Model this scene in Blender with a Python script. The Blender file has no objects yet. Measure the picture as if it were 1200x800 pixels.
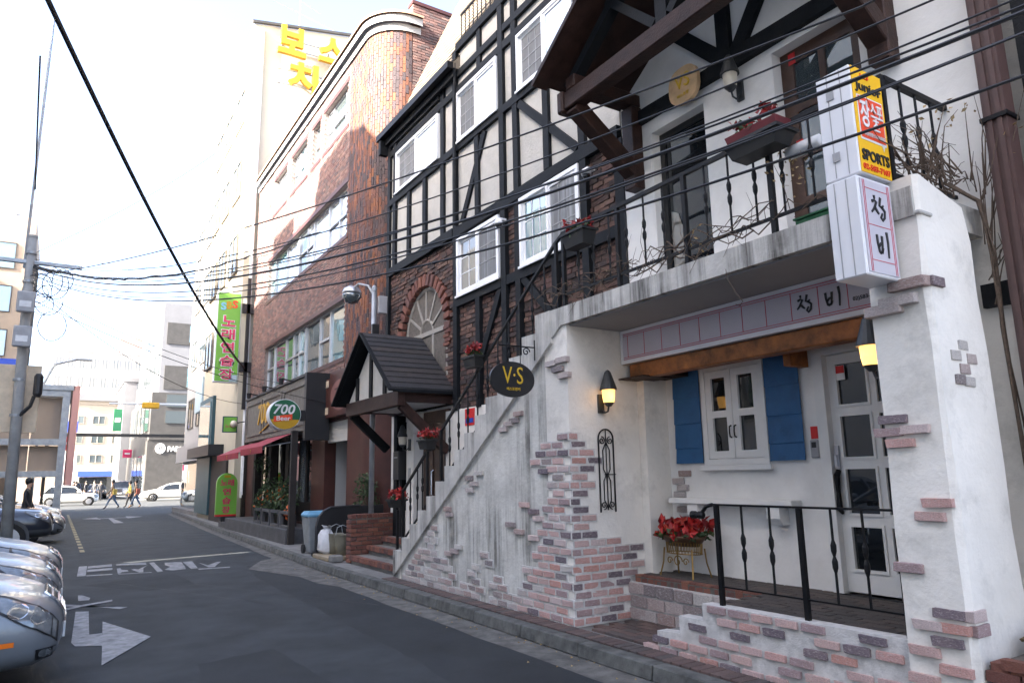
import bpy, math, random
from math import sin, cos, pi, radians
from mathutils import Vector, Matrix
random.seed(7)
SC = bpy.context.scene
COL = SC.collection

# ------------------------------------------------------------------ camera
yaw, pitch, roll = radians(32.408), radians(10.611), radians(-1.067)
fw = Vector((sin(yaw)*cos(pitch), cos(yaw)*cos(pitch), sin(pitch)))
rt = Vector((cos(yaw), -sin(yaw), 0)); up = rt.cross(fw)
r2 = rt*cos(roll) + up*sin(roll); u2 = -rt*sin(roll) + up*cos(roll)
cd = bpy.data.cameras.new('camera'); cd.sensor_width = 36; cd.lens = 833.15/1200*36
cd.clip_start = 0.05; cd.clip_end = 2000
cam = bpy.data.objects.new('camera', cd); COL.objects.link(cam)
cam.matrix_world = Matrix(((r2.x, u2.x, -fw.x, 0), (r2.y, u2.y, -fw.y, 0), (r2.z, u2.z, -fw.z, 1.6), (0, 0, 0, 1)))
SC.camera = cam

# ------------------------------------------------------------------ sky, sun, exposure
SUN_EL = radians(27); SUN_AZ = Vector((-0.98, -0.17, 0)).normalized()   # towards the sun
W = bpy.data.worlds.new('World'); SC.world = W; W.use_nodes = True
wn = W.node_tree; wn.nodes.clear()
sky = wn.nodes.new('ShaderNodeTexSky'); sky.sky_type = 'NISHITA'; sky.sun_disc = False
sky.sun_elevation = SUN_EL; sky.sun_rotation = math.atan2(SUN_AZ.x, SUN_AZ.y)
sky.air_density = 0.65; sky.dust_density = 4.3; sky.ozone_density = 0.1
bg = wn.nodes.new('ShaderNodeBackground'); bg.inputs[1].default_value = 0.15
wo = wn.nodes.new('ShaderNodeOutputWorld')
wn.links.new(sky.outputs[0], bg.inputs[0]); wn.links.new(bg.outputs[0], wo.inputs[0])
sl = bpy.data.lights.new('sun', 'SUN'); sl.energy = 5.0; sl.angle = radians(0.5); sl.color = (1.0, 0.93, 0.82)
so = bpy.data.objects.new('sun', sl); COL.objects.link(so)
sd = -(SUN_AZ*cos(SUN_EL) + Vector((0, 0, sin(SUN_EL))))
so.rotation_euler = sd.to_track_quat('-Z', 'Y').to_euler()
VS = SC.view_settings
VS.view_transform = 'Standard'; VS.look = 'None'; VS.gamma = 1; VS.exposure = 3.03
SC.cycles.use_denoising = True
SC.cycles.max_bounces = 6; SC.cycles.diffuse_bounces = 3; SC.cycles.glossy_bounces = 3
SC.cycles.transparent_max_bounces = 12
SC.cycles.sample_clamp_indirect = 6

# ------------------------------------------------------------------ materials
MATS = {}
def M(name, col, rough=0.8, var=0.12, scale=6, bump=0.0, bscale=60, metal=0.0, spec=0.5, stain=None, streak=None, obj_rand=None, coat=0.0, island=None, emit=None, detail=6):
    """Principled material: base colour varied by noise; stain=(colour, scale, amount); streak=(colour, amount) vertical runs;
    obj_rand / island = list of colours picked per object / per mesh island."""
    if name in MATS: return MATS[name]
    m = bpy.data.materials.new(name); m.use_nodes = True; MATS[name] = m
    t = m.node_tree; N = t.nodes; L = t.links
    b = N['Principled BSDF']; b.inputs['Roughness'].default_value = rough; b.inputs['Metallic'].default_value = metal
    b.inputs['Specular IOR Level'].default_value = spec
    if coat: b.inputs['Coat Weight'].default_value = coat; b.inputs['Coat Roughness'].default_value = 0.04
    tc = N.new('ShaderNodeTexCoord')
    def noise(sc, det=detail, mapping=None, rough_=0.6):
        n = N.new('ShaderNodeTexNoise'); n.inputs['Scale'].default_value = sc; n.inputs['Detail'].default_value = det; n.inputs['Roughness'].default_value = rough_
        if mapping:
            mp = N.new('ShaderNodeMapping'); mp.inputs['Scale'].default_value = mapping
            L.new(tc.outputs['Object'], mp.inputs[0]); L.new(mp.outputs[0], n.inputs[0])
        else: L.new(tc.outputs['Object'], n.inputs[0])
        return n
    def ramp(fac, a, b_, ca=(0,0,0,1), cb=(1,1,1,1)):
        r = N.new('ShaderNodeValToRGB'); r.color_ramp.elements[0].position = a; r.color_ramp.elements[1].position = b_
        r.color_ramp.elements[0].color = ca; r.color_ramp.elements[1].color = cb; L.new(fac, r.inputs[0]); return r
    def mix(fac, a, b_, mode='MIX'):
        x = N.new('ShaderNodeMix'); x.data_type = 'RGBA'; x.blend_type = mode
        if isinstance(fac, float): x.inputs[0].default_value = fac
        else: L.new(fac, x.inputs[0])
        for s, v in ((6, a), (7, b_)):
            if isinstance(v, tuple): x.inputs[s].default_value = (*v[:3], 1)
            else: L.new(v, x.inputs[s])
        return x.outputs[2]
    c = tuple(col)
    if obj_rand or island:
        src = N.new('ShaderNodeObjectInfo').outputs['Random'] if obj_rand else N.new('ShaderNodeNewGeometry').outputs['Random Per Island']
        r = N.new('ShaderNodeValToRGB'); r.color_ramp.interpolation = 'CONSTANT'
        cols = obj_rand or island
        for i, k in enumerate(cols):
            e = r.color_ramp.elements[i] if i < 2 else r.color_ramp.elements.new(i/len(cols))
            e.position = i/len(cols); e.color = (*k, 1)
        L.new(src, r.inputs[0]); c = r.outputs[0]
    if var:
        n1 = noise(scale)
        lo = tuple([max(0, 1 - var*1.6)]*3); hi = tuple([1 + var]*3)
        rr = ramp(n1.outputs[0], 0.3, 0.7, (*lo, 1), (*hi, 1))
        c = mix(1.0, c, rr.outputs[0], 'MULTIPLY')
    if stain:
        n2 = noise(stain[1], 10, None, 0.72)
        rr = ramp(n2.outputs[0], 0.52, 0.72)
        mm = N.new('ShaderNodeMath'); mm.operation = 'MULTIPLY'; mm.inputs[1].default_value = stain[2]; L.new(rr.outputs[0], mm.inputs[0])
        c = mix(mm.outputs[0], c, stain[0])
    if streak:
        n3 = noise(1.0, 8, (4.5, 4.5, 0.22), 0.75)
        rr = ramp(n3.outputs[0], 0.46, 0.62)
        n4 = noise(0.9, 6, None, 0.65); r4 = ramp(n4.outputs[0], 0.33, 0.55)
        mm = N.new('ShaderNodeMath'); mm.operation = 'MULTIPLY'; L.new(r4.outputs[0], mm.inputs[1]); L.new(rr.outputs[0], mm.inputs[0])
        m5 = N.new('ShaderNodeMath'); m5.operation = 'MULTIPLY'; m5.inputs[1].default_value = streak[1]; L.new(mm.outputs[0], m5.inputs[0])
        c = mix(m5.outputs[0], c, streak[0])
    if isinstance(c, tuple): b.inputs['Base Color'].default_value = (*c[:3], 1)
    else: L.new(c, b.inputs['Base Color'])
    if bump:
        nb = noise(bscale, 5)
        bp = N.new('ShaderNodeBump'); bp.inputs['Strength'].default_value = bump; bp.inputs['Distance'].default_value = 0.02
        L.new(nb.outputs[0], bp.inputs['Height']); L.new(bp.outputs[0], b.inputs['Normal'])
    if emit: b.inputs['Emission Color'].default_value = (*emit[0], 1); b.inputs['Emission Strength'].default_value = emit[1]
    return m

def glass_mat(name, tint, refl, rough=0.02):
    m = bpy.data.materials.new(name); m.use_nodes = True; MATS[name] = m
    t = m.node_tree; N = t.nodes; L = t.links; N.remove(N['Principled BSDF'])
    d = N.new('ShaderNodeBsdfDiffuse'); d.inputs[0].default_value = (*tint, 1)
    g = N.new('ShaderNodeBsdfGlossy'); g.inputs['Roughness'].default_value = rough; g.inputs[0].default_value = (0.95, 0.98, 1, 1)
    lw = N.new('ShaderNodeFresnel'); lw.inputs[0].default_value = 1.5
    tc = N.new('ShaderNodeTexCoord'); nz = N.new('ShaderNodeTexNoise'); nz.inputs['Scale'].default_value = 1.3; L.new(tc.outputs['Object'], nz.inputs[0])
    bp = N.new('ShaderNodeBump'); bp.inputs['Strength'].default_value = 0.06; bp.inputs['Distance'].default_value = 0.05
    L.new(nz.outputs[0], bp.inputs['Height']); L.new(bp.outputs[0], g.inputs['Normal'])
    ad = N.new('ShaderNodeMath'); ad.operation = 'MULTIPLY_ADD'; ad.inputs[1].default_value = 1 - refl; ad.inputs[2].default_value = refl
    L.new(lw.outputs[0], ad.inputs[0])
    mx = N.new('ShaderNodeMixShader'); L.new(ad.outputs[0], mx.inputs[0]); L.new(d.outputs[0], mx.inputs[1]); L.new(g.outputs[0], mx.inputs[2])
    L.new(mx.outputs[0], N['Material Output'].inputs[0])
    return m

def brick_tex_mat(name, c1, c2, mortar, scale, axis='X', squash=(0.5, 0.25), bump=0.6):
    """Far brickwork: brick texture in wall coordinates."""
    m = bpy.data.materials.new(name); m.use_nodes = True; MATS[name] = m
    t = m.node_tree; N = t.nodes; L = t.links; b = N['Principled BSDF']; b.inputs['Roughness'].default_value = 0.85
    tc = N.new('ShaderNodeTexCoord'); sp = N.new('ShaderNodeSeparateXYZ'); L.new(tc.outputs['Object'], sp.inputs[0])
    ad = N.new('ShaderNodeMath'); ad.operation = 'ADD'; L.new(sp.outputs[0], ad.inputs[0]); L.new(sp.outputs[1], ad.inputs[1])
    cb = N.new('ShaderNodeCombineXYZ'); L.new(ad.outputs[0], cb.inputs[0]); L.new(sp.outputs[2], cb.inputs[1])
    br = N.new('ShaderNodeTexBrick'); L.new(cb.outputs[0], br.inputs[0])
    br.inputs['Color1'].default_value = (*c1, 1); br.inputs['Color2'].default_value = (*c2, 1); br.inputs['Mortar'].default_value = (*mortar, 1)
    br.inputs['Scale'].default_value = scale; br.inputs['Mortar Size'].default_value = 0.012; br.inputs['Brick Width'].default_value = squash[0]; br.inputs['Row Height'].default_value = squash[1]
    br.inputs['Bias'].default_value = -0.1
    nz = N.new('ShaderNodeTexNoise'); nz.inputs['Scale'].default_value = 1.2; nz.inputs['Detail'].default_value = 8; L.new(tc.outputs['Object'], nz.inputs[0])
    rr = N.new('ShaderNodeValToRGB'); rr.color_ramp.elements[0].position = 0.3; rr.color_ramp.elements[1].position = 0.7
    rr.color_ramp.elements[0].color = (0.7, 0.7, 0.7, 1); rr.color_ramp.elements[1].color = (1.25, 1.2, 1.2, 1); L.new(nz.outputs[0], rr.inputs[0])
    mx = N.new('ShaderNodeMix'); mx.data_type = 'RGBA'; mx.blend_type = 'MULTIPLY'; mx.inputs[0].default_value = 1
    L.new(br.outputs[0], mx.inputs[6]); L.new(rr.outputs[0], mx.inputs[7]); L.new(mx.outputs[2], b.inputs['Base Color'])
    bp = N.new('ShaderNodeBump'); bp.inputs['Strength'].default_value = bump; bp.inputs['Distance'].default_value = 0.01; bp.invert = True
    L.new(br.outputs['Fac'], bp.inputs['Height']); L.new(bp.outputs[0], b.inputs['Normal'])
    return m

M('asphalt', (0.038, 0.043, 0.046), 0.85, 0.28, 1.6, 0.7, 200, stain=((0.028, 0.031, 0.033), 0.45, 0.7))
M('asphalt_patch', (0.025, 0.0285, 0.031), 0.85, 0.25, 1.3, 0.7, 220)
M('road_paint', (0.25, 0.25, 0.255), 0.7, 0.3, 9, 0.3, 160, stain=((0.07, 0.07, 0.075), 2.6, 0.95))
M('yellow_paint', (0.26, 0.21, 0.1), 0.7, 0.25, 9, stain=((0.08, 0.08, 0.08), 4, 0.9))
M('gutter_concrete', (0.135, 0.128, 0.115), 0.9, 0.35, 5, 0.5, 120, stain=((0.05, 0.048, 0.044), 1.8, 0.9))
M('kerb_stone', (0.115, 0.115, 0.106), 0.9, 0.32, 7, 0.6, 90, stain=((0.032, 0.034, 0.028), 2.2, 0.95))
M('paving_grey', (0.2, 0.195, 0.185), 0.9, 0.22, 4, 0.3, 80, stain=((0.1, 0.1, 0.1), 1.3, 0.7))
M('far_ground', (0.32, 0.31, 0.29), 0.9, 0.2, 1)
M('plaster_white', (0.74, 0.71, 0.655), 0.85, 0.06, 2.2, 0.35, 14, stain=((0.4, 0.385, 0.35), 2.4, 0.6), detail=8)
M('plaster_clean', (0.76, 0.745, 0.715), 0.8, 0.05, 3, 0.25, 16, stain=((0.55, 0.54, 0.5), 1.6, 0.35))
M('plaster_streaked', (0.6, 0.59, 0.55), 0.88, 0.12, 2.5, 0.5, 16, stain=((0.28, 0.27, 0.24), 1.5, 0.6), streak=((0.13, 0.125, 0.11), 0.95))
M('plaster_dark', (0.4, 0.39, 0.37), 0.9, 0.2, 4, 0.5, 20, stain=((0.2, 0.19, 0.17), 3, 0.8))
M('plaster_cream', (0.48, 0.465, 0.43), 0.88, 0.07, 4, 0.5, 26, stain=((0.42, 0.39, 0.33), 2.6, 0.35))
M('slab_concrete', (0.54, 0.525, 0.49), 0.9, 0.15, 3, 0.3, 30, streak=((0.08, 0.076, 0.068), 1.0), stain=((0.3, 0.29, 0.26), 2, 0.5))
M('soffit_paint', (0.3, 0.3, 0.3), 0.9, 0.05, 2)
M('timber_dark', (0.0075, 0.009, 0.011), 0.65, 0.25, 5, 0.25, 40, spec=0.2)
M('wood_brown', (0.034, 0.016, 0.012), 0.55, 0.3, 6, 0.3, 45, spec=0.25)
M('wood_door', (0.06, 0.026, 0.014), 0.42, 0.2, 6, 0.15, 40)
M('wood_orange', (0.3, 0.1, 0.02), 0.5, 0.4, 7, 0.3, 30, stain=((0.08, 0.025, 0.008), 4.2, 0.8))
M('wood_pale', (0.6, 0.41, 0.23), 0.5, 0.15, 7, 0.1, 40)
M('blue_paint', (0.018, 0.105, 0.25), 0.6, 0.18, 5, 0.3, 30, stain=((0.01, 0.05, 0.12), 5, 0.4))
M('white_paint', (0.74, 0.735, 0.71), 0.5, 0.05, 4, stain=((0.5, 0.48, 0.42), 4, 0.25))
M('pvc_white', (0.82, 0.83, 0.84), 0.35, 0.02, 3)
M('iron_black', (0.006, 0.006, 0.007), 0.5, 0.2, 20, spec=0.25)
M('black_plastic', (0.014, 0.014, 0.016), 0.4, 0.1, 4)
M('rubber', (0.012, 0.012, 0.012), 0.8, 0.1, 10)
M('steel_grey', (0.33, 0.35, 0.37), 0.45, 0.15, 5, metal=0.6)
M('concrete_pole', (0.3, 0.3, 0.29), 0.8, 0.15, 4, 0.2, 40)
M('brick_pink', (0.5, 0.3, 0.26), 0.9, 0.22, 16, 0.6, 70, stain=((0.66, 0.585, 0.56), 6, 0.8),
  obj_rand=[(0.6, 0.35, 0.31), (0.17, 0.135, 0.155), (0.62, 0.43, 0.4), (0.57, 0.3, 0.25), (0.62, 0.5, 0.475), (0.4, 0.285, 0.285), (0.6, 0.4, 0.365), (0.61, 0.37, 0.335), (0.62, 0.43, 0.39), (0.22, 0.17, 0.185)])
M('brick_washed', (0.45, 0.4, 0.37), 0.92, 0.25, 16, 0.6, 70, stain=((0.62, 0.6, 0.57), 6, 0.95),
  obj_rand=[(0.47, 0.38, 0.36), (0.26, 0.22, 0.22), (0.53, 0.47, 0.45), (0.42, 0.31, 0.285), (0.57, 0.53, 0.5), (0.34, 0.28, 0.27), (0.52, 0.44, 0.415)])
M('brick_red', (0.3, 0.1, 0.06), 0.9, 0.25, 16, 0.5, 70, obj_rand=[(0.2, 0.075, 0.05), (0.16, 0.06, 0.045), (0.25, 0.1, 0.065), (0.14, 0.065, 0.055), (0.22, 0.085, 0.06)], stain=((0.3, 0.25, 0.23), 10, 0.35))
M('brick_paver', (0.2, 0.12, 0.1), 0.9, 0.25, 16, 0.4, 70, obj_rand=[(0.105, 0.07, 0.062), (0.09, 0.068, 0.062), (0.125, 0.08, 0.07), (0.095, 0.076, 0.07), (0.14, 0.095, 0.083)], stain=((0.06, 0.057, 0.054), 4, 0.8))
M('floor_brick', (0.1, 0.08, 0.07), 0.9, 0.25, 16, 0.4, 70, obj_rand=[(0.085, 0.07, 0.063), (0.07, 0.06, 0.055), (0.1, 0.078, 0.068), (0.075, 0.066, 0.06)], stain=((0.045, 0.043, 0.04), 4, 0.8))
M('facing_brick', (0.12, 0.06, 0.05), 0.85, 0.15, 5, island=[(0.18, 0.105, 0.093), (0.125, 0.09, 0.087), (0.2, 0.115, 0.1), (0.11, 0.08, 0.08), (0.17, 0.108, 0.097), (0.24, 0.145, 0.122), (0.15, 0.085, 0.077)], stain=((0.24, 0.185, 0.17), 1.1, 0.6))
M('corner_brick', (0.12, 0.06, 0.05), 0.8, 0.15, 5, island=[(0.15, 0.055, 0.03), (0.06, 0.042, 0.048), (0.2, 0.075, 0.035), (0.085, 0.05, 0.05), (0.11, 0.045, 0.035), (0.05, 0.036, 0.04), (0.14, 0.06, 0.045)])
M('facing_mortar', (0.3, 0.25, 0.23), 0.95, 0.2, 6)
M('brick_wallstuff', (0.1, 0.06, 0.05), 0.92, 0.25, 14, 0.5, 70, island=[(0.095, 0.05, 0.04), (0.06, 0.042, 0.04), (0.12, 0.065, 0.05), (0.075, 0.045, 0.038), (0.11, 0.06, 0.052), (0.15, 0.09, 0.07), (0.05, 0.035, 0.033)])
M('mortar_dark', (0.13, 0.115, 0.1), 0.95, 0.2, 20, 0.3, 100)
M('mortar_light', (0.58, 0.565, 0.545), 0.95, 0.15, 20, 0.4, 80, stain=((0.28, 0.27, 0.25), 5, 0.6))
M('pale_render', (0.72, 0.69, 0.64), 0.85, 0.05, 1)  # pale so the unseen block opposite bounces light on to the house
M('soil', (0.07, 0.05, 0.035), 0.95, 0.4, 20, 0.6, 80)
M('roof_shingle', (0.018, 0.017, 0.019), 0.65, 0.25, 8, 0.4, 60, obj_rand=[(0.02, 0.019, 0.021), (0.026, 0.022, 0.022), (0.016, 0.016, 0.019), (0.03, 0.024, 0.022)])
M('mansard_roof', (0.2, 0.165, 0.125), 0.85, 0.15, 5, 0.4, 40)
M('flower_red', (0.42, 0.012, 0.012), 0.55, 0.1, 20, island=[(0.26, 0.006, 0.008), (0.4, 0.012, 0.01), (0.17, 0.005, 0.008), (0.36, 0.03, 0.014)])
M('leaf_green', (0.05, 0.085, 0.03), 0.6, 0.2, 20, island=[(0.035, 0.07, 0.022), (0.06, 0.1, 0.035), (0.03, 0.055, 0.02)])
M('dry_leaf', (0.3, 0.2, 0.09), 0.8, 0.2, 20, island=[(0.32, 0.22, 0.1), (0.22, 0.14, 0.06), (0.36, 0.27, 0.14)])
M('dry_grass', (0.2, 0.14, 0.07), 0.9, 0.2, 20, island=[(0.2, 0.14, 0.07), (0.12, 0.085, 0.04), (0.27, 0.2, 0.11)])
M('vine_bark', (0.1, 0.07, 0.05), 0.9, 0.25, 30, 0.4, 60)
M('bronze', (0.3, 0.19, 0.06), 0.4, 0.2, 10, metal=0.7)
M('brown_pan', (0.09, 0.045, 0.02), 0.5, 0.2, 10)
M('sign_white', (0.72, 0.72, 0.74), 0.4, 0.03, 3)
M('sign_panel', (0.5, 0.48, 0.53), 0.45, 0.04, 2)
M('sign_red', (0.5, 0.02, 0.05), 0.5, 0.03, 3)
M('sign_orange', (0.82, 0.46, 0.01), 0.4, 0.03, 3)
M('sign_vermilion', (0.75, 0.07, 0.02), 0.4, 0.03, 3)
M('sign_green', (0.18, 0.45, 0.06), 0.4, 0.06, 3)
M('sign_deepgreen', (0.012, 0.11, 0.05), 0.35, 0.05, 3)
M('sign_yellow', (0.48, 0.27, 0.008), 0.5, 0.06, 3)
M('sign_pink', (0.62, 0.03, 0.12), 0.4, 0.03, 3)
M('sign_sky', (0.2, 0.5, 0.65), 0.4, 0.03, 3)
M('ink_black', (0.012, 0.012, 0.014), 0.5, 0.05, 3)
M('letter_gold', (0.62, 0.4, 0.03), 0.4, 0.05, 3)
M('awning_red', (0.26, 0.012, 0.025), 0.7, 0.12, 3)
M('dark_brown_wall', (0.02, 0.015, 0.013), 0.7, 0.2, 4, 0.2, 30)
M('fascia_grey', (0.13, 0.12, 0.105), 0.7, 0.2, 6, 0.2, 30)
M('maroon_tile', (0.06, 0.018, 0.014), 0.5, 0.2, 3, 0.1, 20, stain=((0.1, 0.035, 0.025), 1.2, 0.5))
M('deck_grey', (0.075, 0.075, 0.078), 0.8, 0.2, 4, 0.3, 40)
M('cream_wall', (0.48, 0.44, 0.35), 0.85, 0.05, 1, stain=((0.5, 0.45, 0.35), 0.5, 0.4))
M('white_tile', (0.36, 0.36, 0.36), 0.6, 0.04, 1)
M('grey_tile', (0.15, 0.155, 0.17), 0.6, 0.06, 1)
M('dark_clad', (0.05, 0.048, 0.046), 0.5, 0.15, 2)
M('beige_wall', (0.32, 0.255, 0.2), 0.8, 0.06, 1)
M('beige_far', (0.3, 0.27, 0.235), 0.8, 0.05, 0.5)
M('pink_far', (0.55, 0.3, 0.27), 0.8, 0.05, 0.5)
M('pale_blue', (0.4, 0.52, 0.58), 0.6, 0.05, 1)
M('teal_frame', (0.02, 0.07, 0.09), 0.5, 0.1, 2)
M('shutter_metal', (0.5, 0.5, 0.48), 0.5, 0.06, 2)
M('blue_dado', (0.03, 0.09, 0.17), 0.6, 0.1, 2)
M('skin', (0.5, 0.3, 0.2), 0.6, 0.05, 5)
M('lamp_metal', (0.03, 0.033, 0.035), 0.5, 0.15, 10)
M('lamp_glass', (0.6, 0.55, 0.45), 0.3, 0.05, 5)
M('lamp_lit', (0.9, 0.6, 0.25), 0.4, 0.0, emit=((1.0, 0.5, 0.12), 0.33))
M('car_silver', (0.2, 0.215, 0.235), 0.4, 0.02, 3, metal=0.35, coat=0.45)
M('car_white', (0.78, 0.77, 0.74), 0.3, 0.02, 3, coat=1.0)
M('car_navy', (0.02, 0.025, 0.04), 0.3, 0.02, 3, metal=0.3, coat=1.0)
M('car_black', (0.01, 0.01, 0.012), 0.3, 0.02, 3, coat=1.0)
M('car_greydark', (0.06, 0.062, 0.066), 0.6, 0.05, 5)
M('chrome', (0.75, 0.75, 0.76), 0.12, 0.0, metal=1.0)
M('amber', (0.75, 0.16, 0.01), 0.3, 0.05, 5)
M('lens', (0.2, 0.21, 0.22), 0.12, 0.2, 14, metal=0.3, coat=0.6)
M('alloy', (0.5, 0.5, 0.52), 0.35, 0.05, 5, metal=0.8)
glass_mat('glass_sky', (0.32, 0.37, 0.4), 0.42)
glass_mat('glass_dark', (0.012, 0.014, 0.016), 0.02)
glass_mat('glass_mid', (0.06, 0.075, 0.08), 0.14)
glass_mat('glass_teal', (0.1, 0.2, 0.23), 0.25)
glass_mat('glass_room', (0.16, 0.15, 0.13), 0.1)
M('bar_grey', (0.3, 0.31, 0.32), 0.6, 0.1, 4)
M('screen_mesh', (0.15, 0.155, 0.16), 0.7, 0.12, 3, streak=((0.36, 0.38, 0.4), 0.7))
M('curtain', (0.42, 0.43, 0.42), 0.9, 0.2, 4)
brick_tex_mat('brick_building', (0.17, 0.07, 0.055), (0.11, 0.055, 0.05), (0.25, 0.19, 0.17), 4.5, squash=(0.95, 0.3))
brick_tex_mat('brick_corner', (0.17, 0.062, 0.04), (0.085, 0.052, 0.055), (0.12, 0.08, 0.07), 4.5, squash=(0.5, 0.85))
for nm, c in (('cloth_brown', (0.09, 0.055, 0.03)), ('cloth_jeans', (0.06, 0.1, 0.17)), ('cloth_dark', (0.015, 0.016, 0.022)), ('cloth_yellow', (0.5, 0.36, 0.07)), ('cloth_red', (0.4, 0.1, 0.06)), ('hair_black', (0.01, 0.009, 0.008)), ('boot_tan', (0.3, 0.15, 0.06)),
              ('pot_black', (0.009, 0.009, 0.009)), ('pot_red', (0.12, 0.01, 0.015)), ('sack_white', (0.7, 0.7, 0.72)), ('bucket_olive', (0.17, 0.16, 0.12)), ('bin_grey', (0.24, 0.26, 0.27)), ('bin_blue', (0.12, 0.3, 0.45)), ('paper_white', (0.7, 0.7, 0.7)), ('sticker_red', (0.6, 0.02, 0.02)), ('device_grey', (0.35, 0.35, 0.36)), ('foil_green', (0.02, 0.13, 0.05)), ('downpipe_brown', (0.075, 0.04, 0.035)), ('aqua_roof', (0.25, 0.55, 0.55)), ('copper_cap', (0.35, 0.22, 0.15)), ('yellow_signal', (0.75, 0.4, 0.02)), ('sign_blue', (0.02, 0.06, 0.4)), ('panel_cream', (0.62, 0.5, 0.36)), ('carton_brown', (0.3, 0.24, 0.16)), ('tube_yellow', (0.6, 0.42, 0.08))):
    M(nm, c, 0.6, 0.12, 6)

# ------------------------------------------------------------------ mesh helpers
class MB:
    def __init__(s): s.v = []; s.f = []; s.mi = []
    def add(s, vs, fs, mi=0):
        o = len(s.v); s.v += [tuple(v) for v in vs]; s.f += [tuple(i + o for i in f) for f in fs]; s.mi += [mi]*len(fs); return s
    def box(s, x0, x1, y0, y1, z0, z1, mi=0):
        v = [(x, y, z) for z in (z0, z1) for y in (y0, y1) for x in (x0, x1)]
        return s.add(v, [(0, 2, 3, 1), (4, 5, 7, 6), (0, 1, 5, 4), (2, 6, 7, 3), (0, 4, 6, 2), (1, 3, 7, 5)], mi)
    def beam(s, p, q, w, h, upv=(0, 0, 1), mi=0):
        p = Vector(p); q = Vector(q); d = (q - p).normalized(); u = Vector(upv)
        a = d.cross(u)
        if a.length < 1e-4: a = d.cross(Vector((0, 1, 0)))
        a.normalize(); b = a.cross(d).normalized(); a = a*w/2; b = b*h/2
        v = [p-a-b, p+a-b, p+a+b, p-a+b, q-a-b, q+a-b, q+a+b, q-a+b]
        return s.add(v, [(0, 1, 2, 3), (7, 6, 5, 4), (4, 5, 1, 0), (5, 6, 2, 1), (6, 7, 3, 2), (7, 4, 0, 3)], mi)
    def tube(s, pts, r, n=8, mi=0, cap=True):
        pts = [Vector(p) for p in pts]; rs = r if isinstance(r, (list, tuple)) else [r]*len(pts)
        rings = []; prev = None
        for i, p in enumerate(pts):
            d = (pts[min(i+1, len(pts)-1)] - pts[max(i-1, 0)])
            d = d.normalized() if d.length > 1e-9 else Vector((0, 0, 1))
            if prev is None:
                a = d.cross(Vector((0, 0, 1)))
                if a.length < 1e-3: a = d.cross(Vector((1, 0, 0)))
            else: a = prev - d*prev.dot(d)
            if a.length < 1e-6: a = d.orthogonal()
            a.normalize(); prev = a; b = d.cross(a)
            rings.append([p + a*rs[i]*cos(2*pi*k/n) + b*rs[i]*sin(2*pi*k/n) for k in range(n)])
        v = [x for g in rings for x in g]; f = []
        for i in range(len(pts)-1):
            for k in range(n): f.append((i*n+k, i*n+(k+1) % n, (i+1)*n+(k+1) % n, (i+1)*n+k))
        if cap: f.append(tuple(range(n-1, -1, -1))); f.append(tuple((len(pts)-1)*n + k for k in range(n)))
        return s.add(v, f, mi)
    def lathe(s, prof, c, n=16, mi=0, axis='Z'):
        c = Vector(c); v = []; f = []
        for (r, h) in prof:
            for k in range(n):
                a = 2*pi*k/n
                o = (r*cos(a), r*sin(a), h) if axis == 'Z' else ((h, r*cos(a), r*sin(a)) if axis == 'X' else (r*cos(a), h, r*sin(a)))
                v.append(c + Vector(o))
        for i in range(len(prof)-1):
            for k in range(n): f.append((i*n+k, i*n+(k+1) % n, (i+1)*n+(k+1) % n, (i+1)*n+k))
        f.append(tuple(range(n-1, -1, -1))); f.append(tuple((len(prof)-1)*n + k for k in range(n)))
        return s.add(v, f, mi)
    def prism(s, poly, axis, a, b, mi=0):
        """poly in the two other axes (X: (y,z); Y: (x,z); Z: (x,y)) extruded from a to b."""
        def P(u, v, t): return (t, u, v) if axis == 'X' else ((u, t, v) if axis == 'Y' else (u, v, t))
        n = len(poly); v = [P(*p, a) for p in poly] + [P(*p, b) for p in poly]
        f = [tuple(range(n)), tuple(range(2*n-1, n-1, -1))] + [(i, i+n, (i+1) % n + n, (i+1) % n) for i in range(n)]
        return s.add(v, f, mi)
    def slab(s, axis, us, vs, holes, t0, t1, mi=0):
        """wall sheet with rectangular holes [(u0,u1,v0,v1)]; t0 = seen side, t1 = back."""
        U = sorted(set([us[0], us[1]] + [x for h in holes for x in h[:2] if us[0] < x < us[1]]))
        V = sorted(set([vs[0], vs[1]] + [x for h in holes for x in h[2:] if vs[0] < x < vs[1]]))
        def P(u, v, t): return (t, u, v) if axis == 'X' else ((u, t, v) if axis == 'Y' else (u, v, t))
        def solid(i, j):
            if i < 0 or j < 0 or i >= len(U)-1 or j >= len(V)-1: return False
            cu = (U[i]+U[i+1])/2; cv = (V[j]+V[j+1])/2
            return not any(h[0] < cu < h[1] and h[2] < cv < h[3] for h in holes)
        for i in range(len(U)-1):
            for j in range(len(V)-1):
                if not solid(i, j): continue
                a, b, c, d = U[i], U[i+1], V[j], V[j+1]
                s.add([P(a, c, t0), P(b, c, t0), P(b, d, t0), P(a, d, t0)], [(0, 1, 2, 3)], mi)
                s.add([P(a, c, t1), P(b, c, t1), P(b, d, t1), P(a, d, t1)], [(3, 2, 1, 0)], mi)
                for (di, dj, q) in ((-1, 0, ((a, c), (a, d))), (1, 0, ((b, c), (b, d))), (0, -1, ((a, c), (b, c))), (0, 1, ((a, d), (b, d)))):
                    if not solid(i+di, j+dj):
                        s.add([P(*q[0], t0), P(*q[1], t0), P(*q[1], t1), P(*q[0], t1)], [(0, 1, 2, 3)], mi)
        return s
    def quad(s, a, b, c, d, mi=0): return s.add([a, b, c, d], [(0, 1, 2, 3)], mi)

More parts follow.
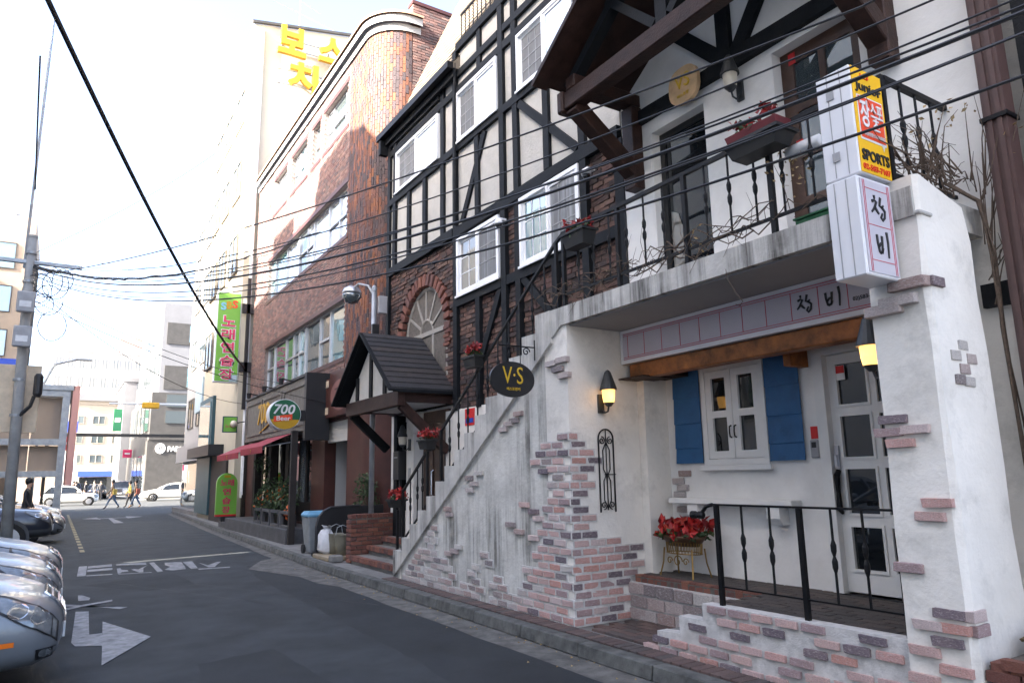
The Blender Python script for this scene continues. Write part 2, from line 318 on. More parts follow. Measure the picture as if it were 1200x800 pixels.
def obj(name, mb, mat, parent=None, smooth=False, bevel=0, kind=None, label=None, weld=False):
    me = bpy.data.meshes.new(name); me.from_pydata(mb.v, [], mb.f)
    mats = mat if isinstance(mat, (list, tuple)) else [mat]
    for m in mats: me.materials.append(MATS[m])
    if len(mats) > 1: me.polygons.foreach_set('material_index', mb.mi)
    if smooth: me.polygons.foreach_set('use_smooth', [True]*len(me.polygons))
    me.validate(); me.update()
    import bmesh
    bm = bmesh.new(); bm.from_mesh(me)
    if weld: bmesh.ops.remove_doubles(bm, verts=bm.verts, dist=1e-4)
    if len(bm.faces) < 30000: bmesh.ops.recalc_face_normals(bm, faces=bm.faces)
    if bevel:
        bmesh.ops.bevel(bm, geom=[e for e in bm.edges if len(e.link_faces) == 2 and e.calc_face_angle(0) > 0.5], offset=bevel, segments=1, affect='EDGES', clamp_overlap=True)
    bm.to_mesh(me); bm.free()
    o = bpy.data.objects.new(name, me); COL.objects.link(o)
    if parent: attach(o, parent)
    if kind: o['kind'] = kind
    if label: o['label'] = label
    return o
def attach(o, parent):
    o.parent = parent
    if parent.type == 'EMPTY': o.matrix_parent_inverse = Matrix.Translation(-parent.location)
def thing(name, label, cat, loc=(0, 0, 0), group=None):
    o = bpy.data.objects.new(name, None); COL.objects.link(o); o.location = loc; o.empty_display_size = 0.1
    o['label'] = label; o['category'] = cat
    if group: o['group'] = group
    return o
def tag(o, label, cat, group=None):
    o['label'] = label; o['category'] = cat
    if group: o['group'] = group
    return o
def struct(name, mb, mat, **k):
    o = obj(name, mb, mat, **k); o['kind'] = 'structure'; return o
def copy_tree(o, parent=None):
    c = o.copy(); COL.objects.link(c)
    if parent: c.parent = parent
    for ch in list(o.children): copy_tree(ch, c)
    return c

NX = (Vector((0, -1, 0)), Vector((0, 0, 1)), Vector((-1, 0, 0)))     # a face turned to -X: right, up, out
NY = (Vector((1, 0, 0)), Vector((0, 0, 1)), Vector((0, -1, 0)))      # a face turned to -Y
NZ = (Vector((1, 0, 0)), Vector((0, 1, 0)), Vector((0, 0, 1)))       # lying on the ground
def text(name, body, mat, parent, c, fr, w=None, h=None, depth=0.006, offset=0.0, bold=0.0, rot=0, shear=0, lines=1.0):
    cu = bpy.data.curves.new(name, 'FONT'); cu.body = body; cu.align_x = 'CENTER'; cu.resolution_u = 3
    cu.offset = bold; cu.shear = shear; cu.space_line = lines
    t = bpy.data.objects.new(name, cu); COL.objects.link(t)
    dg = bpy.context.evaluated_depsgraph_get()
    me = bpy.data.meshes.new_from_object(t.evaluated_get(dg)); bpy.data.objects.remove(t)
    vs = [v.co.copy() for v in me.vertices]
    fs = [tuple(p.vertices) for p in me.polygons]
    if not vs: return None
    x0 = min(v.x for v in vs); x1 = max(v.x for v in vs); y0 = min(v.y for v in vs); y1 = max(v.y for v in vs)
    sx = (w/(x1-x0)) if w else None; sy = (h/(y1-y0)) if h else None
    sx = sx or sy; sy = sy or sx
    R, U, Nn = fr; c = Vector(c); mb = MB(); P = []
    for v in vs:
        a = (v.x-(x0+x1)/2)*sx; b = (v.y-(y0+y1)/2)*sy
        a, b = a*cos(rot)-b*sin(rot), a*sin(rot)+b*cos(rot)
        P.append(c + R*a + U*b + Nn*offset)
    n = len(P); F = [f for f in fs]
    edges = {}
    for f in fs:
        for i in range(len(f)):
            e = (f[i], f[(i+1) % len(f)]); k = tuple(sorted(e)); edges.setdefault(k, []).append(e)
    Q = [p + Nn*depth for p in P]
    F2 = [tuple(i+n for i in f) for f in fs] + [(e[0][0], e[0][1], e[0][1]+n, e[0][0]+n) for e in edges.values() if len(e) == 1]
    mb.add(P + Q, F2)
    bpy.data.meshes.remove(me)
    return obj(name, mb, mat, parent)
def strokes(name, lines, mat, parent, c, fr, w, h, r, depth=0.004):
    """handwriting: polylines in a unit box (0..1, y up) drawn as flat brush strokes."""
    R, U, Nn = fr; c = Vector(c); mb = MB()
    for ln in lines:
        pts = [(p[0]-0.5, p[1]-0.5) for p in ln]; V = [c + R*(p[0]*w) + U*(p[1]*h) for p in pts]
        L = []; Rr = []
        for i, p in enumerate(V):
            d = (V[min(i+1, len(V)-1)] - V[max(i-1, 0)]).normalized(); sd_ = d.cross(Nn)
            k = r*(1.15 if i == 0 else (0.7 if i == len(V)-1 else 1.0))
            L.append(p + sd_*k); Rr.append(p - sd_*k)
        n = len(V); base = L + Rr; top = [x + Nn*depth for x in base]
        fs = []
        for i in range(n-1):
            fs.append((2*n+i, 2*n+i+1, 3*n+i+1, 3*n+i)); fs.append((i, i+1, 2*n+i+1, 2*n+i)); fs.append((n+i, 3*n+i, 3*n+i+1, n+i+1))
        fs.append((0, 2*n, 3*n, n)); fs.append((n-1, 2*n-1, 4*n-1, 3*n-1))
        mb.add(base + top, fs)
    return obj(name, mb, mat, parent)
def ellipse(c, fr, a, b, depth, n=40, mb=None, mi=0, power=2.0):
    mb = mb or MB(); R, U, Nn = fr; c = Vector(c); P = []
    for k in range(n):
        t = 2*pi*k/n; ct, st = cos(t), sin(t)
        P.append(c + R*a*math.copysign(abs(ct)**(2/power), ct) + U*b*math.copysign(abs(st)**(2/power), st))
    Q = [p + Nn*depth for p in P]
    mb.add(P + Q, [tuple(range(n)), tuple(range(2*n-1, n-1, -1))] + [(i, (i+1) % n, (i+1) % n + n, i+n) for i in range(n)], mi); return mb
def spiral(c, fr, r0, turns, a0=0, n=22, sgn=1):
    R, U, Nn = fr; c = Vector(c)
    return [c + (R*cos(a0+sgn*2*pi*turns*i/n) + U*sin(a0+sgn*2*pi*turns*i/n))*(r0*(1-0.8*i/n)) for i in range(n+1)]

# shared, slightly irregular bricks (unit size, chamfered)
def brick_mesh(i):
    rnd = random.Random(100+i); v = []; f = []
    ch = (0.05, 0.09, 0.13)
    import bmesh
    bm = bmesh.new(); bmesh.ops.create_cube(bm, size=1)
    bmesh.ops.bevel(bm, geom=bm.edges[:], offset=0.06, segments=1, affect='EDGES')
    for x in bm.verts: x.co += Vector((rnd.uniform(-.02, .02), rnd.uniform(-.05, .05), rnd.uniform(-.06, .06)))
    me = bpy.data.meshes.new('brick'); bm.to_mesh(me); bm.free(); return me
BRK = {}
def brick(parent, c, size, mat, face='X', i=None, rx=0, ry=0, rz=0, name='brick'):
    """face 'X': wall turned to -X (length along Y); 'Y': wall turned to -Y (length along X)."""
    i = random.randrange(6) if i is None else i
    k = (i, mat)
    if k not in BRK:
        me = brick_mesh(i); me.materials.append(MATS[mat]); BRK[k] = me
    o = bpy.data.objects.new(name, BRK[k]); COL.objects.link(o)
    o.location = c; o.rotation_euler = (rx, ry, (pi/2 if face == 'X' else 0) + rz); o.scale = size
    attach(o, parent); return o
def inside(p, poly):
    x, y = p; r = False; n = len(poly)
    for i in range(n):
        (x1, y1), (x2, y2) = poly[i], poly[(i+1) % n]
        if (y1 > y) != (y2 > y) and x < (x2-x1)*(y-y1)/(y2-y1) + x1: r = not r
    return r
def leaves(mb, c, rad, n, size, rnd, flat=1.0, mi=0):
    c = Vector(c)
    for _ in range(n):
        while True:
            p = Vector((rnd.uniform(-1, 1), rnd.uniform(-1, 1), rnd.uniform(-1, 1)))
            if p.length < 1: break
        p = c + Vector((p.x*rad[0], p.y*rad[1], p.z*rad[2]))
        d = Vector((rnd.gauss(0, 1), rnd.gauss(0, 1), rnd.gauss(0, flat))).normalized(); e = d.orthogonal().normalized()
        e = Matrix.Rotation(rnd.uniform(0, 6.28), 3, d) @ e; s = size*rnd.uniform(.6, 1.3); g = d.cross(e)
        mb.add([p, p+e*s*.5+g*s*.28+d*s*.1, p+e*s, p+e*s*.5-g*s*.28+d*s*.1], [(0, 1, 2), (0, 2, 3)], mi)
    return mb
# ================================================================== ground
KERB = [(4.05, -6), (4.05, 13), (4.25, 18.5), (4.46, 25.3), (5.1, 40.5), (5.6, 42.3), (6.6, 43.6), (8.5, 44.2), (16, 44.4)]
def kx(y):
    for (a, b), (c, d) in zip(KERB, KERB[1:]):
        if b <= y <= d: return a + (c-a)*(y-b)/(d-b)
    return KERB[0][0]
struct('ground', MB().quad((-400, -300, -0.03), (400, -300, -0.03), (400, 700, -0.03), (-400, 700, -0.03)), 'far_ground')
road = MB(); ys = [-6, 0, 4, 8, 13, 18.5, 25.3, 33, 40.5]
for a, b in zip(ys, ys[1:]):
    road.quad((-6.5, a, 0), (kx(a), a, 0), (kx(b), b, 0), (-6.5, b, 0))
struct('road', road, 'asphalt')
struct('cross_street', MB().quad((-60, 40.5, 0), (80, 40.5, 0), (80, 74, 0), (-60, 74, 0)), 'asphalt')
struct('far_street', MB().quad((0.5, 74, 0.0), (6.2, 74, 0.0), (6.2, 160, 0.0), (0.5, 160, 0.0)), 'asphalt')
# concrete gutter, its outer edge wavering as in a patched street
g = MB(); y = -6
rnd = random.Random(3)
pts = []
while y < 40: pts.append((y, rnd.uniform(-.02, .02))); y += 0.6
for (a, da), (b, db) in zip(pts, pts[1:]):
    wa = 0.33 if a < 11 else (0.5 if a < 15.5 else 0.25); wb = 0.33 if b < 11 else (0.5 if b < 15.5 else 0.25)
    g.quad((kx(a)-wa+da, a, 0.004), (kx(a)-.01, a, 0.006), (kx(b)-.01, b, 0.006), (kx(b)-wb+db, b, 0.004))
struct('gutter', g, 'gutter_concrete')
kerb = struct('kerb', MB().box(4.075, 4.08, -5.9, -5.8, 0.0, 0.05), 'kerb_stone')
# every kerb stone a piece of its own
for (a, b), (c, d) in zip(KERB[:-3], KERB[1:-2]):
    p = Vector((a, b, 0)); q = Vector((c, d, 0)); L = (q-p).length; n = max(1, round(L/0.95)); dr = (q-p)/n
    for i in range(n):
        s0 = p + dr*i + dr.normalized()*0.006; s1 = p + dr*(i+1) - dr.normalized()*0.006
        if s0.y < -1: continue
        low = 0.0
        o = Vector((dr.y, -dr.x, 0)).normalized(); m = MB()
        hh = 0.122 + random.uniform(-.004, .004) - low; tw = random.uniform(-.006, .006)
        A = [s0, s1, s1 + o*0.16, s0 + o*0.16]
        m.add([(v.x+tw, v.y, 0.002) for v in A] + [(A[0].x+.02+tw, A[0].y, hh), (A[1].x+.02+tw, A[1].y, hh), (A[2].x, A[2].y, hh), (A[3].x, A[3].y, hh)],
              [(3, 2, 1, 0), (4, 5, 6, 7), (0, 1, 5, 4), (1, 2, 6, 5), (2, 3, 7, 6), (3, 0, 4, 7)])
        obj('kerb_stone', m, 'kerb_stone', kerb, bevel=0.008)
walk = MB(); ys = [-6, 2, 10.4, 13, 18.5, 25.3, 33, 40.5]
for a, b in zip(ys, ys[1:]):
    z = 0.105 if b <= 10.5 else 0.118
    walk.quad((kx(a)+.15, a, z), (9, a, z), (9, b, z), (kx(b)+.15, b, z))
walk.quad((5.25, 40.5, .118), (14, 40.5, .118), (14, 43.6, .118), (6.6, 43.2, .118))
sidewalk = struct('sidewalk', walk, 'paving_grey')
# red brick paving between kerb and house
y = 2.25; row = 0
while y < 10.4:
    for j, (x0, L) in enumerate(((4.325, 0.19), (4.44, 0.05)) if 2.2 < y < 4.7 else ((4.325, 0.19), (4.46, 0.07))):
        if j == 0: brick(sidewalk, (4.316, y, 0.108), (0.195, 0.092, 0.045), 'brick_paver', 'Y', rz=random.uniform(-.02, .02), name='paving_brick')
    y += 0.1
# brick paving in the bay before the shop steps
for i in range(7):
    for j in range(12):
        x = 4.5 + i*0.1 + .05; yy = 4.86 + (j+0.5*(i % 2))*0.2
        if x < 5.15 and 4.88 < yy < 5.85: brick(sidewalk, (x, yy, 0.106), (0.195, 0.094, 0.045), 'brick_paver', 'X', name='paving_brick')
# asphalt repairs
rough = random.Random(77)
def ragged(pl, j=.025, n=6):
    out = []
    for a, b in zip(pl, pl[1:] + pl[:1]):
        for k in range(n): t = k/n; out.append((a[0]+(b[0]-a[0])*t + (rough.uniform(-j, j) if k else 0), a[1]+(b[1]-a[1])*t + (rough.uniform(-j, j) if k else 0)))
    return out
for zz, pl in ((.002, [(2.96, 12.78), (2.92, 9.36), (2.87, 7.69), (2.85, 6.54), (2.78, 5.33), (2.83, 2.0), (3.75, 2.0), (3.74, 13.4), (3.2, 14.6)]), (.0012, [(0.5, 13.6), (1.9, 14.3), (2.0, 12.6), (1.3, 12.3)]), (.0012, [(0.9, 5.0), (2.0, 5.6), (1.9, 7.4), (1.2, 7.2)])):
    m = MB(); q = ragged(pl); m.add([(a, b, zz) for a, b in q], [tuple(range(len(q)))]); struct('asphalt_patch', m, 'asphalt_patch')
cr_ = MB()
for (a, b) in (((2.0, 12.6), (3.6, 9.0)), ((0.6, 6.2), (2.4, 5.2)), ((1.2, 18.5), (3.4, 19.3)), ((1.0, 13.4), (2.6, 9.8))):
    pts = [Vector((a[0]+(b[0]-a[0])*t/18+rough.uniform(-.03, .03), a[1]+(b[1]-a[1])*t/18+rough.uniform(-.05, .05), .0045)) for t in range(19)]
    for u, v in zip(pts, pts[1:]):
        nrm = Vector((-(v-u).y, (v-u).x, 0)).normalized()*rough.uniform(.003, .008); cr_.quad(u-nrm, v-nrm, v+nrm, u+nrm)
M('tar', (.012, .012, .013), .6, .1, 5); struct('road_cracks', cr_, 'tar')
lt = MB()
for k in range(130): x_ = kx(5)-rough.uniform(.02, .5)*rough.random(); y_ = rough.uniform(2.5, 14); s_ = rough.uniform(.006, .02); lt.add([(x_-s_, y_-s_, .007), (x_+s_, y_-s_*.5, .007), (x_+s_*.6, y_+s_, .007), (x_, y_, .007+s_*.7)], [(0, 1, 3), (1, 2, 3), (2, 0, 3)])
gl = obj('gutter_litter', lt, 'dry_leaf', kind='stuff'); gl['label'] = 'bits of leaf and grit along the gutter'; gl['category'] = 'litter'
m = MB(); m.add([(3.1, 14.0, .005), (3.55, 12.3, .005), (4.02, 12.1, .012), (4.05, 15.6, .012), (3.6, 15.2, .005)], [(0, 1, 2, 3, 4)]); struct('concrete_apron', m, 'gutter_concrete')
# painted markings
mk = []
def marking(name, polys, mat='road_paint', z=0.006):
    m = MB()
    for p in polys: m.add([(a, b, z) for a, b in p], [tuple(range(len(p)))])
    return struct(name, m, mat)
marking('turn_arrow', [[(0.35, 10.95), (0.49, 10.87), (0.44, 9.24), (0.56, 9.24), (0.54, 8.54), (0.30, 8.68), (0.27, 8.90)]])
marking('turn_arrow_head', [[(0.60, 9.97), (0.98, 8.70), (0.48, 7.65)]], z=.0085)
marking('crossed_marking', [[(0.21, 11.72), (0.33, 11.59), (0.83, 10.80), (0.93, 10.91), (0.48, 11.37), (0.22, 11.51)]])
marking('crossed_marking', [[(0.19, 11.29), (0.20, 11.06), (0.42, 11.31), (0.79, 11.54), (0.80, 11.70), (0.45, 11.48)]], z=.0085)
marking('crossed_marking', [[(0.41, 12.49), (0.47, 12.41), (0.55, 12.09), (0.53, 11.88), (0.40, 11.91)]])
marking('road_lettering', [[(0.52, 16.66), (0.66, 16.67), (0.58, 14.93), (0.45, 14.96)], [(0.67, 16.59), (1.08, 16.66), (1.06, 16.25), (0.65, 16.18)], [(0.64, 15.96), (1.05, 15.96), (1.03, 15.62), (0.62, 15.55)], [(0.59, 15.02), (0.99, 14.94), (0.98, 14.79), (0.59, 14.87)]])
marking('road_lettering', [[(1.15, 16.59), (1.67, 16.54), (1.64, 16.07), (1.14, 16.38)], [(1.11, 15.76), (1.17, 15.80), (1.17, 15.51), (1.26, 15.37), (1.26, 15.14), (1.15, 15.11), (1.12, 14.94), (1.07, 14.9)], [(1.67, 16.05), (1.53, 15.48), (1.47, 14.83), (1.40, 14.83), (1.32, 15.43), (1.38, 15.47), (1.43, 15.34)], [(1.08, 14.86), (1.59, 14.73), (1.59, 14.64), (1.07, 14.77)]])
marking('road_lettering', [[(1.72, 16.43), (1.81, 16.46), (1.78, 14.71), (1.68, 14.65)]])
marking('road_lettering', [[(1.98, 16.21), (2.27, 16.12), (2.22, 15.35), (2.17, 14.80), (1.95, 14.70), (1.83, 14.94), (1.98, 15.40), (1.93, 15.76)]])
marking('road_lettering', [[(2.29, 16.10), (2.47, 16.12), (2.37, 14.75), (2.25, 14.75)], [(2.53, 15.73), (2.61, 15.17), (2.85, 15.61), (2.93, 15.61), (2.76, 15.10), (2.66, 14.75), (2.56, 14.78)], [(2.37, 14.71), (2.90, 14.61), (2.88, 14.45), (2.34, 14.51)]])
marking('far_arrow', [[(2.1, 33), (2.45, 33), (2.3, 37.6), (2.15, 37.6)], [(1.15, 38.2), (1.75, 39.2), (1.8, 38.0), (2.9, 38.0), (2.95, 39.2), (3.6, 38.2), (2.9, 37.0), (2.85, 37.6), (1.85, 37.6), (1.8, 37.0)]])
marking('parking_edge_line', [[(.62, 20+1.1*i), (.72, 20+1.1*i), (.72, 20.7+1.1*i), (.62, 20.7+1.1*i)] for i in range(22)], 'yellow_paint')

# ================================================================== the half-timbered house
FX = 5.37        # plaster face of the upper storeys
house = thing('timbered_house', 'half-timbered plaster and brick house with an outside stair and balcony', 'house', (5.4, 7.5, 0))
def hpart(name, mb, mat, **k): return obj(name, mb, mat, house, **k)
# ---- core
core = MB()
core.box(5.52, 10.5, 1.0, 13.05, 3.34, 9.02); core.box(5.461, 5.519, 6.03, 10.1, 2.6, 3.338)
core.box(6.2, 10.4, 1.2, 9.9, 9.02, 11.6)
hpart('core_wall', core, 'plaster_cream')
hpart('ground_floor_wall', MB().box(5.9, 10.45, 1.02, 6.2, 0.0, 3.33), 'plaster_white')
hpart('entrance_wall', MB().box(5.46, 10.4, 6.22, 13.04, 0.0, 3.33), 'plaster_white')
# ---- plaster faces
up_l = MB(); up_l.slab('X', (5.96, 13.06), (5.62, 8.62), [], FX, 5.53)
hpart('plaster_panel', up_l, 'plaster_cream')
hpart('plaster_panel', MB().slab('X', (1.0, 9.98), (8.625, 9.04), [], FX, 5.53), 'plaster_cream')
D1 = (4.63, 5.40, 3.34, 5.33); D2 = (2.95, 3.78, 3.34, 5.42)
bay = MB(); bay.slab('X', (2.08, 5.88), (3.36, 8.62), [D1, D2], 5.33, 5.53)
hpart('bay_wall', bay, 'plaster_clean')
# ---- brick infill, real bricks joined panel by panel (too small to pick apart)
def brick_panel(name, y0, y1, z0, z1, skip=None, X=5.385, depth=0.1, mat='brick_wallstuff'):
    hpart('mortar_bed', MB().box(X+.012, X+depth+.03, y0, y1, z0, z1) if not skip else MB().slab('X', (y0, y1), (z0, z1), [], X+.075, X+.13), 'mortar_dark')
    m = MB(); z = z0+.01; r = 0; rnd = random.Random(int(y0*100))
    while z < z1-.03:
        y = y0 - (0.1 if r % 2 else 0)
        while y < y1:
            a = max(y, y0)+.006; b = min(y+.2, y1)-.006; c = ((a+b)/2, z+.03)
            if b-a > .03 and not (skip and skip(*c)):
                p = rnd.uniform(-.012, .012); h = min(.06, z1-z)
                x0 = X-.006+p
                j = [rnd.uniform(-.004, .004) for _ in range(4)]
                m.add([(x0, a+j[0], z), (x0, b+j[1], z), (x0, b+j[2], z+h), (x0, a+j[3], z+h), (X+depth, a, z), (X+depth, b, z), (X+depth, b, z+h), (X+depth, a, z+h)],
                      [(3, 2, 1, 0), (0, 1, 5, 4), (1, 2, 6, 5), (2, 3, 7, 6), (3, 0, 4, 7)])
            y += .2
        z += .073; r += 1
    return hpart(name, m, mat, kind='stuff')
AC = (11.47, 4.12); AR = 0.86
def arch_skip(y, z): return (abs(y-AC[0]) < AR+.2 and z < AC[1]) and abs(y-AC[0]) < AR+.02 or math.hypot(y-AC[0], z-AC[1]) < AR+.24 and z >= AC[1]
brick_panel('brick_infill', 10.2, 13.02, 2.75, 5.55, arch_skip)
brick_panel('brick_infill', 8.14, 10.07, 2.66, 5.5)
brick_panel('brick_infill', 6.02, 8.14, 2.66, 5.52)
brick_panel('brick_infill', 1.0, 1.72, 2.9, 8.4)
# ---- arched window: ring of bricks, leaded fanlight
nb = 19
for i in range(nb+1):
    a = pi*i/nb; rr = AR+.115
    o = brick(house, (5.40 + random.uniform(-.012, .012), AC[0]+rr*cos(a), AC[1]+rr*sin(a)), (0.075, 0.1, 0.215), 'brick_red', 'X', rx=0, name='arch_brick')
    o.rotation_euler = (a-pi/2, 0, 0); o.scale = (0.1, 0.105, 0.21)
for k in range(5):
    for s in (-1, 1):
        b = brick(house, (5.40, AC[0]+s*(AR+.1+.05*(k % 2)), AC[1]-.05-.073*k), (0.1, 0.2, .06), 'brick_red', 'Y', name='arch_brick')
arch = hpart('arched_window', MB(), 'white_paint') if False else None
m = MB()
arcp = lambda r, n=24, a0=0, a1=pi: [(5.47, AC[0]+r*cos(a0+(a1-a0)*i/n), AC[1]+r*sin(a0+(a1-a0)*i/n)) for i in range(n+1)]
m.tube(arcp(AR-.03), .04, 6)
m.tube(arcp(.26), .03, 6)
for i in range(1, 6):
    a = pi*i/6; m.beam((5.465, AC[0]+.25*cos(a), AC[1]+.25*sin(a)), (5.465, AC[0]+(AR-.02)*cos(a), AC[1]+(AR-.02)*sin(a)), .045, .05, (1, 0, 0))
m.box(5.44, 5.5, AC[0]-AR, AC[0]+AR, AC[1]-.04, AC[1]+.04)
for yy in (-AR+.03, -.28, .28, AR-.03): m.box(5.442, 5.498, AC[0]+yy-.035, AC[0]+yy+.035, AC[1]-1.3, AC[1]-.04)
M('arch_frame', (0.3, 0.28, 0.25), 0.6, 0.1, 5)
aw = hpart('arched_window', m, 'arch_frame')
for i in range(6):
    a0 = pi*i/6+.02; a1 = pi*(i+1)/6-.02
    q = MB(); P = [(5.485, AC[0]+.27*cos(a0), AC[1]+.27*sin(a0)), (5.485, AC[0]+.27*cos(a1), AC[1]+.27*sin(a1))] + [(5.485, AC[0]+(AR-.02)*cos(a1+(a0-a1)*t/4), AC[1]+(AR-.02)*sin(a1+(a0-a1)*t/4)) for t in range(5)]
    q.add(P, [tuple(range(len(P)))]); obj('pane', q, 'glass_room' if i not in (0, 1) else 'glass_teal', aw)
q = MB(); P = arcp(.25, 14); P = [(5.486, b, c) for _, b, c in P]; q.add(P, [tuple(range(len(P)))]); obj('pane', q, 'glass_teal', aw)
for y0, y1 in ((-AR, -.3), (-.26, .26), (.3, AR)):
    obj('pane', MB().box(5.484, 5.49, AC[0]+y0, AC[0]+y1, AC[1]-1.3, AC[1]-.05), 'glass_teal', aw)
# ---- timbers (each piece its own)
TW = 0.145
def timber(y0, z0, y1, z1, w=TW, x0=5.318, x1=5.385, name='timber'):
    x0 = x0 + random.uniform(-.006, .006)
    d = Vector((0, y1-y0, z1-z0)); L = d.length; n = Vector((0, -d.z, d.y)).normalized()*w/2; p = Vector((0, y0, z0)); q = Vector((0, y1, z1))
    m = MB(); k = max(2, int(L/.35)); rows = []
    for i in range(k+1):
        c = p + d*(i/k); a = c + n*(1+random.uniform(-.07, .07)); b = c - n*(1+random.uniform(-.07, .07)); rows.append((a, b))
    vs = []
    for a, b in rows: vs += [(x0, a.y, a.z), (x0, b.y, b.z), (x1, b.y, b.z), (x1, a.y, a.z)]
    fs = [(0, 1, 2, 3), tuple(4*k+j for j in (3, 2, 1, 0))]
    for i in range(k):
        for j in range(4): fs.append((4*i+j, 4*i+(j+1) % 4, 4*i+4+(j+1) % 4, 4*i+4+j))
    m.add(vs, fs); return hpart(name, m, 'timber_dark')
for y, z0, z1 in ((13.02, 3.0, 8.55), (12.72, 5.7, 8.3), (12.04, 5.7, 7.03), (11.32, 5.7, 7.03), (10.6, 5.7, 8.5), (10.12, 2.62, 8.95), (9.37, 5.7, 7.03), (8.58, 2.62, 9.3), (8.2, 2.62, 9.3), (7.42, 5.7, 7.03), (6.64, 3.3, 9.3), (9.36, 2.62, 4.33), (7.3, 2.62, 4.33), (1.8, 2.9, 8.5)):
    timber(y, z0, y, z1, 0.13)
timber(5.96, 3.36, 5.96, 5.5, 0.16)
for z, y0, y1, w in ((5.63, 13.06, 10.2, .16), (5.6, 10.05, 5.95, .16), (7.1, 13.06, 6.0, .13), (8.17, 13.06, 6.1, .13), (8.46, 10.05, 8.66, .12), (8.46, 8.5, 2.0, .12), (8.98, 10.05, 2.0, .15), (8.36, 12.98, 10.7, .08), (4.39, 10.06, 8.66, .14), (4.39, 8.5, 6.02, .14)):
    timber(y0, z, y1, z, w, 5.312, 5.38)
for a in ((9.12, 7.02, 9.9, 5.72), (8.1, 7.0, 6.75, 5.72), (8.72, 4.33, 9.28, 3.4), (8.1, 4.33, 7.1, 3.36), (9.28, 8.52, 9.28, 8.92), (9.28, 8.22, 9.28, 8.42)):
    timber(*a, w=.12, x0=5.33, x1=5.384)
# ---- white sliding windows
def window(y0, y1, z0, z1, left='screen_mesh', right='glass_sky', X=5.30, grid=(2, 4), parent=None, frame='pvc_white'):
    fr = .055; m = MB(); ym = (y0+y1)/2
    m.slab('X', (y0, y1), (z0, z1), [(y0+fr, ym-.02, z0+fr, z1-fr), (ym+.02, y1-fr, z0+fr, z1-fr)], X, X+.12)
    m.box(X-.02, X-.001, y0-.02, y1+.02, z0-.03, z0+.004)
    for a, b, dx in ((y0+fr, ym-.02, .015), (ym+.02, y1-fr, .045)):
        m.slab('X', (a, b), (z0+fr, z1-fr), [(a+.035, b-.035, z0+fr+.04, z1-fr-.04)], X+dx, X+dx+.03)
    o = obj('window', m, frame, parent or house)
    for (a, b, dx, mt) in ((ym+.02, y1-fr, .055, left), (y0+fr, ym-.02, .03, right)):
        obj('pane', MB().box(X+dx, X+dx+.008, a+.03, b-.03, z0+fr+.03, z1-fr-.03), mt, o)
        if mt != 'glass_sky':
            g = MB(); A, B, C, D = a+.035, b-.035, z0+fr+.04, z1-fr-.04
            for i in range(1, grid[0]+1): yy = A+(B-A)*i/(grid[0]+1); g.box(X+dx-.006, X+dx-.001, yy-.007, yy+.007, C, D)
            for j in range(1, grid[1]): zz = C+(D-C)*j/grid[1]; g.box(X+dx-.0065, X+dx-.0005, A, B, zz-.007, zz+.007)
            obj('glazing_bars', g, 'bar_grey' if mt == 'screen_mesh' else 'pvc_white', o)
    return o
window(10.74, 12.64, 7.2, 8.07)
window(8.69, 10.03, 7.17, 8.09)
window(6.73, 8.1, 7.17, 8.09)
window(8.69, 10.03, 4.48, 5.46, left='glass_room', right='screen_mesh', grid=(1, 3))
window(6.72, 8.11, 4.48, 5.5, left='glass_teal', right='screen_mesh', grid=(2, 3))
# ---- eave, gutter and mansard roof over the left bays
m = MB()
m.add([(5.24, 13.25, 8.66), (5.24, 10.0, 8.66), (5.6, 10.0, 9.1), (5.6, 13.25, 9.1), (7.2, 10.0, 12.75), (7.2, 13.25, 12.75), (10.2, 10.0, 12.85), (10.2, 13.25, 12.85)], [(0, 1, 2, 3), (3, 2, 4, 5), (5, 4, 6, 7)])
m.add([(5.24, 13.25, 8.56), (5.24, 10.0, 8.56), (5.50, 10.0, 8.52), (5.50, 13.25, 8.52)], [(0, 1, 2, 3)])
m.add([(5.24, 13.25, 8.56), (5.24, 13.25, 8.66), (5.6, 13.25, 9.1), (7.2, 13.25, 12.75), (10.2, 13.25, 12.85), (10.2, 13.25, 8.56)], [(0, 1, 2, 3, 4, 5)])
m.add([(5.24, 10.0, 8.56), (5.24, 10.0, 8.66), (5.6, 10.0, 9.1), (7.2, 10.0, 12.75), (10.2, 10.0, 12.85), (10.2, 10.0, 8.56)], [(5, 4, 3, 2, 1, 0)])
roof = hpart('mansard_roof', m, 'mansard_roof')
z = 8.86; sl_ = (5.75-4.98)/(10.6-8.78)
def rx_(z): return 5.24+(z-8.66)*(.36/.44) if z < 9.1 else 5.6+(z-9.1)*(1.6/3.65)
zr_ = [8.665+.0725*i for i in range(7)] + [9.1+.19*i for i in range(1, 19)]
for z0_, z1_ in zip(zr_, zr_[1:]):
    z1_ += .004; x0_ = rx_(z0_); x1_ = rx_(z1_)
    obj('roof_course', MB().add([(x0_-.022, 13.25, z0_), (x0_-.022, 10.0, z0_), (x1_-.004, 10.0, z1_), (x1_-.004, 13.25, z1_), (x0_, 13.25, z0_), (x0_, 10.0, z0_)], [(0, 1, 2, 3), (1, 0, 4, 5)]), 'mansard_roof', roof)
m = MB(); m.box(5.13, 5.235, 9.99, 13.28, 8.53, 8.545); m.box(5.125, 5.14, 9.99, 13.28, 8.53, 8.66); m.box(5.222, 5.236, 9.99, 13.28, 8.53, 8.65)
m.box(5.126, 5.235, 13.27, 13.285, 8.53, 8.65); m.box(5.126, 5.235, 9.985, 10.0, 8.53, 8.65)
hpart('gutter', m, 'iron_black')
hpart('eave_board', MB().box(5.245, 5.30, 10.0, 13.25, 8.40, 8.555), 'timber_dark')
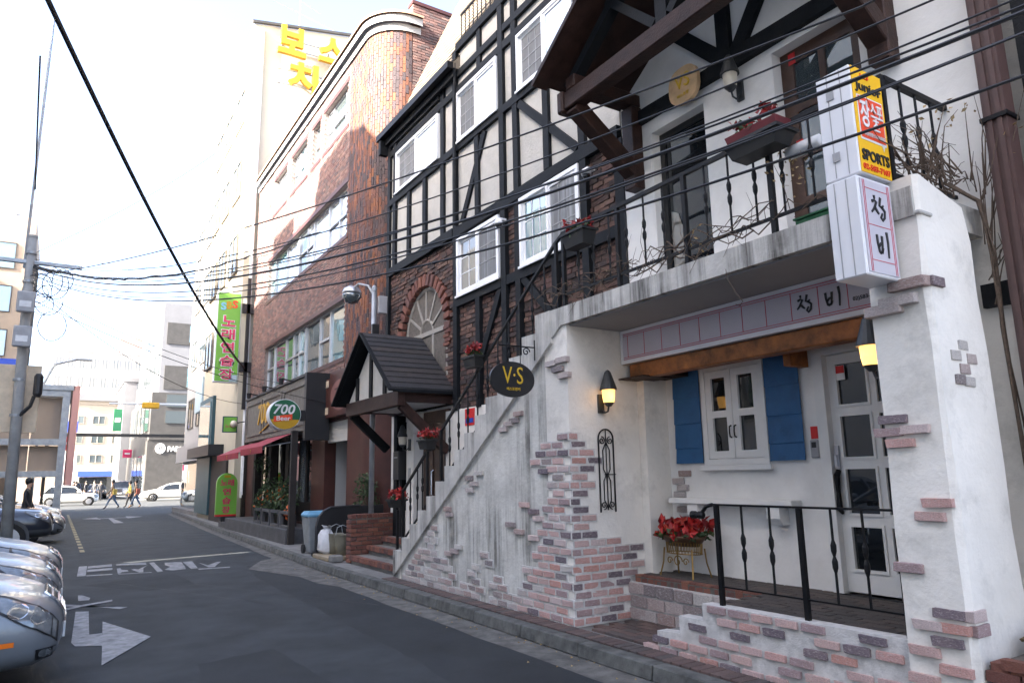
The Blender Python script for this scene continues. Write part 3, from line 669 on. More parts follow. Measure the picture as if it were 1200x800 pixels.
hpart('corner_bracket', MB().box(5.15, 5.32, 13.09, 13.2, 8.2, 8.52), 'timber_dark')
m = MB(); m.tube([(5.28, 10.02, 8.66), (5.28, 10.02, 8.2), (5.28, 10.02, 5.7)], .025, 6); hpart('downpipe', m, 'timber_dark')
# roof terrace parapet and rail above the second bay
tr = thing('terrace_railing', 'black iron railing on the roof terrace beside the mansard roof', 'railing', (5.4, 9.4, 9.05))
tm = MB(); tm.beam((5.4, 10.0, 9.62), (5.4, 8.7, 9.62), .03, .03); obj('handrail', tm, 'iron_black', tr)
obj('bottom_rail', MB().beam((5.4, 10.0, 9.14), (5.4, 8.7, 9.14), .025, .025), 'iron_black', tr)
for i in range(10):
    yy = 9.98-i*.142; obj('baluster', MB().tube([(5.4, yy, 9.045), (5.4, yy, 9.61)], .011, 6), 'iron_black', tr)
# ---- stair: stepped curb, flight, wall below
Z0S = .31; NS = 15; RUN = (10.42-6.2)/NS; RISE = (3.36-Z0S)/NS
zig = [(10.45, .13), (10.45, Z0S+RISE)]
for i in range(NS):
    zz = Z0S+RISE*(i+1); zig.append((10.42-RUN*(i+1), zz))
    if i < NS-1: zig.append((10.42-RUN*(i+1), zz+RISE))
zig[1] = (10.45, Z0S+RISE)
poly = [(10.45, .125)] + zig[1:] + [(6.2, 3.165), (6.2, 3.0)]
hpart('stair_curb', MB().prism(poly, 'X', 4.425, 4.56), 'slab_concrete')
zig2 = [(10.44, .12)] + [(y, z-.17) for y, z in zig[1:]] + [(6.2, .12)]
hpart('stair_flight', MB().prism(zig2, 'X', 4.562, 5.31), 'slab_concrete')
poly = [(10.44, .1), (10.4, .22), (6.36, 2.96), (6.36, .1)]
stair_wall = hpart('stair_wall', MB().prism(poly, 'X', 4.468, 4.558), 'plaster_streaked')
pier = MB(); pier.box(4.462, 5.42, 5.95, 6.358, .1, 3.165)
pier_wall = hpart('pier_wall', pier, 'plaster_white')
hpart('corner_post', MB().box(5.422, 5.76, 5.84, 6.3, .1, 3.165), 'plaster_white')
hpart('pier_back', MB().box(4.57, 5.41, 6.36, 6.6, .1, 2.7), 'plaster_white')
# ---- balcony
slabm = MB(); slabm.prism([(6.2, 3.36), (6.2, 3.05), (6.02, 3.165), (2.24, 3.165), (2.24, 3.36)], 'X', 4.44, 5.36)
balcony = hpart('balcony_slab', slabm, 'slab_concrete')
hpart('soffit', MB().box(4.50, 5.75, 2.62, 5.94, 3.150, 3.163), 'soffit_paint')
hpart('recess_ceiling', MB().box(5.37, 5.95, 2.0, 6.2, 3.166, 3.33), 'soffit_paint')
# ---- pillar at the balcony's end: battered, patched with plaster
m = MB(); n = 9; vs = []; fs = []
rnd = random.Random(5)
for i in range(n+1):
    t = i/n; z = .1 + t*3.34; q = lambda: rnd.uniform(-.008, .008)
    if i == n: z -= 0.0
    ring = [(4.462+q(), 2.60+q()), (4.46+q(), 2.245+q()), (4.49, 2.215+q()), (5.04+.10*(1-t)+q(), 2.215+q()), (5.16+.10*(1-t), 2.30), (5.36, 2.34), (5.36, 2.60)]
    vs += [(a, b, z - (0.12 if (i == n and k in (3, 4, 5)) else 0)) for k, (a, b) in enumerate(ring)]
k = 7
for i in range(n):
    for j in range(k): fs.append((k*i+j, k*i+(j+1) % k, k*i+k+(j+1) % k, k*i+k+j))
fs += [tuple(range(k)), tuple(k*n+j for j in range(k))]
m.add(vs, fs); pillar = hpart('pillar', m, 'plaster_white')
hpart('pillar_band', MB().box(4.448, 4.6, 2.202, 2.61, 3.17, 3.195), 'plaster_dark', bevel=.006)
# ---- shop recess
BW = 5.76
WIN = (4.52, 5.27, 1.69, 2.66); DOOR = (3.0, 3.9, .56, 2.66)
bw = MB(); bw.slab('X', (2.1, 5.9), (.1, 3.16), [WIN, DOOR], BW, BW+.13); back_wall = hpart('back_wall', bw, 'plaster_clean')
hpart('recess_side', MB().box(5.37, 5.75, 2.05, 2.2, .1, 3.16), 'plaster_clean')
# front platform
hpart('platform_core', MB().box(4.605, 5.755, 2.605, 4.275, .1, .535).box(5.185, 5.755, 4.28, 5.835, .1, .535), 'mortar_dark')
fw_ = MB(); fw_.prism([(2.62, .1), (2.62, .565), (4.285, .555), (4.285, .425), (4.55, .425), (4.55, .285), (4.82, .265), (4.82, .1)], 'X', 4.485, 4.602)
front_wall = hpart('front_wall', fw_, 'mortar_light')
hpart('step', MB().box(4.606, 5.18, 4.28, 4.55, .1, .41), 'paving_grey'); hpart('step', MB().box(4.607, 5.18, 4.552, 4.82, .1, .26), 'paving_grey')
floor = hpart('platform_floor', MB().box(4.603, 5.757, 2.604, 4.277, .5352, .545).box(5.183, 5.757, 4.281, 5.837, .5352, .545), 'mortar_dark')
for i in range(12):
    for j in range(18):
        x = 4.655+i*.1; yy = 2.62+(j+.5*(i % 2))*.2
        if yy > 5.74 or (x < 5.22 and yy > 4.18): continue
        brick(floor, (x, yy+.05, .542), (.192, .092, .035), 'floor_brick', 'X', name='floor_brick')
for i in range(17):
    brick(floor, (5.222, 4.28+i*.0935+.04, .525), (.088, .075, .075), 'brick_red', 'X', name='edge_brick')
side_w = hpart('platform_side', MB().box(5.174, 5.1845, 4.3, 5.94, .1, .49), 'mortar_light')
z = .115
for r in range(3):
    y = 4.3 + (.13 if r % 2 else 0)
    while y < 5.9:
        L = .235
        brick(side_w, (5.172, min(y+L/2, 5.82), z+.06), (L, .03, .108), 'brick_washed', 'X'); y += .25
    z += .125
# ---- plaster bricks showing through
MASK_M = [(5.98,0.13),(5.88,2.02),(6.15,2.00),(6.47,1.94),(6.68,1.80),(6.65,1.73),(6.45,1.67),(6.46,1.58),(6.27,1.56),(6.31,1.38),(6.44,1.32),(6.48,1.02),(6.49,0.81),(6.59,0.76),(6.56,0.66),(6.87,0.60),(6.91,0.30),(7.20,0.30),(7.57,0.49),(7.65,0.80),(7.80,0.77),(7.77,0.55),(7.58,0.38),(7.66,0.13),(6.78,0.12)]
MASK_L = [(10.28,0.13),(9.80,0.46),(9.13,0.93),(8.98,0.91),(9.03,0.62),(8.72,0.47),(8.39,0.33),(8.6,0.11)]
MASK_LM = [(8.63,0.09),(8.30,0.34),(8.12,0.52),(7.94,0.50),(7.81,0.23),(7.70,0.12)]
SIDE = [(4.43,0.1),(5.19,0.1),(5.18,0.45),(5.39,0.68),(5.40,0.85),(5.09,0.87),(5.07,0.93),(4.78,0.94),(4.77,1.17),(4.77,1.27),(4.66,1.31),(4.69,1.52),(4.81,1.62),(4.75,1.82),(4.78,1.96),(4.67,1.96),(4.65,2.03),(4.45,2.02)]
BL, BH, CO = .188, .058, .083
mort = MB()
rnd = random.Random(21)
def patch_poly(mask, face, proud):
    # rough mortar bed: the same courses, a little larger than the bricks and set behind their faces
    pass
for r in range(24):
    z = .155 + r*CO
    off = (BL+.022)/2 if r % 2 else 0
    # front face (runs along Y from the corner)
    y = 5.95 - off
    while y < 10.4:
        c = y + (BL+.022)/2
        if c > 5.97:
            a = max(y+.011, 5.945); b = y+.011+BL; cc = (a+b)/2
            par = stair_wall if cc > 6.36 else pier_wall
            inm = inside((cc, z), MASK_M) or inside((min(cc, 6.3), z), MASK_M) and cc < 6.2
            inl = inside((cc, z), MASK_L) or inside((cc, z), MASK_LM)
            if inm or (inl and rnd.random() < .93):
                wash = cc > 6.9 or rnd.random() < .15
                brick(par, (4.4825 + rnd.uniform(-.006, .006), cc, z), (b-a, .075, BH), 'brick_washed' if wash else 'brick_pink', 'X', ry=0, rz=rnd.uniform(-.02, .02))
                mort.box(4.4525+rnd.uniform(-.002, .003), 4.4665 if cc > 6.36 else 4.461, a-.016, b+.016, z-CO/2-.003, z+CO/2+.003)
        y += BL+.022
    x = 4.46 - ((BL+.022)/2 if r % 2 == 0 else 0)
    while x < 5.45:
        a = max(x+.011, 4.445); b = x+.011+BL; cc = (a+b)/2
        if b-a > .06 and inside((cc, z), SIDE):
            brick(pier_wall, (cc, 5.9635 + rnd.uniform(-.004, .004), z), (b-a, .06, BH), 'brick_pink', 'Y', rz=rnd.uniform(-.02, .02))
            mort.box(a-.012, b+.012, 5.939, 5.9495, z-CO/2, z+CO/2)
        x += BL+.022
obj('mortar_patch', mort, 'mortar_light', pier_wall, kind='stuff')
for (y, z) in [(6.83,1.27),(6.64,1.20),(6.55,1.13),(7.12,1.04),(6.94,0.97),(6.65,0.92),(6.91,2.29),(7.13,2.19),(7.25,2.13),(7.84,1.63),(8.10,1.57),(7.97,1.50),(8.08,1.42),(8.70,1.17),(8.65,1.10),(8.39,0.70),(8.67,0.60),(8.5,.64),(6.42,1.63),(7.0,2.22)]:
    brick(stair_wall, (4.47, y, z), (.185, .07, .058), 'brick_washed' if y > 6.9 else 'brick_pink', 'X', rz=rnd.uniform(-.05, .05))
for (y, z) in [(6.1,2.70),(6.02,2.79),(5.99,2.62),(6.22, 2.775)]: brick(pier_wall, (4.452, y, z), (.19, .06, .062), 'brick_washed', 'X')
for (y, z) in [(2.53,1.90),(2.57,1.82),(2.40,1.83),(2.50,1.75),(2.32,1.39),(2.37,1.31),(2.54,1.00),(2.33,0.76),(2.46,0.68),(2.31,0.68),(2.36,0.60),(2.5,.53),(2.33,.45),(2.52,.37)]:
    brick(pillar, (4.468, y, z), (.18, .07, .056), 'brick_pink', 'X', rz=rnd.uniform(-.03, .03))
for (y, z) in [(2.40, 2.64), (2.33, 2.735), (2.5, 2.60)]: brick(pillar, (4.455, y, z), (.24, .09, .07), 'brick_washed', 'X')
for (x, z) in [(4.77,2.35),(4.67,2.28),(4.86,2.27),(4.76,2.20),(4.69,2.13),(4.8,2.12)]: brick(pillar, (x, 2.228, z), (.12, .05, .062), 'brick_washed', 'Y')
for (x, z) in [(4.52, .76), (4.54, .68), (4.55, 2.735)]: brick(pillar, (x, 2.222, z), (.15, .06, .062), 'brick_pink', 'Y')
# back wall patches
for (y, z) in [(5.72, 1.5), (5.66, 1.43), (5.71, 1.36), (5.62, 1.58), (5.6, 1.1), (5.45, 1.0), (5.68,1.2)]: brick(back_wall, (5.753, y, z), (.17, .03, .06), 'brick_washed', 'X')
# front wall bricks
z = .118; r = 0
while z < .56:
    y = 2.64 + (.1 if r % 2 else 0)
    while y < 4.8:
        top = .56 if y < 4.1 else (.42 if y < 4.4 else .27)
        if z + .02 < top and rnd.random() < (.88 if not (.2 < z < .36 and 2.95 < y < 3.35) else .35): brick(front_wall, (4.492+rnd.uniform(-.008, .004), y+.1, z), (.18, .05, .052), 'brick_pink', 'X', rx=0, rz=rnd.uniform(-.015, .015))
        y += .215
    z += .0815; r += 1
# ---- shop window with shutters
def casement(parent):
    y0, y1, z0, z1 = WIN; X = BW; m = MB(); ym = (y0+y1)/2
    m.slab('X', (y0-.03, y1+.03), (z0-.03, z1+.03), [(y0+.03, y1-.03, z0+.03, z1-.03)], X-.035, X+.05)
    m.box(X-.075, X-.036, y0-.07, y1+.07, z0-.085, z0-.032)
    w = obj('window', m, 'white_paint', parent, bevel=.004)
    for a, b in ((y0+.034, ym-.004), (ym+.004, y1-.034)):
        l = MB(); C, D = z0+.034, z1-.034; zm = (C+D)/2; f = .075
        l.slab('X', (a, b), (C, D), [(a+f, b-f, C+f, zm-.035), (a+f, b-f, zm+.035, D-f)], X-.028, X+.012)
        obj('casement', l, 'white_paint', w, bevel=.003)
        obj('pane', MB().box(X+.0, X+.006, a+f-.005, b-f+.005, C+f-.005, zm-.03), 'glass_dark', w); obj('pane', MB().box(X+.0, X+.006, a+f-.005, b-f+.005, zm+.03, D-f+.005), 'glass_dark', w)
    for s in (-1, 1):
        h = MB(); yy = ym+s*.03; zz = 1.99
        h.tube([(X-.03, yy, zz+.06), (X-.055, yy, zz+.05), (X-.06, yy, zz), (X-.055, yy, zz-.05), (X-.03, yy, zz-.06)], .008, 6); obj('handle', h, 'iron_black', w)
    return w
casement(house)
for a, b in ((5.315, 5.70), (4.095, 4.475)):
    s = hpart('shutter', MB().box(5.728, 5.744, a+.02, b-.02, 1.70, 2.64), 'blue_paint')
    zz = 1.685
    for h in (.16, .26, .28, .27):
        m = MB(); m.add([(5.714, a, zz), (5.714, b, zz), (5.7275, b, zz+h+.015), (5.7275, a, zz+h+.015), (5.726, a, zz-.001), (5.726, b, zz-.001)], [(0, 1, 2, 3), (1, 0, 4, 5), (0, 3, 4), (1, 5, 2)]); obj('shutter_board', m, 'blue_paint', s); zz += h
# ---- shop door
y0, y1, z0, z1 = DOOR; X = 5.80
m = MB(); rowz = [(.76, 1.115), (1.22, 1.60), (1.695, 2.055), (2.15, 2.515)]
holes = [(a, b, c, d) for c, d in rowz for a, b in ((3.485, 3.765), (3.13, 3.41))]
m.slab('X', (y0+.05, y1-.05), (z0+.015, z1-.06), holes, X, X+.045)
door = hpart('door', m, 'white_paint', bevel=.004)
fr_ = MB(); fr_.slab('X', (y0-.06, y1+.05), (z0-.01, z1+.05), [(y0+.05, y1-.05, z0, z1-.055)], BW-.03, BW+.09); obj('door_frame', fr_, 'white_paint', door, bevel=.004)
for a, b, c, d in holes: obj('pane', MB().box(X+.02, X+.026, a-.005, b+.005, c-.005, d+.005), 'glass_dark', door)
for a, b, c, d in holes:
    if a > 3.45:
        e = MB(); e.slab('X', (a-.018, b+.018), (c-.018, d+.018), [(a+.004, b-.004, c+.004, d-.004)], X-.012, X+.019); obj('pane_bead', e, 'white_paint', door)
hd = MB(); hd.box(X-.03, X-.001, 3.80, 3.84, 1.60, 1.80); hd.box(X-.05, X-.03, 3.808, 3.832, 1.62, 1.72); obj('lock_plate', hd, 'alloy', door)
pl = MB(); pl.tube([(X-.02, 3.82, 1.585), (X-.055, 3.82, 1.54), (X-.05, 3.82, 1.4), (X-.055, 3.82, 1.26), (X-.02, 3.82, 1.22)], [.02, .028, .018, .028, .012], 8); obj('pull_handle', pl, 'iron_black', door)
st = obj('sticker', MB().box(X-.004, X-.001, 3.68, 3.78, 2.37, 2.5), 'paper_white', door); obj('sticker_band', MB().box(X-.006, X-.0042, 3.682, 3.778, 2.43, 2.497), 'sticker_red', door)
hpart('door_mat_step', MB().box(5.70, 5.755, 3.0, 3.9, .546, .562), 'timber_dark')
m = MB(); m.box(5.735, 5.757, 3.965, 4.05, 1.70, 1.86); hpart('intercom', m, 'device_grey', bevel=.008); hpart('intercom_screen', MB().box(5.731, 5.7345, 3.985, 4.03, 1.79, 1.84), 'ink_black'); hpart('red_notice', MB().box(5.752, 5.757, 3.97, 4.04, 1.87, 1.98), 'sticker_red')
# white ledge on brackets
lg = MB(); lg.box(5.60, 5.758, 4.2, 5.74, 1.27, 1.325); ledge = hpart('ledge', lg, 'white_paint', bevel=.006)
for yy in (5.42, 4.42):
    m = MB(); m.prism([(5.757, 1.268), (5.62, 1.268), (5.62, 1.16), (5.66, 1.10), (5.757, 1.10)], 'Y', yy-.07, yy+.07); obj('bracket', m, 'white_paint', ledge)
# orange beam and boards under the shop sign
bm_ = MB(); k = 12; rows = []
bo = hpart('orange_beam', MB().box(5.24, 5.40, 2.62, 5.86, 2.605, 2.765), 'wood_orange', bevel=.012)
obj('beam_block', MB().box(5.5, 5.755, 4.0, 4.075, 2.52, 2.70), 'wood_orange', bo)
for i in range(3): obj('soffit_board', MB().box(5.15+i*.145, 5.15+i*.145+.14, 5.55, 5.94, 2.60-.0, 2.615), 'wood_brown', bo)
obj('soffit_board', MB().box(5.40, 5.75, 5.46, 5.835, 2.617, 2.70), 'wood_brown', bo)
# ---- upper bay: doors
def glazed_door(y0, y1, z0, z1, X, leaf, glassm, rows, cols, name='door', frame=.09):
    m = MB(); hs = []
    for i in range(cols):
        for j in range(rows):
            a = y0+frame+(y1-y0-2*frame+.0)*(i)/cols+(.03 if i else 0); b = y0+frame+(y1-y0-2*frame)*(i+1)/cols-(.03 if i < cols-1 else 0)
            c = z0+frame+(z1-z0-2*frame)*j/rows+(.04 if j else 0); d = z0+frame+(z1-z0-2*frame)*(j+1)/rows-(.04 if j < rows-1 else 0); hs.append((a, b, c, d))
    m.slab('X', (y0, y1), (z0, z1), hs, X, X+.05); o = hpart(name, m, leaf)
    for k_, h in enumerate(hs): obj('pane', MB().box(X+.02, X+.026, h[0]-.004, h[1]+.004, h[2]-.004, h[3]+.004), glassm, o)
    return o
M('door_black', (0.012, 0.012, 0.013), 0.35, 0.1, 4)
d1 = glazed_door(D1[0]+.001, D1[1]-.001, 3.37, D1[3]-.001, 5.45, 'door_black', 'glass_dark', 1, 1, frame=.07)
mm = MB(); wv = [(5.30, 3.44)] + [(5.14+.06*sin(t*1.1), 3.44+t*.13) for t in range(8)] + [(5.30, 4.4)]; mm.prism(wv, 'X', 5.462, 5.466); obj('frosted_film', mm, 'glass_room', d1)
d2 = glazed_door(D2[0]+.001, D2[1]-.001, 3.37, D2[3]-.001, 5.45, 'wood_door', 'glass_mid', 4, 2, frame=.13)
for z in (4.42, 5.28): obj('notice', MB().box(5.444, 5.4495, 3.62, 3.69, z, z+.11), 'sticker_red', d2)
for yy in (3.38,): obj('handle', MB().tube([(5.445, yy, 4.5), (5.40, yy, 4.48), (5.40, yy, 4.3), (5.445, yy, 4.28)], .012, 6), 'chrome', d2)
for a, b, h in ((4.63, 5.40, 5.33), (2.95, 3.78, 5.42)):
    pass
# plaster strip at the bay's left jamb
hpart('jamb_plaster', MB().box(5.325, 5.36, 5.42, 5.86, 3.365, 5.2), 'plaster_clean')
# gable timbers on the bay wall
for a in ((5.72, 5.56, 2.9, 5.56), (4.30, 5.62, 4.95, 6.3), (4.28, 5.62, 4.28, 6.6), (4.15, 5.62, 3.6, 6.4), (4.2, 5.6, 2.9, 5.56)):
    timber(*a, w=.15, x0=5.27, x1=5.335)
timber(6.0, 6.3, 2.0, 6.3, .12, 5.28, 5.334)
hpart('timber', MB().box(5.27, 5.40, 2.10, 2.28, 2.66, 2.82), 'timber_dark'); hpart('timber', MB().box(5.3, 5.40, 1.0, 1.7, 2.66, 2.82), 'timber_dark')
hpart('outer_wall', MB().box(5.325, 5.52, 1.0, 2.33, .1, 3.36), 'plaster_white')
hpart('timber', MB().box(5.2, 5.4, 2.9, 3.02, 6.0, 6.12), 'timber_dark')
m = MB(); m.box(5.17, 5.31, 1.93, 2.07, .1, 9.0); m.box(5.155, 5.169, 1.955, 1.985, .1, 9.0); m.box(5.155, 5.169, 2.015, 2.045, .1, 9.0); dp = hpart('downpipe', m, 'downpipe_brown')
for z in (3.9, 6.2): obj('pipe_strap', MB().box(5.145, 5.33, 1.915, 2.085, z, z+.03), 'iron_black', dp)
# ================================================================== gable canopy over the balcony
YL, YR, YC = 5.93, 2.57, 4.25; ZE, ZR = 5.90, 6.98
def gable_roof(parent, name, yl, yr, yc, ze, zr, x0, x1, th, mat, board_rows, board_mat):
    rf = None
    for s, ye in ((1, yl), (-1, yr)):
        m = MB(); m.add([(x0, ye, ze), (x1, ye, ze), (x1, yc, zr), (x0, yc, zr), (x0, ye, ze-th), (x1, ye, ze-th), (x1, yc, zr-th), (x0, yc, zr-th)],
                        [(0, 1, 2, 3), (7, 6, 5, 4), (0, 4, 5, 1), (1, 5, 6, 2), (0, 3, 7, 4)])
        r = obj(name, m, mat, parent)
        for i in range(board_rows):
            t0 = i/board_rows; t1 = (i+1.12)/board_rows; t1 = min(t1, 1)
            A = (ye+(yc-ye)*t0, ze+(zr-ze)*t0); B = (ye+(yc-ye)*t1, ze+(zr-ze)*t1); j = random.uniform(-.003, .003)
            b = MB(); b.add([(x0-.015, A[0], A[1]+.03+j), (x1, A[0], A[1]+.03+j), (x1, B[0], B[1]+.008), (x0-.015, B[0], B[1]+.008), (x0-.015, A[0], A[1]+.001), (x1, A[0], A[1]+.001), (x0-.015, B[0], B[1]+.001)],
                            [(0, 1, 2, 3), (1, 0, 4, 5), (0, 3, 6, 4)])
            obj('roof_board', b, board_mat, r)
    return rf
can = hpart('balcony_canopy', MB().box(4.36, 4.52, 2.55, 5.78, 5.50, 5.70), 'wood_brown', bevel=.012)
gable_roof(can, 'roof_slope', YL, YR, YC, ZE, ZR, 4.22, 5.36, .05, 'wood_brown', 9, 'roof_shingle')
for ye, s in ((YL, 1), (YR, -1)):
    b = MB(); b.beam((4.20, ye+s*.03, ZE-.06), (4.20, YC, ZR-.05), .05, .2, (1, 0, 0)); obj('bargeboard', b, 'wood_brown', can)
    b = MB(); b.beam((4.46, ye-s*.2, ZE-.12), (4.46, YC, ZR-.15), .1, .12, (1, 0, 0)); obj('rafter', b, 'timber_dark', can)
for yy in (5.62, 2.72):
    obj('brace', MB().beam((4.42, yy, 5.52), (5.31, yy, 4.86), .17, .17), 'wood_brown', can, bevel=.01)
    obj('wall_post', MB().box(5.17, 5.325, yy-.09, yy+.09, 4.72, 5.7), 'wood_brown', can, bevel=.01)
    obj('purlin', MB().box(4.37, 5.325, yy-.08, yy+.08, 5.71, 5.86), 'wood_brown', can, bevel=.01)
    obj('beam_end', MB().box(4.33, 4.56, yy-.0+(.1 if yy > 4 else -.2), yy+(.2 if yy > 4 else -.1), 5.47, 5.73), 'wood_brown', can, bevel=.02)
obj('king_post', MB().box(4.4, 4.5, YC-.07, YC+.07, 5.71, 6.8), 'timber_dark', can)
for s in (1, -1): obj('strut', MB().beam((4.45, YC+s*.1, 5.75), (4.45, YC+s*.75, 6.4), .09, .1, (1, 0, 0)), 'timber_dark', can)
obj('ridge_beam', MB().box(4.3, 5.33, YC-.06, YC+.06, 6.74, 6.88), 'wood_brown', can)
# ================================================================== gable canopy over the entrance
ent = hpart('entrance_canopy', MB().box(4.42, 4.54, 10.32, 12.72, 2.70, 2.94), 'wood_brown', bevel=.01)
gable_roof(ent, 'roof_slope', 12.98, 10.24, 11.58, 2.95, 4.06, 4.30, 5.40, .05, 'timber_dark', 11, 'roof_shingle')
for ye, s in ((12.98, 1), (10.24, -1)):
    obj('bargeboard', MB().beam((4.285, ye+s*.02, 2.92), (4.285, 11.58, 4.05), .03, .12, (1, 0, 0)), 'timber_dark', ent)
g = MB(); g.prism([(12.66, 2.945), (10.42, 2.945), (11.55, 3.92)], 'X', 4.46, 4.5); obj('gable_panel', g, 'plaster_cream', ent)
for yy, zt in ((12.2, 3.35), (11.55, 3.9), (10.93, 3.38)): obj('gable_timber', MB().box(4.43, 4.457, yy-.06, yy+.06, 2.945, zt), 'timber_dark', ent)
obj('ceiling', MB().box(4.545, 5.43, 10.48, 12.58, 2.78, 2.80), 'white_paint', ent)
for yy in (10.34, 12.6): obj('side_beam', MB().box(4.545, 5.38, yy, yy+.12, 2.765, 2.93), 'wood_brown', ent)
obj('brace', MB().beam((4.52, 10.42, 2.72), (5.33, 10.42, 2.0), .1, .14), 'wood_brown', ent)
obj('brace', MB().beam((4.52, 12.62, 2.72), (5.2, 12.62, 2.1), .1, .14), 'timber_dark', ent)
# entrance: posts, door, steps, brick stub wall
hpart('entrance_pier', MB().box(5.22, 5.455, 11.48, 11.78, .5, 2.72), 'plaster_white')
hpart('entrance_pier', MB().box(5.28, 5.455, 12.35, 12.5, .5, 2.72), 'timber_dark')
ed = hpart('entrance_door', MB().box(5.40, 5.445, 10.5, 11.46, .56, 2.7), 'wood_door')
for a in (10.55, 11.0): obj('door_panel', MB().box(5.38, 5.398, a+.05, a+.38, .8, 2.5), 'wood_door', ed, bevel=.01)
obj('door_handle', MB().tube([(5.38, 11.02, 1.7), (5.34, 11.02, 1.68), (5.34, 11.02, 1.3), (5.38, 11.02, 1.28)], .012, 6), 'chrome', ed)
hpart('entrance_window', MB().box(5.43, 5.452, 11.8, 12.33, 1.0, 2.6), 'glass_dark')
hpart('stair_side_wall', MB().box(5.335, 5.455, 6.4, 10.48, .5, 2.64), 'plaster_white')
for i, (x0, z1) in enumerate(((4.47, .27), (4.78, .42), (5.05, .56))):
    s = hpart('entrance_step', MB().box(x0+.04, 5.44 - i*.002, 10.48+i*.002, 12.49-i*.002, .1, z1-.01), 'paving_grey')
    yy = 10.5
    while yy < 12.45:
        brick(s, (x0+.045, yy+.05, z1-.045), (.095, .09, .085), 'brick_red', 'X'); yy += .1
sw = hpart('stub_wall', MB().box(4.52, 5.4, 12.53, 12.73, .1, .92), 'mortar_dark')
z = .13; r = 0
while z < .86:
    off = .1 if r % 2 else 0
    for i in range(6):
        a = max(4.5, 4.5-off+i*.205); b = min(4.5-off+i*.205+.19, 5.41)
        if b-a > .05: brick(sw, ((a+b)/2, 12.535, z+.032), (b-a, .05, .06), 'brick_red', 'Y')
    for j in range(2 if r % 2 else 1):
        y0 = 12.515+j*.12; L = .115 if r % 2 else .23
        brick(sw, (4.515, y0+L/2, z+.032), (L, .05, .06), 'brick_red', 'X')
    z += .074; r += 1
for i in range(9): brick(sw, (4.55+i*.1, 12.63, .92), (.09, .22, .07), 'brick_red', 'Y', name='cap_brick')
for (cy_, cz_, lb_) in ((8.5, 5.22, 'white dome camera on the timber between the two lower windows'), (6.42, 5.2, 'white dome camera on the brickwork beside the balcony canopy')):
    ct = thing('security_camera', lb_, 'camera', (5.25, cy_, cz_)); obj('bracket', MB().box(5.2, 5.318, cy_-.03, cy_+.03, cz_+.07, cz_+.1), 'pvc_white', ct); obj('housing', MB().lathe([(.05, .065), (.065, .03), (.065, 0)], (5.2, cy_, cz_), 12), 'pvc_white', ct, smooth=True); obj('dome', MB().lathe([(.055, 0), (.04, -.04), (.01, -.055)], (5.2, cy_, cz_), 12), 'glass_dark', ct, smooth=True)
po = tag(obj('wall_poster', MB().box(5.325, 5.333, 9.5, 9.8, 2.36, 2.62), 'sticker_red'), 'small red and blue poster on the white wall behind the stair rail', 'poster'); obj('poster_band', MB().box(5.321, 5.3245, 9.53, 9.77, 2.40, 2.47), 'sign_blue', po)
hpart('house_number_plate', MB().box(5.205, 5.219, 11.6, 11.68, 1.55, 1.75), 'alloy')
# ================================================================== railings
G_RAIL = None
def baluster(parent, x, y, z0, z1, twist=True, r=.010):
    m = MB(); m.tube([(x, y, z0), (x, y, z1)], r, 6)
    if twist:
        zm = (z0+z1)/2
        for dz in (.055, -.055): m.lathe([(r*.9, -.055), (.019, -.02), (.02, .02), (r*.9, .055)], (x, y, zm+dz), 8)
    return obj('baluster', m, 'iron_black', parent)
def post(parent, x, y, z0, z1, r=.017): return obj('post', MB().box(x-r, x+r, y-r, y+r, z0, z1), 'iron_black', parent)
shop_rail = thing('shop_railing', 'black iron railing with knuckled balusters on the low brick front wall', 'railing', (4.52, 3.35, .56))
X = 4.545
obj('handrail', MB().box(X-.02, X+.02, 2.6, 4.17, 1.325, 1.34), 'iron_black', shop_rail)
obj('bottom_rail', MB().beam((X, 4.12, .70), (X, 2.6, .70), .018, .012), 'iron_black', shop_rail)
for yy in (4.12, 3.35, 2.63): post(shop_rail, X, yy, .545, 1.324)
for yy in (3.87, 3.61, 3.10, 2.87): baluster(shop_rail, X, yy, .70, 1.324)
obj('scroll_end', MB().tube([(X, 4.16, 1.332), (X, 4.23, 1.315), (X, 4.29, 1.25)], .016, 6).lathe([(.02, -.07), (.032, -.06), (.032, -.02), (.02, 0), (.032, .02), (.032, .06), (.02, .07)], (X, 4.33, 1.245), 10, axis='Y'), 'iron_black', shop_rail)
stair_rail = thing('stair_railing', 'black iron handrail climbing the outside stair', 'railing', (4.5, 8.3, .5))
X = 4.50
def zigz(y): return Z0S + RISE*(math.floor((10.42-y)/RUN)+1)
def rail_run(par, y0, z0, y1, z1, low):
    obj('handrail', MB().beam((X, y0, z0), (X, y1, z1), .035, .03), 'iron_black', par)
    obj('bottom_rail', MB().beam((X, y0, z0-low), (X, y1, z1-low), .022, .022), 'iron_black', par)
rail_run(stair_rail, 10.28, 1.38, 9.42, 1.96, .74)
rail_run(stair_rail, 8.98, 2.22, 6.16, 4.12, .72)
obj('handrail', MB().beam((X, 9.42, 1.96), (X, 9.2, 1.99), .035, .03), 'iron_black', stair_rail)
obj('handrail', MB().beam((X, 6.16, 4.12), (X, 6.0, 4.20), .035, .03), 'iron_black', stair_rail)
for yy, zt in ((10.47, 1.1), (10.27, 1.37), (9.42, 1.96), (8.98, 2.22), (6.9, 3.6), (6.14, 4.14)): post(stair_rail, X, yy, zigz(yy)-.0 if yy < 10.4 else .13, zt, .018)
yy = 10.27
for y_ in [10.0, 9.75, 9.58, 8.72, 8.46, 8.2, 7.94, 7.68, 7.42, 7.16, 6.64, 6.38]:
    zt = 1.38+(10.28-y_)/.86*.58 if y_ > 9.2 else 2.22+(8.98-y_)/2.82*1.9
    baluster(stair_rail, X, y_, zt-.73, zt-.01)
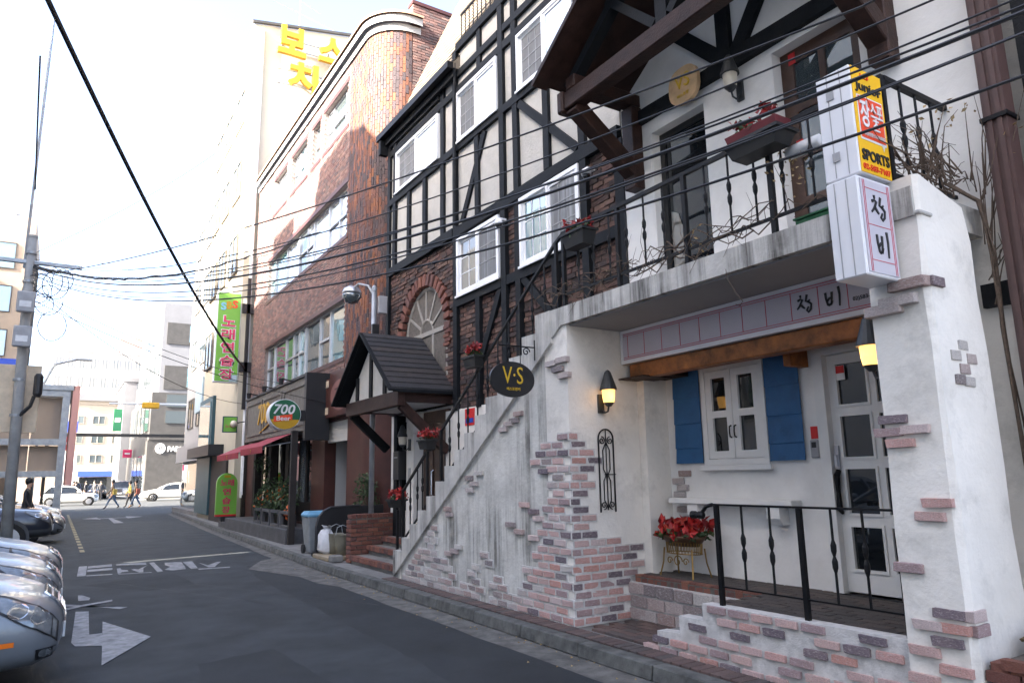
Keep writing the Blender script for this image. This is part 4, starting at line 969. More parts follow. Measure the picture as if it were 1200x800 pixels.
bal_rail = thing('balcony_railing', 'black iron railing wound with bare vines along the balcony edge', 'railing', (4.5, 4.2, 3.36))
obj('handrail', MB().box(X-.02, X+.02, 2.36, 6.02, 4.18, 4.215), 'iron_black', bal_rail)
obj('bottom_rail', MB().box(X-.011, X+.011, 2.36, 6.02, 3.49, 3.515), 'iron_black', bal_rail)
for yy in (6.0, 5.1, 4.2, 3.3, 2.375): post(bal_rail, X, yy, 3.361, 4.18, .02)
for i in range(14):
    yy = 6.0-(i+1)*.255
    if min(abs(yy-p) for p in (6.0, 5.1, 4.2, 3.3, 2.375)) > .08: baluster(bal_rail, X, yy, 3.51, 4.18)
obj('handrail', MB().box(4.52, 5.33, 2.355, 2.395, 4.18, 4.215), 'iron_black', bal_rail)
obj('bottom_rail', MB().box(4.52, 5.33, 2.365, 2.387, 3.49, 3.515), 'iron_black', bal_rail)
for xx in (4.72, 4.92, 5.12): baluster(bal_rail, xx, 2.375, 3.51, 4.18)
# ================================================================== signs on the house
sg = thing('shop_fascia_sign', 'long pale sign box with a red grid and black brush lettering above the shop', 'sign', (5.25, 4.4, 2.78))
SX = 5.20
obj('sign_case', MB().slab('X', (2.62, 5.94), (2.775, 3.145), [(2.65, 5.91, 2.815, 3.115)], SX, SX+.14), 'sign_white', sg)
obj('sign_panel', MB().box(SX+.012, SX+.02, 2.645, 5.915, 2.81, 3.12), 'sign_panel', sg)
for z in (2.825, 2.845, 3.085, 3.105): obj('grid_line', MB().box(SX+.009, SX+.0115, 2.66, 5.90, z-.0025, z+.0025), 'sign_red', sg)
i = 0; yy = 5.83
while yy > 2.7:
    obj('grid_line', MB().box(SX+.0092, SX+.0113, yy-.003, yy+.003, 2.847, 3.083), 'sign_red', sg); yy -= .262
CHANG = [[(.30, .98), (.32, .84)], [(.12, .72), (.30, .78), (.42, .74), (.22, .44), (.06, .30)], [(.28, .52), (.44, .34), (.52, .28)], [(.70, .95), (.60, .62), (.72, .58), (.86, .66)], [(.72, .60), (.92, .44), (.86, .18), (.72, .06), (.62, .16), (.74, .34)]]
BI = [[(.12, .82), (.14, .50), (.22, .16), (.30, .12)], [(.48, .80), (.46, .45), (.40, .12)], [(.16, .34), (.34, .50), (.48, .52)], [(.26, .14), (.42, .20), (.50, .34)], [(.86, 1.0), (.90, .60), (.86, .0)]]
gy_ = [5.83-.262*k for k in range(13)]
def cell(k): return (gy_[k]+gy_[k+1])/2
strokes('lettering', CHANG, 'ink_black', sg, (SX+.008, cell(8), 2.965), NX, .16, .17, .009)
strokes('lettering', BI, 'ink_black', sg, (SX+.008, cell(9), 2.965), NX, .16, .16, .009)
text('small_lettering', '02)583-', 'ink_black', sg, (SX+.0085, cell(10)+.02, 2.91), NX, w=.14, depth=.003)
# ---- box signs on the pillar
bs = thing('sports_box_sign', 'tall white light box with an orange sports shop panel on the pillar', 'sign', (4.3, 2.45, 3.4))
by = 2.36; bx0, bx1 = 4.11, 4.46; bz0, bz1 = 3.43, 4.17; byb = 2.60
obj('sign_case', MB().box(bx0, bx1, by, byb, bz0, bz1), 'sign_white', bs, bevel=.006)
for yy in (2.43, 2.52): obj('case_seam', MB().box(bx0-.003, bx0-.0005, yy-.003, yy+.003, bz0+.01, bz1-.01), 'device_grey', bs)
for z in (3.55, 3.98): obj('hinge', MB().box(bx0-.008, bx0-.001, 2.48, 2.53, z, z+.06), 'device_grey', bs)
obj('panel', MB().box(bx0+.012, bx1-.004, by-.006, by-.001, bz0+.006, bz1-.006), 'sign_orange', bs)
xm = (bx0+bx1)/2+.005
rp = MB(); rp.prism([(bx0+.04, 3.66), (bx1-.075, 3.66), (bx1-.06, 3.62), (bx1-.045, 3.66), (bx1-.025, 3.66), (bx1-.025, 3.97), (bx0+.04, 3.97)], 'Y', by-.0085, by-.0065); obj('red_panel_border', rp, 'paper_white', bs)
rp = MB(); rp.prism([(bx0+.05, 3.675), (bx1-.035, 3.675), (bx1-.035, 3.96), (bx0+.05, 3.96)], 'Y', by-.011, by-.009); obj('red_panel', rp, 'sign_vermilion', bs)
text('lettering', 'Junior', 'ink_black', bs, (xm, by-.007, 4.03), NY, w=.29, h=.085, bold=.012)
text('lettering', '123', 'sign_vermilion', bs, (xm-.03, by-.007, 4.115), NY, w=.09, h=.03)
text('lettering', '장', 'paper_white', bs, (xm-.075, by-.0115, 3.845), NY, w=.1, h=.19, bold=.015)
text('lettering', '스포', 'paper_white', bs, (xm+.055, by-.0115, 3.885), NY, w=.13, h=.1, bold=.015)
text('lettering', '츠', 'paper_white', bs, (xm+.04, by-.0115, 3.79), NY, w=.075, h=.09, bold=.015)
text('lettering', '강습전문스포츠클럽', 'paper_white', bs, (xm+.005, by-.0115, 3.705), NY, w=.22, h=.026)
text('lettering', 'SPORTS', 'ink_black', bs, (xm, by-.007, 3.555), NY, w=.30, h=.075, bold=.02)
text('lettering', '02-583-7107', 'sign_vermilion', bs, (xm, by-.007, 3.475), NY, w=.30, h=.04, bold=.012)
b2 = thing('brush_box_sign', 'shorter white light box with black brush lettering under the orange sign', 'sign', (4.3, 2.45, 2.75))
cx0, cx1, cz0, cz1 = 4.07, 4.44, 2.76, 3.405
obj('sign_case', MB().box(cx0, cx1, by+.005, byb-.02, cz0, cz1), 'sign_white', b2, bevel=.008)
for yy in (2.44, 2.52): obj('case_seam', MB().box(cx0-.003, cx0-.0005, yy-.003, yy+.003, cz0+.01, cz1-.01), 'device_grey', b2)
obj('panel', MB().box(cx0+.02, cx1-.02, by-.001, by+.004, cz0+.02, cz1-.02), 'sign_panel', b2)
for xx in (cx0+.045, cx0+.06, cx1-.06, cx1-.045): obj('grid_line', MB().box(xx-.002, xx+.002, by-.003, by-.0012, cz0+.025, cz1-.025), 'sign_red', b2)
for z in (2.86, 3.09, 3.33): obj('grid_line', MB().box(cx0+.062, cx1-.062, by-.0031, by-.0013, z-.002, z+.002), 'sign_red', b2)
strokes('lettering', CHANG, 'ink_black', b2, ((cx0+cx1)/2, by-.003, 3.21), NY, .17, .17, .009)
strokes('lettering', BI, 'ink_black', b2, ((cx0+cx1)/2+.005, by-.003, 2.975), NY, .15, .17, .009)
obj('mount_bracket', MB().box(4.2, 4.44, 2.42, 2.46, 3.405, 3.43), 'steel_grey', b2)
# ---- oval V.S sign on the stair rail
ov = thing('oval_sign', 'black oval hanging sign with yellow letters beside the stair rail', 'sign', (4.115, 6.5, 2.42))
obj('sign_plate', ellipse((4.115, 6.51, 2.62), NY, .285, .195, .03), 'black_plastic', ov)
text('lettering', 'V·S', 'letter_gold', ov, (4.115, 6.479, 2.665), NY, w=.26, h=.185, bold=-.004)
text('lettering', '버스토랑커', 'letter_gold', ov, (4.12, 6.479, 2.515), NY, w=.17, h=.035, bold=.01)
br_ = MB(); br_.tube(spiral((4.31, 6.5, 2.94), NY, .05, 1.3, 0), .007, 6); br_.tube([(4.425, 6.5, 3.08), (4.425, 6.5, 2.85)], .009, 6); br_.tube([(4.42, 6.5, 2.995), (4.2, 6.5, 2.995), (3.95, 6.5, 2.99)], .008, 6); br_.tube([(4.0, 6.5, 2.99), (4.0, 6.5, 2.79)], .005, 6); br_.tube([(4.23, 6.5, 2.99), (4.23, 6.5, 2.79)], .005, 6); obj('bracket', br_, 'iron_black', ov)
rs = thing('round_wood_sign', 'pale round wooden sign with yellow letters over the balcony doors', 'sign', (5.2, 4.75, 5.38))
obj('sign_plate', ellipse((5.235, 4.76, 5.56), NX, .2, .2, .05, power=2.6), 'wood_pale', rs)
text('lettering', 'VS', 'letter_gold', rs, (5.184, 4.76, 5.60), NX, w=.2, h=.15, depth=.012)
text('lettering', '버스토랑', 'letter_gold', rs, (5.184, 4.76, 5.45), NX, w=.16, h=.04)
# ================================================================== wall lamps
def wall_lamp(base, out, label, lit, cap_h=.17):
    """base: point on the wall; out: unit vector from the wall."""
    t = thing('wall_lamp', label, 'lamp', base); o = Vector(out); B = Vector(base); sd_ = Vector((-out[1], out[0], 0))
    m = MB(); P = [B + sd_*a + Vector((0, 0, b)) + o*c for c in (0.001, .03) for a, b in ((-.035, -.1), (.035, -.1), (.035, .1), (-.035, .1))]
    m.add(P, [(0, 1, 2, 3), (7, 6, 5, 4), (0, 4, 5, 1), (1, 5, 6, 2), (2, 6, 7, 3), (3, 7, 4, 0)]); obj('back_plate', m, 'lamp_metal', t)
    c = B + o*.15
    obj('arm', MB().tube([B + o*.03 + Vector((0, 0, -.05)), B + o*.08 + Vector((0, 0, -.10)), B + o*.13 + Vector((0, 0, -.09)), c + Vector((0, 0, -.02))], .01, 8), 'lamp_metal', t)
    obj('holder', MB().lathe([(.025, -.04), (.05, -.01), (.06, .0)], c, 12), 'lamp_metal', t)
    obj('lamp_glass', MB().lathe([(.055, .001), (.066, .06), (.07, .14)], c, 16), 'lamp_lit' if lit else 'lamp_glass', t, smooth=False)
    obj('cap', MB().lathe([(.092, .135), (.09, .15), (.035, .15+cap_h), (.02, .17+cap_h), (.004, .18+cap_h)], c, 16), 'lamp_metal', t)
    if lit:
        l = bpy.data.lights.new('lamp_light', 'POINT'); l.energy = 0.12; l.color = (1, .55, .18); l.shadow_soft_size = .06
        lo = bpy.data.objects.new('lamp_light', l); COL.objects.link(lo); lo.location = c + o*.11 + Vector((0, 0, .05)); attach(lo, t)
    return t
wall_lamp((4.88, 5.949, 2.33), (0, -1, 0), 'lit black carriage lamp on the brick-patched pier', True)
wall_lamp((4.66, 2.601, 2.29), (0, 1, 0), 'lit black lamp behind the plaster pillar near the shop door', True)
wall_lamp((5.33, 4.15, 5.22), (-1, 0, 0), 'unlit grey carriage lamp between the balcony doors', False)
wall_lamp((5.219, 11.62, 2.15), (-1, 0, 0), 'unlit dark lamp under the entrance canopy', False)
mbx = thing('mailbox', 'black letter box on the entrance wall beneath the lamp', 'mailbox', (5.2, 11.9, 1.6)); obj('box', MB().box(5.1, 5.27, 11.85, 12.1, 1.55, 2.05), 'black_plastic', mbx, bevel=.01)
obj('slot', MB().box(5.095, 5.0995, 11.9, 12.05, 1.93, 1.95), 'steel_grey', mbx); obj('stem', MB().box(5.17, 5.21, 11.95, 11.99, .57, 1.55), 'black_plastic', mbx)
# ---- iron ornament on the pier
io = thing('iron_trellis', 'narrow black wrought iron ornament hung on the pier below the lamp', 'ornament', (4.92, 5.93, 1.2))
x0, x1, z0, z1, YY = 4.82, 5.02, 1.20, 1.96, 5.925; xc = (x0+x1)/2
arc = [(xc+(x1-x0)/2*cos(pi*i/12), YY, z1+.1*sin(pi*i/12)) for i in range(13)]
obj('outer_bar', MB().tube([(x1, YY, z0)] + arc + [(x0, YY, z0)], .0085, 6), 'iron_black', io)
for zz in (1.32, 1.64): 
    for s in (-1, 1): obj('inner_bar', MB().tube([(xc, YY, zz-.08), (xc+s*.045, YY, zz), (xc+s*.045, YY, zz+.2), (xc, YY, zz+.28)], .006, 6), 'iron_black', io)
obj('centre_bar', MB().tube([(xc, YY, z0+.02), (xc, YY, z1+.09)], .006, 6), 'iron_black', io)
obj('cross_bar', MB().tube([(xc-.03, YY, 1.585), (x1+.02, YY, 1.585)], .006, 6), 'iron_black', io)
for s in (-1, 1):
    obj('scroll', MB().tube(spiral((xc+s*.055, YY, z1-.02), NY, .042, 1.4, pi/2, sgn=s), .006, 6), 'iron_black', io); obj('scroll', MB().tube(spiral((xc+s*.055, YY, z0+.07), NY, .042, 1.4, -pi/2, sgn=-s), .006, 6), 'iron_black', io)
# ================================================================== flowers
def flower_box(c, label, L=.42, W_=.2, H=.17, pot='pot_black', along='Y', seed=1, rich=1.0):
    rnd = random.Random(seed); x, y, z = c; t = thing('flower_box', label, 'flower box', c, 'flower boxes on the railings')
    if along == 'Y': a, b = W_/2, L/2
    else: a, b = L/2, W_/2
    m = MB(); k = .72
    v = [(x-a*k, y-b*.8, z), (x+a*k, y-b*.8, z), (x+a*k, y+b*.8, z), (x-a*k, y+b*.8, z), (x-a, y-b, z+H), (x+a, y-b, z+H), (x+a, y+b, z+H), (x-a, y+b, z+H)]
    m.add(v, [(3, 2, 1, 0), (0, 1, 5, 4), (1, 2, 6, 5), (2, 3, 7, 6), (3, 0, 4, 7), (4, 5, 6, 7)]); obj('trough', m, pot, t)
    rim = MB(); rim.slab('Z', (x-a-.012, x+a+.012), (y-b-.012, y+b+.012), [(x-a+.005, x+a-.005, y-b+.005, y+b-.005)], z+H-.02, z+H+.006); obj('rim', rim, pot, t)
    obj('leaves', leaves(MB(), (x, y, z+H+.02), (a*.95, b*.95, .06), int(90*rich), .07, rnd), 'leaf_green', t)
    f = MB()
    for i in range(int(11*rich)): leaves(f, (x+rnd.uniform(-a, a)*.9, y+rnd.uniform(-b, b)*.95, z+H+.05+rnd.uniform(-.01, .07)), (.05, .05, .035), 22, .055, rnd)
    obj('blooms', f, 'flower_red', t); return t
flower_box((4.47, 10.44, 1.14), 'small black box of red flowers on the post at the stair foot', .27, .17, .12, seed=2, along='X')
flower_box((4.44, 9.30, 1.98), 'black box of red flowers by the rail near the entrance door', .31, .17, .13, seed=3)
flower_box((4.43, 7.90, 2.96), 'black box of red flowers on the handrail above the oval sign', .33, .17, .14, seed=4)
flower_box((4.42, 5.62, 3.92), 'black box of red flowers at the top of the stair', .37, .19, .16, seed=5)
fb = flower_box((4.40, 3.30, 4.0), 'dark trough with a maroon planter of fading red flowers on the balcony', .5, .24, .12, seed=6, rich=.5)
mm = MB(); mm.add([(4.31, 3.08, 4.12), (4.49, 3.08, 4.12), (4.49, 3.52, 4.12), (4.31, 3.52, 4.12), (4.29, 3.06, 4.2), (4.51, 3.06, 4.2), (4.51, 3.54, 4.2), (4.29, 3.54, 4.2)], [(0, 1, 5, 4), (1, 2, 6, 5), (2, 3, 7, 6), (3, 0, 4, 7), (4, 5, 6, 7), (3, 2, 1, 0)]); obj('inner_planter', mm, 'pot_red', fb)
for ch in fb.children:
    if ch.name.startswith(('blooms', 'leaves')): ch.location.z += .07
ps = thing('plant_stand', 'bronze wire stand holding a pan of red poinsettias in the shop recess', 'planter', (5.5, 5.43, .56))
cx, cy = 5.47, 5.42
pan = MB(); n = 28
def oval(rx, ry, z): return [(cx+rx*cos(2*pi*k/n), cy+ry*sin(2*pi*k/n), z) for k in range(n)]
rings = [oval(.1, .2, .86), oval(.14, .255, .93), oval(.16, .285, .965), oval(.15, .27, .962), oval(.12, .22, .93)]
pan.add([p for r in rings for p in r], [(n*i+k, n*i+(k+1) % n, n*i+n+(k+1) % n, n*i+n+k) for i in range(4) for k in range(n)] + [tuple(range(n)), tuple(4*n+k for k in range(n))]); obj('pan', pan, 'brown_pan', ps, smooth=True)
bk = MB()
for k in range(36): a = 2*pi*k/36; bk.tube([(cx+.115*cos(a), cy+.215*sin(a), .79), (cx+.12*cos(a), cy+.225*sin(a), .9)], .004, 4)
for z in (.79, .9): bk.tube([(cx+.118*cos(2*pi*k/24), cy+.22*sin(2*pi*k/24), z) for k in range(25)], .006, 5)
obj('basket', bk, 'bronze', ps)
for sx, sy in ((-1, -1), (-1, 1), (1, -1), (1, 1)):
    obj('leg', MB().tube([(cx+sx*.09, cy+sy*.19, .84), (cx+sx*.1, cy+sy*.2, .7), (cx+sx*.13, cy+sy*.225, .563)], .009, 6), 'bronze', ps)
for yy, r in ((0, .065), (.11, .04), (-.11, .04)): obj('scroll', MB().tube(spiral((cx-.1, cy+yy, .715), NX, r, 1.2, 0), .006, 6), 'bronze', ps)
rnd = random.Random(9); f = MB(); lf = MB()
for i in range(16):
    p = (cx+rnd.uniform(-.13, .13), cy+rnd.uniform(-.27, .27), .98+rnd.uniform(0, .1))
    leaves(f, p, (.03, .03, .02), 16, .095, rnd, .5); leaves(lf, (p[0], p[1], .97), (.05, .05, .03), 9, .08, rnd)
obj('blooms', f, 'flower_red', ps); obj('leaves', lf, 'leaf_green', ps)
# ================================================================== vine, planter at the right
vine = thing('climbing_vine', 'bare woody vine climbing the pillar and winding along the balcony rail', 'vine', (5.2, 2.15, .6))
rnd = random.Random(13)
def wander(p, q, n, j, rnd=rnd):
    p = Vector(p); q = Vector(q); return [p + (q-p)*(i/n) + (Vector((rnd.uniform(-j, j), rnd.uniform(-j, j), rnd.uniform(-j, j))) if 0 < i < n else Vector()) for i in range(n+1)]
tr_ = MB(); tpath = [(5.27, 2.14, .5), (5.27, 2.15, 1.2), (5.24, 2.16, 1.9), (5.21, 2.16, 2.5), (5.19, 2.15, 3.0), (5.12, 2.17, 3.36), (4.95, 2.28, 3.5)]
tr_.tube([Vector(p)+Vector((rnd.uniform(-.025, .025), rnd.uniform(-.02, .02), 0)) for p in tpath], [.013, .013, .012, .012, .011, .01, .008], 8); obj('trunk', tr_, 'vine_bark', vine, smooth=True)
for k in range(3):
    obj('stem', MB().tube([Vector(p)+Vector((.025*sin(k*2+i*1.3), -.015+.012*cos(i*1.7+k), 0)) for i, p in enumerate(tpath)], .007, 6), 'vine_bark', vine)
tw = MB()
for i in range(80):                                  # tangle over the pillar top and the rail return
    a = Vector((rnd.uniform(4.55, 5.25), rnd.uniform(2.2, 2.45), rnd.uniform(3.45, 3.62))); b = a + Vector((rnd.uniform(-.5, .35), rnd.uniform(-.15, .3), rnd.uniform(-.05, .45)))
    m_ = (a+b)/2 + Vector((rnd.uniform(-.08, .08), rnd.uniform(-.08, .08), rnd.uniform(.0, .12)))
    tw.tube([a, (a+m_)/2, m_, (m_+b)/2 + Vector((0, 0, rnd.uniform(-.02, .05))), b], [rnd.uniform(.003, .008)]*2 + [.003, .002, .0015], 5)
for i in range(38):                                  # along the balcony's bottom rail
    y0 = rnd.uniform(2.4, 5.9); L = rnd.uniform(.3, .9); a = Vector((4.5+rnd.uniform(-.03, .03), y0, 3.5+rnd.uniform(-.05, .1)))
    pts = [a + Vector((rnd.uniform(-.03, .03), L*t/6, .05*sin(t*1.5+i)+rnd.uniform(-.03, .03))) for t in range(7)]
    tw.tube(pts, [rnd.uniform(.003, .007)]*6+[.0015], 5)
for i in range(26):                                  # hanging twigs
    y0 = rnd.uniform(2.6, 5.9); a = Vector((4.46, y0, 3.5)); h = rnd.uniform(.1, .45)*(1 if rnd.random() < .6 else -.6)
    tw.tube([a, a+Vector((-.02, rnd.uniform(-.05, .05), h*.5)), a+Vector((-.03, rnd.uniform(-.12, .12), h))], [.003, .0025, .0012], 4)
for i in range(22):                                  # sprays standing off the wall right of the pillar
    a = Vector((5.2, rnd.uniform(2.1, 2.2), rnd.uniform(2.6, 3.6))); b = a + Vector((rnd.uniform(-.15, .12), rnd.uniform(-.28, .02), rnd.uniform(.1, .9)))
    tw.tube([a, (a+b)/2+Vector((rnd.uniform(-.05, .05), rnd.uniform(-.05, .03), 0)), b], [rnd.uniform(.004, .008), .004, .0015], 5)
obj('twigs', tw, 'vine_bark', vine, kind='stuff')
lf = MB()
for c, n in (((4.47, 3.05, 3.75), 26), ((4.47, 3.2, 3.9), 14), ((5.1, 2.2, 4.05), 16), ((5.2, 2.0, 3.7), 14), ((4.47, 4.0, 3.55), 8), ((4.9, 2.3, 3.9), 10)): leaves(lf, c, (.05, .14, .16), n, .04, rnd)
obj('dead_leaves', lf, 'dry_leaf', vine, kind='stuff')
tt = MB(); a = Vector((4.46, 3.73, 3.17)); tt.tube([(4.44, 3.75, 3.2), (4.43, 3.74, 3.13), (4.43, 3.66, 2.98), (4.43, 3.6, 2.9), (4.43, 3.63, 2.87), (4.43, 3.67, 2.89)], .003, 5); obj('hanging_twig', tt, 'vine_bark', vine)
pb = thing('brick_planter', 'low red brick planter with dry grass at the foot of the pillar', 'planter', (4.9, 1.6, .1))
obj('planter_core', MB().box(4.53, 5.35, .8, 2.19, .1, .50), 'mortar_dark', pb)
z = .12; r = 0
while z < .5:
    y = .8 + (.1 if r % 2 else 0)
    while y < 2.1:
        b = min(y+.19, 2.2); brick(pb, (4.525, (y+b)/2, z+.032), (b-y, .05, .06), 'brick_red', 'X'); y += .205
    z += .074; r += 1
for i in range(14): brick(pb, (4.58, .83+i*.1, .5), (.14, .09, .05), 'brick_red', 'Y', name='cap_brick')
gm = MB(); rnd = random.Random(4)
leaves(gm, (5.0, 1.75, .56), (.34, .42, .1), 900, .09, rnd); obj('dry_grass', gm, 'dry_grass', pb, kind='stuff')
# rolled newspaper and green box on the balcony
nr = tag(obj('rolled_newspaper', MB().lathe([(.0, -.14), (.05, -.138), (.055, 0), (.05, .138), (.0, .14)], (4.56, 3.03, 3.98), 14, axis='Y'), 'paper_white', smooth=True), 'rolled white newspaper stuck in the balcony railing', 'newspaper')
gb = thing('green_tray', 'dark green tray lying at the foot of the brown balcony door', 'tray', (4.9, 3.0, 3.36)); obj('tray_box', MB().box(4.75, 4.95, 2.75, 3.3, 3.362, 3.52), 'foil_green', gb, bevel=.01); obj('tray_rim', MB().slab('Z', (4.74, 4.96), (2.74, 3.31), [(4.77, 4.93), ] and [(4.77, 4.93, 2.77, 3.28)], 3.521, 3.535), 'foil_green', gb)
# ================================================================== things before the entrance
lp = thing('conduit_lamp', 'grey steel pole with a hooded street lamp beside the entrance canopy', 'street lamp', (5.0, 12.86, .1))
obj('pole', MB().tube([(5.0, 12.86, .1), (5.0, 12.9, 5.25)], .05, 12), 'steel_grey', lp, smooth=True)
obj('pole_cap', MB().lathe([(.055, 5.2), (.055, 5.27), (.02, 5.32)], (5.0, 12.9, 0), 12), 'steel_grey', lp)
obj('junction_box', MB().box(4.93, 5.07, 12.78, 12.85, 4.3, 4.52), 'black_plastic', lp, bevel=.01); obj('switch_box', MB().box(5.06, 5.24, 12.8, 12.88, 4.75, 5.1), 'device_grey', lp, bevel=.01)
obj('arm', MB().tube([(5.0, 12.9, 5.1), (4.95, 13.1, 5.35), (4.9, 13.5, 5.48), (4.88, 13.75, 5.45)], .022, 8), 'steel_grey', lp)
obj('lamp_head', MB().lathe([(.06, .12), (.17, .05), (.2, -.02), (.2, -.05)], (4.88, 13.85, 5.4), 16), 'alloy', lp, smooth=True)
obj('lamp_globe', MB().lathe([(.19, -.051), (.2, -.12), (.12, -.24), (.02, -.27)], (4.88, 13.85, 5.4), 16), 'glass_mid', lp, smooth=True)
sb = thing('bin_screen', 'black curved-top screen panel shielding bins beside the brick stub wall', 'screen', (4.6, 13.4, .12))
pr = [(13.5, .13), (13.5, .55)] + [(13.5-.28*(1-cos(t*pi/12)), .55+.3*sin(t*pi/12)) for t in range(1, 7)] + [(12.78, .87), (12.78, .13)]
m = MB(); m.prism([(4.34, .13), (4.34, .68), (4.38, .86), (4.47, .97), (4.6, 1.03), (5.7, 1.06), (5.7, .13)], 'Y', 13.98, 14.02); obj('panel', m, 'black_plastic', sb, bevel=.005); obj('panel_edge', MB().tube([(4.34, 14.0, .13), (4.34, 14.0, .68), (4.38, 14.0, .86), (4.47, 14.0, .97), (4.6, 14.0, 1.03), (5.2, 14.0, 1.05)], .028, 8), 'black_plastic', sb); obj('castor', MB().lathe([(.05, -.02), (.05, .02)], (4.32, 14.06, .17), 12, axis='Y'), 'rubber', sb)
wb = thing('wheeled_bin', 'grey wheeled bin with a blue bag over its rim behind the black screen', 'bin', (4.55, 14.0, .12))
m = MB(); x, y = 4.56, 14.75
m.add([(x-.17, y-.17, .16), (x+.17, y-.17, .16), (x+.17, y+.17, .16), (x-.17, y+.17, .16), (x-.24, y-.24, .86), (x+.24, y-.24, .86), (x+.24, y+.24, .86), (x-.24, y+.24, .86)], [(3, 2, 1, 0), (0, 1, 5, 4), (1, 2, 6, 5), (2, 3, 7, 6), (3, 0, 4, 7), (4, 5, 6, 7)]); obj('bin_body', m, 'bin_grey', wb, bevel=.02); obj('bag', MB().box(x-.26, x+.26, y-.26, y+.26, .8, .95), 'bin_blue', wb, bevel=.06)
for s in (-1, 1): obj('wheel', MB().lathe([(.09, -.025), (.09, .025)], (x+s*.2, y+.16, .21), 14, axis='X'), 'rubber', wb)
def bucket(x, y, label):
    t = thing('bucket', label, 'bucket', (x, y, .2), 'olive buckets by the brick stub wall'); obj('pail', MB().lathe([(.11, .2), (.125, .4), (.14, .56), (.145, .57), (.13, .57), (.12, .5)], (x, y, 0), 18), 'bucket_olive', t, smooth=True)
    obj('handle', MB().tube([(x-.13, y, .56), (x-.1, y, .7), (x, y, .74), (x+.1, y, .7), (x+.13, y, .56)], .008, 6), 'steel_grey', t); return t
bucket(4.60, 13.26, 'olive bucket touching the brick stub wall'); bucket(4.60, 13.62, 'olive bucket next to the white sack')
sk = tag(obj('white_sack', MB().lathe([(.1, .2), (.15, .25), (.14, .4), (.13, .55), (.09, .62), (.05, .66), (.09, .7)], (4.46, 13.78, 0), 11), 'sack_white', smooth=True), 'white plastic sack leaning beside the olive buckets', 'sack')
for v in sk.data.vertices: v.co += Vector((random.uniform(-.035, .035), random.uniform(-.035, .035), random.uniform(-.03, .03)))
tag(obj('flat_carton', MB().box(4.26, 4.8, 13.05, 13.95, .125, .195), 'carton_brown', bevel=.01), 'flattened cardboard under the buckets and sack', 'carton')
tag(obj('concrete_block', MB().box(4.27, 4.47, 12.8, 13.03, .125, .24), 'paving_grey', bevel=.015), 'small grey concrete block at the end of the stub wall', 'block')
sh = thing('conical_shrub', 'dark green clipped shrub behind the brick stub wall', 'shrub', (5.5, 14.3, .12))
rnd = random.Random(31); m = MB()
for i in range(26): t = rnd.random(); a = rnd.uniform(0, 6.28); r_ = .42*(1-t*.75); leaves(m, (5.45+r_*cos(a)*.8, 14.3+r_*sin(a)*.8, .45+t*1.15), (.14, .14, .14), 46, .07, rnd)
obj('foliage', m, 'leaf_green', sh); obj('stem', MB().tube([(5.45, 14.3, .12), (5.45, 14.3, 1.3)], .03, 6), 'vine_bark', sh); obj('pot', MB().lathe([(.18, .12), (.24, .42), (.25, .45)], (5.45, 14.3, 0), 14), 'pot_black', sh)
# ================================================================== brick building with a rounded corner
bb = thing('brick_building', 'red-brown brick building with a rounded corner, ribbon windows and a pub below', 'building', (7, 20, 0))
RX, RCX, RCY, RR = 5.5, 6.3, 14.9, 0.8
WR = [(16.1, 23.9, 7.42, 8.78), (16.1, 23.9, 4.4, 5.82)] + [(a, b, 10.35, 11.55) for a, b in ((16.2, 18.1), (18.5, 19.2), (19.75, 21.4), (22.0, 23.5))]
m = MB(); m.slab('X', (14.9, 25.8), (4.1, 12.1), WR, RX, RX+.3); wall = obj('street_wall', m, 'facing_mortar', bb)
def facing(name, mat, place, U, z0, z1, holes, bl=.205, bh=.056, course=.07, vertical=False, seed=1):
    # real bricks too small to pick apart: one joined part; place(u, z, out) -> point
    rnd = random.Random(seed); m = MB(); r = 0
    if vertical: bl, bh, cu, cz = .062, .2, .074, .212
    else: cu, cz = bl+.012, course
    z = z0
    while z < z1-.02:
        u = U[0] - (cu/2 if r % 2 and not vertical else 0); c = 0
        while u < U[1]:
            zz = z + (cz/2 if vertical and c % 2 else 0)
            a, b = max(u, U[0]), min(u+bl, U[1]); d = min(zz+bh, z1)
            if b-a > .03 and not any(h[0]-.02 < (a+b)/2 < h[1]+.02 and h[2]-.03 < zz+bh/2 < h[3]+.03 for h in holes):
                o = .012+rnd.uniform(-.004, .006)
                m.add([place(a, zz, o), place(b, zz, o), place(b, d, o), place(a, d, o), place(a, zz, 0), place(b, zz, 0), place(b, d, 0), place(a, d, 0)], [(0, 1, 2, 3), (0, 4, 5, 1), (1, 5, 6, 2), (2, 6, 7, 3), (3, 7, 4, 0)])
            u += cu; c += 1
        z += cz; r += 1
    return obj(name, m, mat, bb, kind='stuff')
facing('brick_facing', 'facing_brick', lambda u, z, o: (RX-o, u, z), (16.02, 25.8), 4.12, 11.95, WR)
facing('corner_facing', 'corner_brick', lambda u, z, o: (RX-o, 16.01-u, z), (0, 1.1), 4.12, 11.95, [], vertical=True, seed=6)
facing('corner_facing', 'corner_brick', lambda u, z, o: (RCX+(RR+o)*cos(pi+u/RR), RCY+(RR+o)*sin(pi+u/RR), z), (0, RR*pi/2), 4.12, 11.95, [], vertical=True, seed=2)
facing('side_facing', 'facing_brick', lambda u, z, o: (u, 14.1-o, z), (6.32, 10.0), 7.5, 12.74, [], seed=3)
cv = []; n = 12
for k in range(n+1): a = pi + (pi/2)*k/n; cv.append((RCX+RR*cos(a), RCY+RR*sin(a)))
m = MB(); m.add([(x, y, z) for z in (4.1, 12.1) for x, y in cv], [(k, k+1, n+1+k+1, n+1+k) for k in range(n)]); obj('rounded_corner', m, 'facing_mortar', bb, smooth=True)
